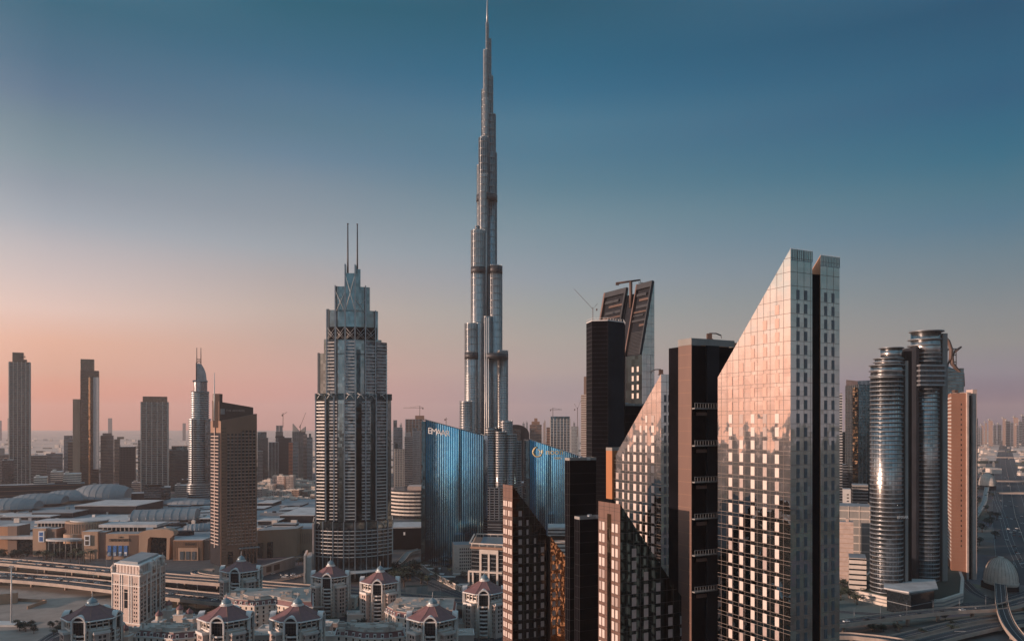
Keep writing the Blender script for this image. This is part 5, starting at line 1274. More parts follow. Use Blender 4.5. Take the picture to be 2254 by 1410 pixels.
    for i in range(4):
        a = pi/4+pi/2*i; cx, cy = 14.6*cos(a), 14.6*sin(a)
        f = rect(cx-4.6, cx+4.6, cy-4.6, cy+4.6, a)
        for e in range(4):
            p, q = f[e], f[(e+1) % 4]; mx_, my_ = (p[0]+q[0])/2, (p[1]+q[1])/2
            if math.hypot(mx_, my_) < 13.5 or my_ > 12: continue
            u_ = ((q[0]-p[0])/9.2, (q[1]-p[1])/9.2)
            for k in range(7):
                for tt in ((3.0, 3.9, 5.9, 6.8) if math.hypot(mx_, my_) > 17 else (4.2, 5.3, 7.2) if 1 else ()):
                    ws.append(((p[0]+u_[0]*tt, p[1]+u_[1]*tt), u_, 4.0+3.2*k))
    ws.sort(key=lambda e: -e[2]); rest = B()
    for i, (c_, u_, zz) in enumerate(ws):
        bb = B() if i < 90 else rest; bb.seg((c_[0]-u_[0]*.4, c_[1]-u_[1]*.4), (c_[0]+u_[0]*.4, c_[1]+u_[1]*.4), zz, zz+1.95, .06, 0)
        if i < 90: bb.build('window', 'dark_window', t)
    tag(rest.build('window', 'dark_window', t), kind='stuff')
    return t
dom = make_domed(); index_children(dom)
RD = [(203, 579, 1.03, 'leftmost maroon roofed apartment tower, standing beside the sandy lot'),
      (498, 577, 1.0, 'front maroon roofed apartment tower second from the left in the bottom row'),
      (655, 577, 1.0, 'front maroon roofed apartment tower third from the left in the bottom row'),
      (952, 577, .97, 'rightmost maroon roofed apartment tower of the bottom row, before a curved mansard block'),
      (531, 765, 1.0, 'farthest maroon roofed apartment tower, below the foot of the brown hotel'),
      (728, 738, .92, 'left one of two maroon roofed towers right below the balcony hotel canopy'),
      (837, 709, .92, 'right one of two maroon roofed towers right below the balcony hotel canopy'),
      (1066, 668, .95, 'pinkest maroon roofed apartment tower, touching the leftmost dark wedge tower')]
for i, (px, Y, s, lb) in enumerate(RD):
    o = dom if i == 0 else copytree(dom)
    o.location = (X(px, Y), Y, (0 if s == 1 else 0)); o.scale = (s, s, 1.0); o['label'] = lb
# ------------------------------------------------------------ white slab block with ornate roof
Yw = 672.0
A_, B_, C_ = (X(247, Yw+14), Yw+14), (X(308, Yw), Yw), (X(364, Yw+58), Yw+58)
sl_ = empty('apartment_block', (*B_, 0), 'tall cream slab apartment block with small roof cupolas in front of the flyovers', 'building')
f = [A_, B_, C_, (A_[0]+C_[0]-B_[0], A_[1]+C_[1]-B_[1])]; zt = Z(1268, Yw)
b = B(); b.prism(f, 0, zt, mtop=1); b.build('wall', ['pink_stone', 'grey_roof'], sl_)
b = B()
for z_ in [11.5+6.7*i for i in range(6)]: b.prism(offs(f, .22), z_, z_+.35)
b.build('string_course', 'pale_stone', sl_)
b = B(); b.prism(offs(f, .8), zt, zt+1); b.prism(offs(f, .5), 6, 6.8); b.prism(offs(f, .5), zt-9, zt-8.4); b.build('cornice', 'white_trim', sl_)
b = B(); b.prism(offs(f, -2), zt+1, Z(1248, Yw)); b.build('attic', 'pink_stone', sl_); b = B(); b.prism(offs(f, -1.2), Z(1248, Yw), Z(1245, Yw)); fins(b, offs(f, -1.2), zt+1, Z(1248, Yw), 3.6, .5, .1); b.build('attic_cornice', 'white_trim', sl_)
b = B(); b.prism(offs(f, -5), Z(1245, Yw), Z(1240, Yw)); b.build('attic_roof', 'grey_roof', sl_)
ew = lambda p, q, t: (p[0]+(q[0]-p[0])*t, p[1]+(q[1]-p[1])*t)
k = 0
for z_ in [8+3.35*i for i in range(int((zt-10)/3.35))]:
    for t in (.12, .2, .80, .88):
        b = B(); b.seg(ew(A_, B_, t-.018), ew(A_, B_, t+.018), z_, z_+1.8, .08, 0)
        if k < 100: b.build('window', 'dark_window', sl_)
        k += 1
    for t in (.07, .19, .44, .56, .82, .93):
        b = B(); b.seg(ew(B_, C_, t-.03), ew(B_, C_, t+.03), z_, z_+2.0, .08, 0)
        if k < 100: b.build('window', 'dark_window', sl_)
        k += 1
b = B(); b.seg(ew(A_, B_, .44), ew(A_, B_, .56), 18, zt-12, .1, 0)
for a, c in ((.28, .37), (.64, .74)): b.seg(ew(B_, C_, a), ew(B_, C_, c), 12, zt-5, .1, 0)
b.build('stair_glazing', 'dark_window', sl_)
b = B()
for a in (.25, .4, .61, .77): b.seg(ew(B_, C_, a-.015), ew(B_, C_, a+.015), 6, zt, .6, 0)
for a in (.0, .28, .36, .62, .70, .98): b.seg(ew(A_, B_, a), ew(A_, B_, a+.02), 6, zt, .6, 0)
b.build('facade_ribs', 'white_trim', sl_)
for i, (t, e, hh) in enumerate(((.0, 0, 6), (.98, 0, 4.5), (.45, 1, 9), (.85, 1, 10), (.0, 2, 7))):
    q = ew(A_, B_, t) if e == 0 else ew(B_, C_, t) if e == 1 else ew(B_, C_, .65)
    b = B(); z0 = zt+1; b.cyl(q[0], q[1]+2, 2.0, z0, z0+hh*.6, 10); cp = b.build('corner_cupola', 'pale_stone', sl_)
    b = B(); b.lathe(q[0], q[1]+2, [(2.5, z0+hh*.6), (2.3, z0+hh*.6+.8), (1.2, z0+hh*.6+2.2), (.2, z0+hh*.6+3), (.1, z0+hh*.6+5)], 10); b.build('dome', 'pink_stone', cp)
b = B(); q = ew(B_, C_, .38); p = ew(B_, C_, .60); b.seg(q, p, zt-4, zt+8.5, 1.0, 2); b.build('gable', 'white_trim', sl_); b = B(); b.seg(ew(B_, C_, .43), ew(B_, C_, .55), zt-2, zt+4, 1.15, -1.01); b.build('gable_window', 'dark_window', sl_)
# ------------------------------------------------------------ mansard apartment blocks
def mansard(label, foot, zw, name='apartment_block', wall='beige_stone', nfl=5):
    cx, cy = sum(p[0] for p in foot)/len(foot), sum(p[1] for p in foot)/len(foot)
    r = empty(name, (cx, cy, 0), label, 'building', 'mansard apartment blocks between the round towers')
    b = B(); b.prism(foot, 0, zw); b.build('wall', wall, r)
    b = B(); b.prism(offs(foot, .7), zw, zw+.6); b.prism(offs(foot, .4), zw-3.4*2-.3, zw-3.4*2); b.build('cornice', 'white_trim', r)
    n = len(foot); f2 = offs(foot, -1.6); b = B()
    b.add([(x, y, zw+.6) for x, y in foot]+[(x, y, zw+4.2) for x, y in f2], [(i, (i+1) % n, n+(i+1) % n, n+i) for i in range(n)], 0); b.build('mansard_roof', 'roof_maroon', r)
    b = B(); b.prism(offs(foot, -1.2), zw+4.2, zw+4.8); b.build('roof_deck', 'low_roof', r)
    b = B(); random.seed(int(cx)); f3 = offs(foot, -5)
    b.prism([( cx+(x-cx)*.55, cy+(y-cy)*.55) for x, y in foot], zw+4.8, zw+6.6)
    for i in range(4):
        k_ = .8-.16*i; b.prism([(cx+(x-cx)*k_*(.95 if i % 2 else 1)+random.uniform(-1, 1), cy+(y-cy)*k_*.9) for x, y in foot], zw+4.8, zw+5.1+i*.55)
    for i in range(34):
        x, y = cx+random.uniform(-.42, .42)*(max(p[0] for p in foot)-min(p[0] for p in foot)), cy+random.uniform(-.36, .36)*(max(p[1] for p in foot)-min(p[1] for p in foot)); s = random.uniform(.5, 2.4)
        b.box(x-s, x+s, y-s*.5, y+s*.5, zw+4.8, zw+6.2+random.random()*2.2)
    b.build('roof_plant', 'low_roof', r)
    k = 0
    for i in range(n):
        p, q = foot[i], foot[(i+1) % n]; d = math.hypot(q[0]-p[0], q[1]-p[1]); m_ = int(d/4.6)
        u_ = ((q[0]-p[0])/d, (q[1]-p[1])/d)
        if u_[0] < -.3: continue
        for j in range(m_):
            t = (j+.5)*d/m_; a, c = (p[0]+u_[0]*(t-1.05), p[1]+u_[1]*(t-1.05)), (p[0]+u_[0]*(t+1.05), p[1]+u_[1]*(t+1.05))
            if k < 60:
                b = B(); b.seg(a, c, zw+.7, zw+3.3, .15, 1.4); dm = b.build('dormer', 'white_trim', r)
                b = B(); b.seg((a[0]+u_[0]*.45, a[1]+u_[1]*.45), (c[0]-u_[0]*.45, c[1]-u_[1]*.45), zw+1.1, zw+2.8, .25, -.16); b.build('window', 'dark_window', dm)
            for fl_i in range(nfl):
                zz = zw-3.0-3.4*fl_i
                if zz < 1 or k > 99: break
                b = B(); b.seg((a[0]+u_[0]*.35, a[1]+u_[1]*.35), (c[0]-u_[0]*.35, c[1]-u_[1]*.35), zz, zz+2.1, .08, 0); b.build('window', 'dark_window', r); k += 1
                if fl_i % 2 == 1 and j % 2 == 0:
                    b = B(); b.seg(a, c, zz-.3, zz+.8, 1.2, 0); b.build('balcony', 'white_trim', r)
    return r
mz = lambda *pp: [G(px, py, 22) for px, py in pp]
mansard('curved mansard block between the far maroon towers, its left end glowing', [G(px, py, 22) for px, py in ((486, 1342), (496, 1333), (520, 1322))][::-1]*0+mz((490, 1322), (512, 1330), (560, 1334), (600, 1329), (640, 1336), (688, 1336), (688, 1306), (520, 1304)), 22)
mansard('curved mansard block behind the rightmost front maroon tower', mz((848, 1346), (870, 1357), (900, 1362), (960, 1354), (1000, 1356), (1004, 1328), (880, 1324)), 22)
mansard('mansard block with cluttered roof at the bottom edge below the balcony hotel', [G(px, py, 20) for px, py in ((738, 1398), (770, 1400), (800, 1405), (850, 1405), (890, 1400), (890, 1383), (742, 1383))], 20)
mansard('mansard block with cluttered roof at the bottom edge below the cream slab block', [G(px, py, 20) for px, py in ((298, 1400), (340, 1402), (380, 1407), (440, 1402), (440, 1384), (310, 1383))], 20)
for i, (px, py) in enumerate(((372, 1322), (396, 1332), (417, 1340), (350, 1345), (276, 1376))):
    Y = YG(py, 20); x = X(px, Y)
    r = empty('garden_turret', (x, Y, 0), ['first', 'second', 'third', 'lone', 'nearest'][i]+' small domed stone turret '+('in the row right of the cream slab block' if i < 3 else ['below the cream slab block', 'at the cream slab foot'][i-3]), 'turret', 'small domed turrets beside the cream slab block')
    b = B(); b.box(x-4, x+4, Y-4, Y+4, 0, 13); b.cyl(x, Y, 2.6, 13, 17, 10); b.build('wall', 'beige_stone', r)
    b = B(); b.lathe(x, Y, [(3.2, 17), (3.1, 17.6), (2.2, 19.2), (.8, 20.3), (.1, 21.5)], 12); b.build('dome', 'roof_maroon', r)
    b = B(); b.box(x-4.5, x+4.5, Y-4.5, Y+4.5, 12.4, 13.2); b.build('cornice', 'white_trim', r)
# ------------------------------------------------------------ mid ground right of the balcony hotel
r = empty('office_building', (X(1070, 900), 900, 0), 'low office building with tall pale portal frame, left of the leftmost dark wedge tower', 'building')
Yq = 860.0
f = [(X(1038, Yq), Yq), (X(1160, Yq-20), Yq-20), (X(1160, Yq+60), Yq+60), (X(1048, Yq+70), Yq+70)]
zt = Z(1200, Yq)
b = B(); b.prism(f, 0, zt-3, mtop=1); b.build('glass_wall', ['dark_window', 'blue_roof'], r)
b = B(); bands(b, f, 14, zt-4, 4.2, .5, .25); b.build('floor_line', 'metal_grey', r)
b = B(); b.prism(offs(f, 1.2), zt-3, zt-.6); 
b.build('cornice', 'brown_cladding', r)
b = B()
for i in range(4): b.seg(f[i], f[(i+1) % 4], zt+2.2, zt+3.4, 2.6, -1.2)
fins(b, f, zt-1, zt+2.2, 9, .5, .3); b.build('roof_frame', 'pale_stone', r)
b = B(); c_ = [(cx_*.5+0, cy_) for cx_, cy_ in f]; b.prism(offs(f, -9), zt-3, zt+1.5); b.build('skylight', 'dome_blue', r)
b = B(); dxy = lambda px: (X(px, Yq-(px-1038)*20/122), Yq-(px-1038)*20/122)
for a, c in ((1056, 1060.5), (1074.5, 1078.5), (1093, 1097.5)): b.seg(dxy(a), dxy(c), 0, Z(1208, Yq), 1.2, 0)
b.seg(dxy(1056), dxy(1097.5), Z(1216, Yq), Z(1207, Yq), 1.35, 0); b.build('portal_frame', 'pale_stone', r)
b = B(); b.seg(dxy(1032), dxy(1106), Z(1258, Yq), Z(1254, Yq), 1.6, 0)
for px in (1031, 1040, 1056, 1075, 1094): b.seg(dxy(px), dxy(px+3.5), 0, Z(1256, Yq), 1.5, 0)
b.build('colonnade', 'pale_stone', r)
r, f, zt = ptower('perforated_block', 'pale block pierced by small square windows, right behind the larger blue glass building', 996, 1042, 1198, 925, 26, 'pale_stone', None, cat='building', rot=.15)
k = 0
for i in range(7):
    for j in range(7):
        p, q = f[0], f[1]; t0 = .26+.1*j; b = B(); b.seg((p[0]+(q[0]-p[0])*t0, p[1]+(q[1]-p[1])*t0), (p[0]+(q[0]-p[0])*(t0+.05), p[1]+(q[1]-p[1])*(t0+.05)), 7+3.7*i, 9+3.7*i, .08, 0); b.build('window', 'dark_window', r)
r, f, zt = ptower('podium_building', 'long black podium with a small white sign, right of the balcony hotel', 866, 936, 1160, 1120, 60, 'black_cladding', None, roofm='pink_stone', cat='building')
b = B(); Y = 1119.6; b.box(X(886, Y), X(892, Y), Y-.3, Y+.3, Z(1177, Y), Z(1170, Y)); b.build('sign_panel', 'sign_white', r)
b = B(); b.prism(offs(f, .8), zt-1, zt+.4); b.build('roof_edge', 'pale_roof', r)
# curved banded building
Yc_ = 1500.0; r = empty('curved_building', (X(880, Yc_), Yc_, 0), 'low round building with stacked pale curving bands, behind the black podium', 'building')
f = elli(X(915, Yc_), Yc_+40, (915-848)/F*Yc_, 60, 36); b = B(); b.prism(f, 0, Z(1078, Yc_)); b.build('glass_wall', 'dark_window', r)
b = B(); bands(b, f, 6, Z(1076, Yc_), 6.6, 2.9, 1.8); b.build('curved_bands', 'pale_stone', r)
b = B(); b.box(X(896, Yc_), X(930, Yc_), Yc_+5, Yc_+45, Z(1079, Yc_), Z(1070, Yc_)); b.build('roof_block', 'pink_stone', r)
# low white roofs and parking arcade
r = empty('arcade_wall', (*G(990, 1275), 0), 'long white arcade wall with dark openings around the planted car park', 'wall')
pts = [G(px, py) for px, py in ((925, 1250), (945, 1266), (975, 1282), (1005, 1298), (1040, 1312))]
b = B(); d_ = B()
for i in range(4):
    b.seg(pts[i], pts[i+1], 5, 6.2, .4, .4); b.seg(pts[i], pts[i+1], 0, .8, .4, .4); fins(b, [pts[i], pts[i+1]], 0, 5.2, 4.2, 1.5, .4, [0]); d_.seg(pts[i], pts[i+1], 0, 5.2, -.3, .9)
b.build('arcade', 'pale_stone', r); d_.build('opening_shade', 'dark_window', r)  # dark sheet stands in for the shade inside the openings
for i, (px, py, w_) in enumerate(((930, 1243, 9), (962, 1262, 8), (985, 1268, 9), (1010, 1285, 10), (1020, 1262, 12), (955, 1250, 8))):
    q = G(px, py, 4); s_ = empty('parking_shade', (*q, 0), 'pale flat parking shade number ', 'shade', 'pale parking shades in the planted car park')
    s_['label'] = ['pale parking shade nearest the larger blue glass building', 'pale parking shade second from the blue glass building', 'pale parking shade in the middle of the arcade wall', 'pale parking shade at the lower end of the arcade wall', 'widest pale parking shade, below the perforated block', 'pale parking shade behind the second one from the blue building'][i]
    b = B(); b.box(q[0]-w_, q[0]+w_, q[1]-4, q[1]+4, 3.8, 4.1); b.build('roof', 'metal_white', s_)
    b = B(); [b.cyl(q[0]+sx_*(w_-1), q[1], .2, 0, 3.8, 6) for sx_ in (-1, 1)]; b.build('posts', 'metal_grey', s_)
r, f, zt = ptower('gate_building', 'low pink and grey screen wall block above the road, left of the pinkest maroon tower', 893, 942, 1291, 790, 10, 'pink_stone', None, cat='building', roofm='leaf_dark')
b = B(); b.seg(((f[0][0]+f[1][0])/2, f[0][1]), f[1], 0, zt+.5, .25, 0); b.build('grey_screen', 'concrete', r)
ptower('office_block', 'pale flat roofed block between the smaller blue glass building and the black stepped block', 1206, 1246, 1160, 1050, 40, 'pale_stone', 'dark_window', 4.5, 1.8, .1, cat='building', roofm='pale_roof')
ptower('office_block', 'white roofed low block right behind the leftmost dark wedge tower', 1212, 1246, 1186, 900, 30, 'beige_stone', 'dark_window', 4.5, 1.6, .1, cat='building', roofm='pale_roof')

# ------------------------------------------------------------ far towers
BG = [ # label, l, r, top, Y, depth, wall, band, fin, extras
 ('tall grey banded tower at the far left with a stepped top', 21, 67, 796, 2000, 45, 'bronze_dark', 'concrete', 'pale_stone', [(28, 53, 775, .1, .9), (53, 60, 790, .1, .9)]),
 ('tall dark tower with a lower tan wing on its left', 178, 218, 815, 2050, 45, 'bronze_dark', 'rust_steel', None, [(178, 208, 790, .05, .95)]),
 ('square grid fronted tower left of the curved hotel tower', 311, 371, 884, 1900, 55, 'bronze_dark', 'concrete', 'pale_stone', [(315, 369, 872, .05, .95)]),
 ('tan stepped tower right of the tall dark tower', 222, 250, 958, 2300, 40, 'sandstone_dark', 'grey_glass', None, [(226, 246, 953, .2, .8)]),
 ('slim tan lit tower between the tan stepped tower and a dark block', 252, 264, 966, 2400, 30, 'sandstone', 'grey_glass', None, [(258, 273, 961, .2, .8)]),
 ('dark slate block tower left of the grid fronted tower', 264, 298, 983, 1950, 40, 'dark_grey_cladding', 'metal_dark', 'metal_dark', []),
 ('pale blue slab tower left of the tan wing', 141, 162, 968, 2500, 30, 'grey_glass', 'metal_grey', None, [(141, 160, 958, .2, .8)]),
 ('small orange lit block in front of the pale blue slab', 150, 163, 972, 2250, 25, 'sandstone', 'dark_window', None, []),
 ('grey glass block left of the pale blue slab tower', 102, 138, 998, 2300, 40, 'grey_glass', 'metal_grey', None, [(112, 122, 996, .2, .8)]),
 ('brown broad apartment block right of the tall banded tower', 68, 103, 1002, 2150, 40, 'pink_stone', 'dark_window', None, []),
 ('brown apartment block at the left edge of the picture', -12, 21, 1000, 2200, 40, 'pink_stone', 'dark_window', None, [(-10, 10, 986, .2, .8)]),
 ('dark teal wide block right of the grid fronted tower', 373, 415, 990, 2100, 45, 'teal_glass', 'metal_dark', None, [(378, 413, 981, .2, .8)]),
 ('thin tan tower just left of the grid fronted tower', 304, 312, 968, 2300, 25, 'pink_stone', 'grey_glass', None, []),
 ('teal tower with a grey upper box beside the brown hotel', 567, 590, 963, 2500, 40, 'teal_glass', 'metal_dark', None, [(567, 587, 950, .1, .9)]),
 ('small pale block in front of the teal boxed tower', 568, 579, 992, 2350, 25, 'concrete', 'dark_window', None, []),
 ('dark slate tower with two pale vertical stripes', 592, 613, 973, 2450, 40, 'teal_glass', 'metal_dark', 'metal_grey', []),
 ('broad charcoal tower between the striped and the orange banded towers', 613, 642, 963, 2520, 45, 'dark_grey_cladding', 'metal_dark', None, [(606, 626, 960, .1, .9)]),
 ('ribbed tower under construction with a twin knob crown', 607, 623, 950, 2750, 30, 'concrete', 'dark_window', None, [(608, 614, 936, .1, .9), (615, 622, 936, .1, .9)]),
 ('narrow tower with orange strips', 636, 644, 973, 2400, 30, 'dark_grey_cladding', 'orange_band', None, []),
 ('slim teal tower right of the orange strips', 645, 656, 972, 2380, 30, 'teal_glass', 'metal_grey', None, []),
 ('grey unfinished tower with a horned top and a crane', 644, 672, 949, 2650, 40, 'concrete', 'dark_window', 'concrete', []),
 ('pink topped tower left of the last dark teal tower', 668, 676, 955, 2500, 30, 'pink_stone', 'dark_window', None, []),
 ('dark teal tower at the left edge of the balcony hotel', 676, 688, 962, 2450, 40, 'teal_glass', 'metal_grey', None, [(680, 685, 954, .2, .8)]),
 ('grey banded tower right of the balcony hotel', 866, 886, 940, 2300, 40, 'grey_glass', 'metal_grey', None, [(866, 874, 924, .2, .8)]),
 ('teal tower with white edge pillars right of the balcony hotel', 868, 890, 988, 1950, 30, 'teal_glass', 'metal_grey', 'pale_stone', [(870, 876, 976, .2, .8)]),
 ('tan ribbed tower left of the larger blue glass building', 891, 908, 960, 1850, 30, 'pink_stone', 'grey_glass', None, [(894, 904, 951, .1, .9)]),
 ('slate blue tower beside the tan ribbed tower', 908, 925, 948, 1900, 35, 'grey_glass', 'metal_grey', 'metal_grey', [(909, 919, 942, .1, .9)]),
 ('brown unfinished tower with a crane on top, behind the larger blue glass building', 893, 937, 922, 2200, 45, 'brown_cladding', 'grey_glass', 'metal_grey', [(914, 934, 914, .1, .9)]),
 ('golden lit slim tower between the spire base and the smaller blue glass building', 1144, 1166, 966, 1700, 30, 'sandstone', 'pale_stone', None, [(1146, 1164, 957, .1, .9), (1150, 1161, 950, .2, .8)]),
 ('small lit tower left of the golden slim tower', 1133, 1144, 980, 1750, 25, 'pale_stone', 'grey_glass', None, []),
 ('dark domed tower above the smaller blue glass building', 1166, 1192, 934, 2300, 30, 'brown_cladding', 'grey_glass', None, [(1170, 1188, 927, .1, .9), (1176, 1183, 920, .2, .8)]),
 ('broad grid fronted tower with a crane, above the golden lettering', 1211, 1255, 921, 2100, 45, 'teal_glass', 'metal_grey', 'pale_stone', [(1212, 1254, 916, .05, .95)]),
 ('ribbed shoulder tower left of the broad grid fronted tower', 1203, 1211, 940, 2150, 30, 'brown_cladding', 'grey_glass', None, []),
 ('slim grey blue tower right of the broad grid fronted tower', 1257, 1273, 938, 2300, 30, 'grey_glass', 'metal_grey', 'metal_white', []),
 ('golden serrated tower touching the left side of the black faceted tower', 1279, 1293, 868, 1500, 30, 'sandstone_dark', 'pale_stone', None, [(1285, 1293, 828, .1, .9)]),
 ('round shouldered tower behind the right side of the spire base', 1127, 1146, 944, 1600, 30, 'brown_cladding', 'grey_glass', 'metal_dark', []),
 ('lone hazy tower on the left horizon', 238, 247, 920, 9000, 60, 'grey_glass', None, None, []),
 ('faint hazy block at the far left horizon', -2, 4, 925, 9000, 60, 'grey_glass', None, None, []),
 ('thin hazy tower on the horizon behind the banded tower', 17, 20, 920, 8500, 60, 'grey_glass', None, None, []),
 ('small hazy block on the horizon left of the curved hotel', 402, 409, 931, 9000, 60, 'grey_glass', None, None, []),
]
R_ = {}
for lb, l_, r__, top, Y, dp, wall, band, fin, ex in BG:
    far = Y > 5000
    R_[lb] = ptower('glass_tower' if 'glass' in wall else 'apartment_tower', lb, l_, r__, top, Y, dp, wall, band, 4.2, 1.9 if fin != 'concrete' else 1.2, .5, fin, (r__-l_)/F*Y/ (3.0 if 'two pale' in lb else 6), crown=ex, fw=1.3, cat='tower', grp='distant city towers')
ex_ = R_['tall dark tower with a lower tan wing on its left']
b = B(); Y = 2050; b.box(X(162, Y), X(178, Y), Y-4, Y+30, 0, Z(878, Y)); b.build('tan_wing', 'sandstone', ex_[0])
b = B(); b.box(X(196, Y), X(200, Y), Y-3, Y, 0, Z(830, Y)); b.build('glow_reflection', 'mirror_bronze', ex_[0])  # bronze strip stands in for an orange glow reflected in the glass
b = B(); b.box(X(206, Y), X(218, Y), Y-2, Y, 60, Z(830, Y)); b.build('ribbed_side', 'metal_grey', ex_[0])
r_ = R_['tall grey banded tower at the far left with a stepped top'][0]; b = B(); Y = 2000
zz = 120
while zz < Z(800, Y): b.box(X(19.3, Y), X(22.5, Y), Y-3, Y+20, zz, zz+2.6); zz += 4.2
b.build('side_balconies', 'pale_stone', r_); txt('EMAAR', 8, (X(41, Y), Y+8, Z(785, Y)), 0, 'sign_dark', 'lettering', r_, .4)
Y = 2650; r_ = R_['grey unfinished tower with a horned top and a crane'][0]
b = B()
for a, c, h0, h1 in ((644, 658, 932, 948), (672, 660, 938, 948)):
    x0, x1 = sorted((X(a, Y), X(c, Y))); zz = [Z(h0, Y), Z(h1, Y)] if a < c else [Z(h1, Y), Z(h0, Y)]
    b.prism([(x0, Y), (x1, Y), (x1, Y+8), (x0, Y+8)], Z(950, Y), [zz[0], zz[1], zz[1], zz[0]])
b.build('horn', 'concrete', r_)
r_ = R_['round shouldered tower behind the right side of the spire base'][0]; Y = 1600
b = B(); x0, x1 = X(1127, Y), X(1165, Y); pts = [(x0, Z(944, Y)), (x0, Z(934, Y))]+[(x0+(x1-x0)*(.25+.75*sin(pi/2*i/8)), Z(934+22*(1-cos(pi/2*i/8)), Y)) for i in range(9)]+[(x1, 0), (x0, 0)]
b.add([(x, Y+2, zz) for x, zz in pts]+[(x, Y+26, zz) for x, zz in pts], [tuple(range(len(pts)))[::-1], tuple(range(len(pts), 2*len(pts)))]+[(i, (i+1) % len(pts), len(pts)+(i+1) % len(pts), len(pts)+i) for i in range(len(pts))]); b.build('curved_shoulder', 'dark_grey_cladding', r_)
# far skyline
random.seed(11)
n_far = 0
for i, (px, w_, top, Y) in enumerate([(2160, 5, 936, 7000), (2168, 4, 930, 7200), (2176, 9, 925, 6500), (2187, 6, 935, 7000), (2196, 8, 934, 7000), (2207, 7, 921, 6800), (2214, 9, 926, 6600), (2224, 6, 930, 7200), (2231, 10, 919, 6400), (2243, 9, 927, 6800), (2250, 6, 915, 6500), (1150, 5, 931, 7500), (1158, 4, 929, 7500), (1196, 5, 930, 7000), (1198, 3, 926, 7600), (1262, 4, 930, 7000), (880, 5, 934, 6500), (700, 4, 934, 8000), (2153, 5, 940, 7000), (2238, 4, 936, 6000)]):
    lb = 'hazy far tower, number %d from the left on the horizon' % (i+1)
    side = 'right' if px > 2100 else 'centre'
    order = ['first', 'second', 'third', 'fourth', 'fifth', 'sixth', 'seventh', 'eighth', 'ninth', 'tenth', 'eleventh']
    lb = ('hazy far tower on the right horizon, %s of the cluster from the left' % order[i]) if i < 11 else ['hazy far tower right behind the round shouldered tower', 'second hazy far tower behind the round shouldered tower', 'hazy far tower right of the dark domed tower', 'thinnest hazy far tower right of the dark domed tower', 'hazy far tower behind the slim grey blue tower', 'hazy far tower behind the grey banded tower', 'hazy far tower left of the balcony hotel', 'hazy low tower at the left end of the right horizon', 'hazy low tower below the right horizon cluster'][i-11]
    r, f, zt = ptower('glass_tower', lb, px, px+w_, top, Y, 50, random.choice(['grey_glass', 'dark_grey_cladding', 'teal_glass', 'brown_cladding']), 'metal_grey', 14, 3, .6, cat='tower', grp='hazy towers on the horizon')
    b = B(); b.box(X(px+w_*.3, Y), X(px+w_*.6, Y), Y+10, Y+30, zt, zt+14); b.build('roof_block', 'concrete', r)
# old town: low beige blocks
random.seed(5)
rows = [(1700, 1722, 1093, 14), (1830, 1822, 1080, 14), (1960, 1950, 1070, 13), (2100, 2100, 1062, 12), (2250, 2250, 1056, 12)]
rn = ['front', 'second', 'third', 'fourth', 'back']; on_ = ['first', 'second', 'third', 'fourth', 'fifth', 'sixth', 'seventh', 'eighth', 'ninth', 'tenth']
for ri, (Y0, _, ty, stp) in enumerate(rows):
    px = 566+random.uniform(-3, 3); k = 0
    while px < 690:
        w_ = random.uniform(11, 19); Y = Y0+random.uniform(-25, 25); top = ty+random.uniform(-4, 5)
        if ri == 2 and 596 < px < 632: top = 1048
        r, f, zt = ptower('low_block', 'beige low block, %s from the brown hotel in the %s row of the old quarter' % (on_[k], rn[ri]), px, px+w_, top, Y, random.uniform(18, 40), random.choice(['beige_stone', 'pink_stone', 'beige_stone', 'sandstone_dark']), None, roofm=random.choice(['pale_roof', 'pink_stone', 'beige_stone']), cat='building', grp='beige low blocks of the old quarter', rot=random.uniform(-.25, .25))
        b = B(); nw = max(2, int(w_/3.2)); p, q = f[0], f[1]
        for lv in range(int(zt/4.2)):
            for j in range(nw):
                if random.random() < .12: continue
                t0 = (j+.28)/nw; t1 = (j+.72)/nw; b.seg(ew(p, q, t0), ew(p, q, t1), 1.5+4.2*lv, 3.9+4.2*lv, .12, 0)
                if j == 1: b.seg(ew(f[3], p, t0), ew(f[3], p, t1), 1.5+4.2*lv, 3.9+4.2*lv, .12, 0)
        tag(b.build('window_rows', 'dark_window', r), kind='stuff')
        b = B(); c_ = ew(f[0], f[2], random.uniform(.3, .7)); b.box(c_[0]-4, c_[0]+4, c_[1]-4, c_[1]+4, zt, zt+random.uniform(2, 5)); b.build('roof_block', 'beige_stone', r)
        b = B()
        for i in range(4): b.seg(f[i], f[(i+1) % 4], zt, zt+1.1, .2, .4)
        b.build('parapet', 'beige_stone', r)
        px += w_+random.uniform(-1, 2); k += 1
# villas low blocks around the middle distance at the far left and centre
random.seed(21)
VIL = [(5, 1012, 1900), (75, 1050, 1650), (112, 1038, 1700), (140, 1042, 1680), (200, 1068, 1750), (318, 1070, 1560), (350, 1072, 1600), (385, 1068, 1800), (400, 1055, 2050), (290, 1062, 1900), (1000, 1062, 1450), (1120, 1062, 1420)]
vl = ['low brown block at the left picture edge behind the vaulted roofs', 'sunlit white terrace block right of the tall banded tower', 'sunlit white villa block before the tan wing', 'second sunlit white villa block before the tan wing', 'low grey block at the foot of the tall dark tower', 'low brown podium at the foot of the grid fronted tower', 'low brown podium right of the grid fronted tower foot', 'low grey hall left of the curved hotel base', 'low grey hall behind the curved hotel base', 'low dark block left of the grid fronted tower foot', 'low hall before the spire base', 'low hall right of the spire base']
for (px, top, Y), lb in zip(VIL, vl):
    r, f, zt = ptower('low_block', lb, px, px+random.uniform(22, 42), top, Y, 40, 'beige_stone' if 'white' in lb else random.choice(['pink_stone', 'concrete', 'grey_glass']), 'dark_window', 4.5, 1.6, .05, cat='building', roofm='pale_roof', crown=[(px+4, px+12, top-4, .2, .6)])
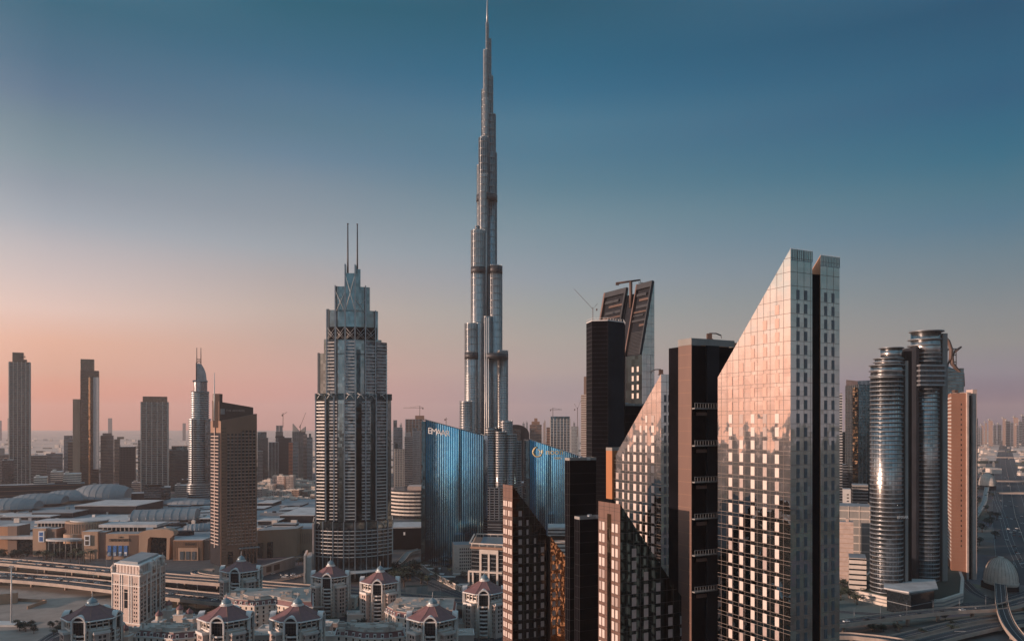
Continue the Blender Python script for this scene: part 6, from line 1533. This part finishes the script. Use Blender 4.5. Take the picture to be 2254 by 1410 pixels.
ptower('low_block', 'long dark brown building behind the vaulted mall roofs at the left', -20, 190, 1066, 1640, 40, 'dark_grey_cladding', 'brown_cladding', 9, 1, .2, cat='building', roofm='grey_roof', crown=[(122, 150, 1063, .2, .6)])
ptower('low_block', 'dark hall right of the vaulted mall roofs', 290, 345, 1085, 1620, 40, 'dark_grey_cladding', None, cat='building', roofm='grey_roof')
# cranes
def crane(label, px, ybase, ytop, Y, jl, jr, jy0=0, jy1=0, luff=False):
    x = X(px, Y); k = Y/F; r = empty('tower_crane', (x, Y, 0), label, 'crane', 'tower cranes on unfinished buildings')
    b = B(); t = .55*k*1.1; b.tube([(x, Y, Z(ybase, Y)), (x, Y, Z(ytop, Y))], t, 4); b.build('mast', 'rust_steel', r)
    b = B(); b.tube([(X(px-jl, Y), Y, Z(ytop+4+jy0, Y)), (x, Y, Z(ytop+4, Y)), (X(px+jr, Y), Y, Z(ytop+4+jy1, Y))], .4*k, 4); b.build('jib', 'rust_steel', r)
    if not luff: b = B(); b.tube([(X(px-jl*.6, Y), Y, Z(ytop+3.5+jy0*.6, Y)), (x, Y, Z(ytop, Y)), (X(px+jr*.8, Y), Y, Z(ytop+3.5+jy1*.8, Y))], .18*k, 4); b.build('tie_bar', 'rust_steel', r)
    b = B(); xx = X(px+jr*.85, Y) if jr < jl else X(px-jl*.85, Y); b.box(xx-1.2*k, xx+1.2*k, Y-1, Y+1, Z(ytop+7, Y), Z(ytop+3.5, Y)); b.build('counterweight', 'rust_steel', r)
crane('wide armed tower crane on the brown unfinished tower left of the spire', 924, 916, 893, 2200, 36, 8)
crane('tower crane on the broad grid fronted tower', 1217, 920, 897, 2100, 6, 20)
crane('luffing tower crane right of the broad grid fronted tower', 1271, 960, 896, 1800, 7, 9, -12, -22, True)
crane('thin tower crane rising from the knob crowned tower', 623, 940, 908, 2750, 2, 9, 4, -6, True)
crane('leaning tower crane on the horned unfinished tower', 661, 950, 934, 2650, 1, 12, 2, -30, True)
crane('long leaning crane arm left of the twin slanted crowns', 1305, 712, 676, 480, 41, 10, -44, -12, True)
crane('small tower crane behind the larger blue glass building roof', 982, 946, 918, 2400, 3, 3, 3, 0, True)

# ------------------------------------------------------------ trees
def leafball(b, cx, cy, cz, rx, ry, rz, n, s, seed):
    rn_ = random.Random(seed)
    lobes = [(rn_.gauss(0, .42)*rx, rn_.gauss(0, .42)*ry, rn_.gauss(0, .35)*rz, rn_.uniform(.35, .6)) for _ in range(9)]
    for i in range(n):
        lx, ly, lz, lr = lobes[rn_.randrange(9)]
        th, ph = rn_.uniform(0, 2*pi), math.acos(rn_.uniform(-1, 1)); rr = lr*rn_.uniform(.6, 1.05)
        x, y, zz = cx+lx+rr*rx*sin(ph)*cos(th), cy+ly+rr*ry*sin(ph)*sin(th), cz+lz+rr*rz*cos(ph)
        a, t_ = rn_.uniform(0, 2*pi), rn_.uniform(-.9, .9); u_ = (cos(a)*s, sin(a)*s, t_*s*.6); v_ = (-sin(a)*s*.8, cos(a)*s*.8, rn_.uniform(-.8, .8)*s)
        b.add([(x-u_[0], y-u_[1], zz-u_[2]), (x-v_[0], y-v_[1], zz-v_[2]), (x+u_[0], y+u_[1], zz+u_[2]), (x+v_[0]*.6, y+v_[1]*.6, zz+v_[2]*.6)], [(0, 1, 2, 3)], 0)
def tree_proto(seed, dark=True):
    t = empty('tree', (0, 0, 0), 'x', 'tree', 'x'); b = B(); rn_ = random.Random(seed)
    b.tube([(0, 0, 0), (.1, 0, 1.6), (0, .1, 3)], [.35, .26, .2], 6)
    for i in range(5): a = i*1.26+rn_.random(); b.tube([(0, 0, 2.2), (cos(a)*1.0, sin(a)*1.0, 3.6), (cos(a)*2.0, sin(a)*2.0, 4.8)], [.16, .1, .05], 4)
    b.build('trunk', 'bark', t); b = B(); leafball(b, 0, 0, 4.9, 3.3, 3.3, 2.4, 420, .42, seed); b.build('crown', 'leaf_dark' if dark else 'leaf_mid', t)
    return t
def palm_proto():
    t = empty('palm_tree', (0, 0, 0), 'x', 'palm tree', 'x'); b = B(); b.tube([(0, 0, 0), (.15, 0, 4), (.1, 0, 8)], [.32, .24, .2], 7); b.build('trunk', 'bark', t)
    b = B()
    for i in range(18):
        a = i*2.399; up = 1.2-(i/18)*1.7; pts = [(.1+cos(a)*k*.75, sin(a)*k*.75, 8+up*k*.5-.12*k*k) for k in range(5)]
        for j in range(4):
            p, q = pts[j], pts[j+1]; w_ = .42*(1-j/5); nx, ny = -sin(a)*w_, cos(a)*w_
            b.quad((p[0]+nx, p[1]+ny, p[2]-.15), (q[0]+nx, q[1]+ny, q[2]-.2), q, p); b.quad(p, q, (q[0]-nx, q[1]-ny, q[2]-.2), (p[0]-nx, p[1]-ny, p[2]-.15))
    b.build('crown', 'leaf_mid', t); return t
protos = [tree_proto(1), tree_proto(2, False), tree_proto(3), palm_proto()]
for p in protos: index_children(p)
used = [False]*4
def plant(k, px, py, s, label, grp):
    o = protos[k] if not used[k] else copytree(protos[k]); used[k] = True
    x, y = G(px, py); o.location = (x, y, 0); o.scale = (s, s, s*random.uniform(.85, 1.1)); o.rotation_euler = (0, 0, random.uniform(0, 6.28)); o['label'] = label; o['group'] = grp
def nth(i):
    t = ['first', 'second', 'third', 'fourth', 'fifth', 'sixth', 'seventh', 'eighth', 'ninth', 'tenth', 'eleventh', 'twelfth', 'thirteenth', 'fourteenth', 'fifteenth', 'sixteenth', 'seventeenth', 'eighteenth', 'nineteenth', 'twentieth']
    return t[i] if i < 20 else ('thirtieth' if i == 29 else 'fortieth' if i == 39 else 'twentieth' if i == 19 else ('twenty', 'thirty', 'forty')[(i+1)//10-2]+'-'+t[(i+1) % 10-1])
random.seed(9)
def grove(n, ks, box, s0, s1, lab, grp):
    pts = sorted((random.uniform(box[0], box[1]), random.uniform(box[2], box[3])) for _ in range(n))
    for i, (px, py) in enumerate(pts): plant(random.choice(ks), px, py, random.uniform(s0, s1), lab % nth(i), grp)
grove(16, [3], (95, 250, 1226, 1240), 1.3, 1.7, '%s palm tree from the left on the mall forecourt', 'palm trees on the mall forecourt')
grove(14, [0, 2], (-5, 110, 1222, 1232), 1.1, 1.6, '%s dark tree from the left before the glazed mall front', 'dark trees before the mall front')
grove(20, [0, 1, 2], (862, 935, 1262, 1292), 1.5, 2.4, '%s dense tree from the left in the clump right of the balcony hotel', 'dense trees right of the balcony hotel')
grove(18, [0, 1, 2, 3], (930, 1040, 1246, 1300), .8, 1.4, '%s small tree from the left in the planted car park', 'small trees in the planted car park')
grove(36, [0, 1, 2], (1842, 1925, 1240, 1330), 1.0, 1.9, '%s tree from the left in the dark garden left of the round towers', 'trees in the garden left of the round towers')
grove(18, [0, 1, 2], (1930, 2110, 1255, 1330), .9, 1.4, '%s tree from the left near the round towers terrace', 'trees near the round towers terrace')
grove(20, [0, 2], (2150, 2195, 1060, 1200), 1.6, 2.4, '%s tree from the left along the track by the highway', 'trees along the highway')
grove(8, [0, 2], (30, 75, 1380, 1396), .8, 1.2, '%s bush like tree from the left at the bottom left corner', 'bushy trees at the bottom left')
grove(14, [0, 1], (110, 140, 1372, 1400), .5, .8, '%s low tree from the left along the lower left road', 'low trees along the lower left road')
grove(10, [0, 1, 2], (365, 480, 1335, 1365), .9, 1.3, '%s tree from the left among the domed turrets', 'trees among the domed turrets')
grove(8, [0, 1], (700, 740, 1390, 1410), .8, 1.1, '%s tree from the left below the left canopy side maroon tower', 'trees between the front maroon towers')
grove(16, [0, 2], (650, 700, 1225, 1245), 1.0, 1.6, '%s tree from the left by the mall parking wall', 'trees by the mall parking wall')
grove(30, [0, 1, 2], (560, 1100, 1352, 1398), .7, 1.2, '%s courtyard tree from the left among the maroon towers', 'courtyard trees among the maroon towers')
grove(16, [0, 1, 2], (1900, 2100, 1360, 1400), .7, 1.1, '%s tree from the left below the flyovers at the right', 'trees below the right flyovers')
# hedge like far greenery
# ------------------------------------------------------------ cars, lamps
def car_proto(name, col):
    b = B(); b.prism([(-.9, -2.2), (.9, -2.2), (.9, 2.2), (-.9, 2.2)], .35, .95, 0)
    lo = [(-.85, -1.3), (.85, -1.3), (.85, 1.6), (-.85, 1.6)]; hi = [(-.68, -.7), (.68, -.7), (.68, 1.1), (-.68, 1.1)]
    b.add([(x, y, .95) for x, y in lo]+[(x, y, 1.45) for x, y in hi], [(i, (i+1) % 4, 4+(i+1) % 4, 4+i) for i in range(4)], 1); b.poly([(x, y, 1.45) for x, y in hi], 0)
    for sx_ in (-.85, .85):
        for sy in (-1.35, 1.35): b.tube([(sx_-.1, sy, .33), (sx_+.1, sy, .33)], .33, 8, 2)
    return b.build('car', [col, 'dark_window', 'metal_dark'])
cp = [car_proto('car', 'sign_white'), car_proto('car', 'metal_dark'), car_proto('car', 'metal_grey'), car_proto('car', 'red_brick')]
cn = ['white', 'black', 'silver', 'dark red']; cu = [False]*4
def put_car(k, x, y, z, rz, label, grp):
    o = cp[k] if not cu[k] else cp[k].copy()
    if cu[k]: sc.collection.objects.link(o)
    cu[k] = True; o.location = (x, y, z); o.rotation_euler = (0, 0, rz); o.scale = (1.15, 1.15, 1.15); tag(o, label, 'car', grp)
i = 0
for px, py, k in ((4, 1263, 0), (8, 1268, 0), (14, 1266, 1), (20, 1269, 2), (24, 1265, 0), (30, 1264, 0), (33, 1271, 1), (42, 1268, 2), (48, 1273, 1), (60, 1267, 3), (66, 1273, 0), (70, 1271, 3), (131, 1274, 0), (76, 1269, 1)):
    x, y = gp(px, py, 9); put_car(k, x, y, 9.03, radians(-75-180*(i % 2)), '%s car on the lower left flyover, %s of the queue from the left' % (cn[k], nth(i)), 'cars on the lower left flyover'); i += 1
pts = sorted((random.uniform(2196, 2252), random.uniform(1015, 1190), random.choice([0, 0, 1, 2, 2, 3])) for _ in range(46))
for i, (px, py, k) in enumerate(pts):
    x, y = G(px, py); put_car(k, x, y, .05, random.choice([0, pi])+.03, '%s car on the wide highway, %s from its left edge' % (cn[k], nth(i)), 'cars on the wide highway')
for i in range(16):
    px, py = 640+random.uniform(-55, 45), 1262+random.uniform(-6, 14); k = random.choice([0, 1, 2]); x, y = G(px, py)
    put_car(k, x, y, .05, random.uniform(0, 3), '%s parked car, %s placed in the lot before the parking wall' % (cn[k], nth(i)), 'cars parked before the parking wall')
for i in range(8):
    px = 1860+i*42+random.uniform(-8, 8); py = 1370-(px-1843)*.1; k = random.choice([0, 1, 2]); x, y = gp(px, py, 9); put_car(k, x, y, 9.03, radians(-80), '%s car on the upper right flyover, %s from the left' % (cn[k], nth(i)), 'cars on the upper right flyover')
random.seed(58)
for j, (nm, l_, r__, y0, y1, zz, sp_) in enumerate((('lower flyover beyond the queue', 90, 244, 1272, 1284, 9, 9), ('upper left flyover', 5, 240, 1232, 1256, 9, 14), ('lower flyover right of the cream block', 370, 475, 1307, 1318, 9, 7), ('right flyover', 1850, 2180, 1393, 1372, 5, 0), ('wide highway near the round station', 2232, 2254, 1200, 1250, 0, 8))):
    if sp_ == 0: continue
    for i in range(sp_):
        u_ = (i+.5+random.uniform(-.3, .3))/sp_; x, y = gp(l_+(r__-l_)*u_, y0+(y1-y0)*u_+random.uniform(-2.5, 3), zz); k = random.choice([0, 0, 1, 2, 3])
        put_car(k, x, y, zz+.03, radians(-72), '%s car on the %s, %s from the left' % (cn[k], nm, nth(i)), 'cars on the '+nm)
def lamp_proto():
    t = empty('street_lamp', (0, 0, 0), 'x', 'street lamp', 'x'); b = B(); b.tube([(0, 0, 0), (0, 0, 11)], [.16, .09], 6); b.build('pole', 'metal_grey', t)
    b = B(); b.tube([(-1.8, 0, 11.3), (0, 0, 11), (1.8, 0, 11.3)], .08, 5); b.build('arm', 'metal_grey', t); b = B(); b.box(-2.5, -1.7, -.2, .2, 11.25, 11.45); b.box(1.7, 2.5, -.2, .2, 11.25, 11.45); b.build('lamp_head', 'metal_dark', t); return t
lp = lamp_proto(); index_children(lp); first = True
LP = [(55+60*j, 1240+5*j, 'upper left flyover') for j in range(4)]+[(20+62*j, 1267+5.6*j, 'lower left flyover') for j in range(4)]+[(390+45*j, 1308+5*j, 'middle of the lower left flyover') for j in range(2)]+[(1880+58*j, 1367-6*j, 'upper right flyover') for j in range(6)]+[(880+45*j, 1312+5*j, 'flyover behind the front maroon towers') for j in range(4)]
cnt = {}
for px, py, wh in LP:
    o = lp if first else copytree(lp); first = False; x, y = gp(px, py, 9); k = cnt.get(wh, 0); cnt[wh] = k+1
    o.location = (x, y, 9); o['label'] = '%s street lamp from the left on the %s' % (nth(k), wh); o['group'] = 'street lamps on the flyovers'
# overpasses and low blocks along the far highway
for py, l_, r__ in ((1006, 2190, 2330), (1058, 2192, 2330), (1084, 2196, 2330)):
    road('overpass', [gp(l_, py, 8), gp((l_+r__)/2, py+1, 8), gp(r__, py+3, 8)], 16, 8, 1.6, 60, lines=False)
random.seed(44)
lows = sorted((random.choice([random.uniform(2152, 2186), random.uniform(2238, 2262)]), random.uniform(972, 1046)) for _ in range(26))
for i, (px, py) in enumerate(lows):
    Y = YG(py); hgt = random.uniform(8, 22); w_ = random.uniform(5, 13)
    r, f, zt = ptower('low_block', 'low pale block by the wide highway, %s from the left among the far low blocks' % nth(i), px, px+w_, HY+(H-hgt)*F/Y, Y, 30, random.choice(['pale_stone', 'beige_stone', 'concrete', 'pink_stone']), 'dark_window', 4.5, 1.8, .1, cat='building', grp='low blocks along the far highway', roofm='pale_roof')
    b = B(); b.prism([(f[0][0]*.6+f[2][0]*.4, f[0][1]*.6+f[2][1]*.4), (f[1][0]*.6+f[3][0]*.4, f[1][1]*.6+f[3][1]*.4), (f[2][0]*.6+f[0][0]*.4, f[2][1]*.6+f[0][1]*.4), (f[3][0]*.6+f[1][0]*.4, f[3][1]*.6+f[1][1]*.4)], zt, zt+2.5); b.build('roof_block', 'pale_stone', r)
# low villas packed between the maroon towers
VB = [(262, 1392, 14, 18, 12), (285, 1402, 10, 16, 9), (446, 1392, 12, 20, 11), (430, 1362, 10, 14, 9), (452, 1374, 9, 12, 7), (568, 1398, 10, 22, 12), (590, 1385, 9, 16, 10), (715, 1400, 10, 16, 9), (700, 1378, 12, 18, 10), (722, 1372, 9, 14, 8), (788, 1352, 9, 20, 9), (880, 1400, 11, 18, 9), (1012, 1398, 12, 20, 14), (1018, 1372, 10, 18, 10), (905, 1330, 9, 30, 8), (980, 1350, 10, 16, 9), (640, 1300, 12, 30, 9), (395, 1360, 8, 16, 9), (320, 1396, 9, 14, 8), (770, 1316, 10, 10, 8), (690, 1336, 10, 16, 10), (876, 1345, 12, 14, 10)]
for i, (px, py, hgt, w_, d_) in enumerate(sorted(VB)):
    q = G(px, py, hgt); f = rect(q[0]-w_/2, q[0]+w_/2, q[1], q[1]+d_+4, random.uniform(-.15, .15))
    r = empty('villa_block', (*q, 0), 'low cream villa block, %s from the left between the maroon towers' % nth(i), 'building', 'low cream blocks between the maroon towers')
    b = B(); b.prism(f, 0, hgt, mtop=1); b.build('wall', [random.choice(['beige_stone', 'pink_stone']), 'low_roof'], r)
    b = B()
    for k in range(4): b.seg(f[k], f[(k+1) % 4], hgt, hgt+.9, .35, .2); b.seg(f[k], f[(k+1) % 4], hgt*.5, hgt*.5+.3, .25, 0)
    b.build('cornice', 'white_trim', r)
    nw = max(3, int(w_/3)); 
    for lv in range(max(1, int(hgt/3.3)-1)):
        for j in range(nw):
            b = B(); b.seg(ew(f[0], f[1], (j+.33)/nw), ew(f[0], f[1], (j+.67)/nw), 1.2+3.3*lv, 3.1+3.3*lv, .07, 0); b.build('window', 'dark_window', r)
    b = B(); c_ = ew(f[0], f[2], random.uniform(.35, .65)); s = random.uniform(1.2, 2.2); b.box(c_[0]-s, c_[0]+s, c_[1]-s*.7, c_[1]+s*.7, hgt, hgt+1.8); b.box(c_[0]+s+1, c_[0]+s+2.4, c_[1], c_[1]+1.2, hgt, hgt+1.1); b.build('roof_plant', 'white_trim', r)
# small plant on the mall roofs
b = None
for i in range(60):
    zt_ = 18.9; px, py = random.uniform(10, 680), random.uniform(1112, 1166)
    if 460 < px < 575: continue
    x, y = G(px, py, zt_); s = random.uniform(1.2, 3.4); bb = B(); bb.box(x-s, x+s, y-s*.7, y+s*.7, 15, zt_+random.uniform(.5, 2.5)); bb.build('roof_plant', random.choice(['pale_stone', 'metal_grey', 'dark_grey_cladding', 'white_trim']), mall)
for i in range(26):
    px, py = random.uniform(0, 660), random.uniform(1112, 1168); x, y = G(px, py, 19); ln = random.uniform(15, 60); bb = B(); a_ = random.choice([.05, 1.5, .3]); bb.seg((x, y), (x+ln*cos(a_), y+ln*sin(a_)), 15, 19.4+random.random(), .5, .5); bb.build('roof_duct', random.choice(['metal_grey', 'dark_grey_cladding', 'pale_stone']), mall)
# far suburb: counted by nobody, one mass
random.seed(77); b = B()
for i in range(1500):
    Y = 2750*math.exp(random.random()**1.3*1.25); px = random.uniform(-60, 2300); x = X(px, Y)
    if 2188 < px < 2240 and Y < 5000: continue
    s = random.uniform(6, 26); b.box(x-s, x+s, Y-s*.6, Y+s*.6, 0, random.uniform(4, 13) if i % 9 else random.uniform(14, 32), i % 3)
tag(b.build('distant_suburb', ['pale_stone', 'low_roof', 'leaf_dark']), kind='stuff')
# off picture city blocks that the mirror towers reflect
random.seed(33)
OB = ['left', 'behind']
for i in range(60):
    a = radians(random.uniform(-175, -45) if i % 2 else random.uniform(-118, -50)); d = random.uniform(330, 900); x, y = 60+d*sin(a), 270+d*cos(a)*.6
    if y > -60: x = min(x, -.66*max(y, 0)-75-random.uniform(0, 90))
    hgt = random.uniform(18, 60) if i % 5 else random.uniform(60, 105); w_ = random.uniform(14, 30)
    r = empty('city_block', (x, y, 0), 'city block out of the picture to the left', 'building', 'city blocks outside the left picture edge')
    f = rect(x-w_, x+w_, y-w_*.7, y+w_*.7, random.uniform(0, 1)); b = B(); b.prism(f, 0, hgt, mtop=1); b.build('wall', [random.choice(['beige_stone', 'sandstone', 'concrete', 'brown_cladding']), 'pale_roof'], r)
    b = B(); bands(b, f, 3, hgt, 3.6, 1.7, .15); b.build('window_bands', 'dark_window', r)
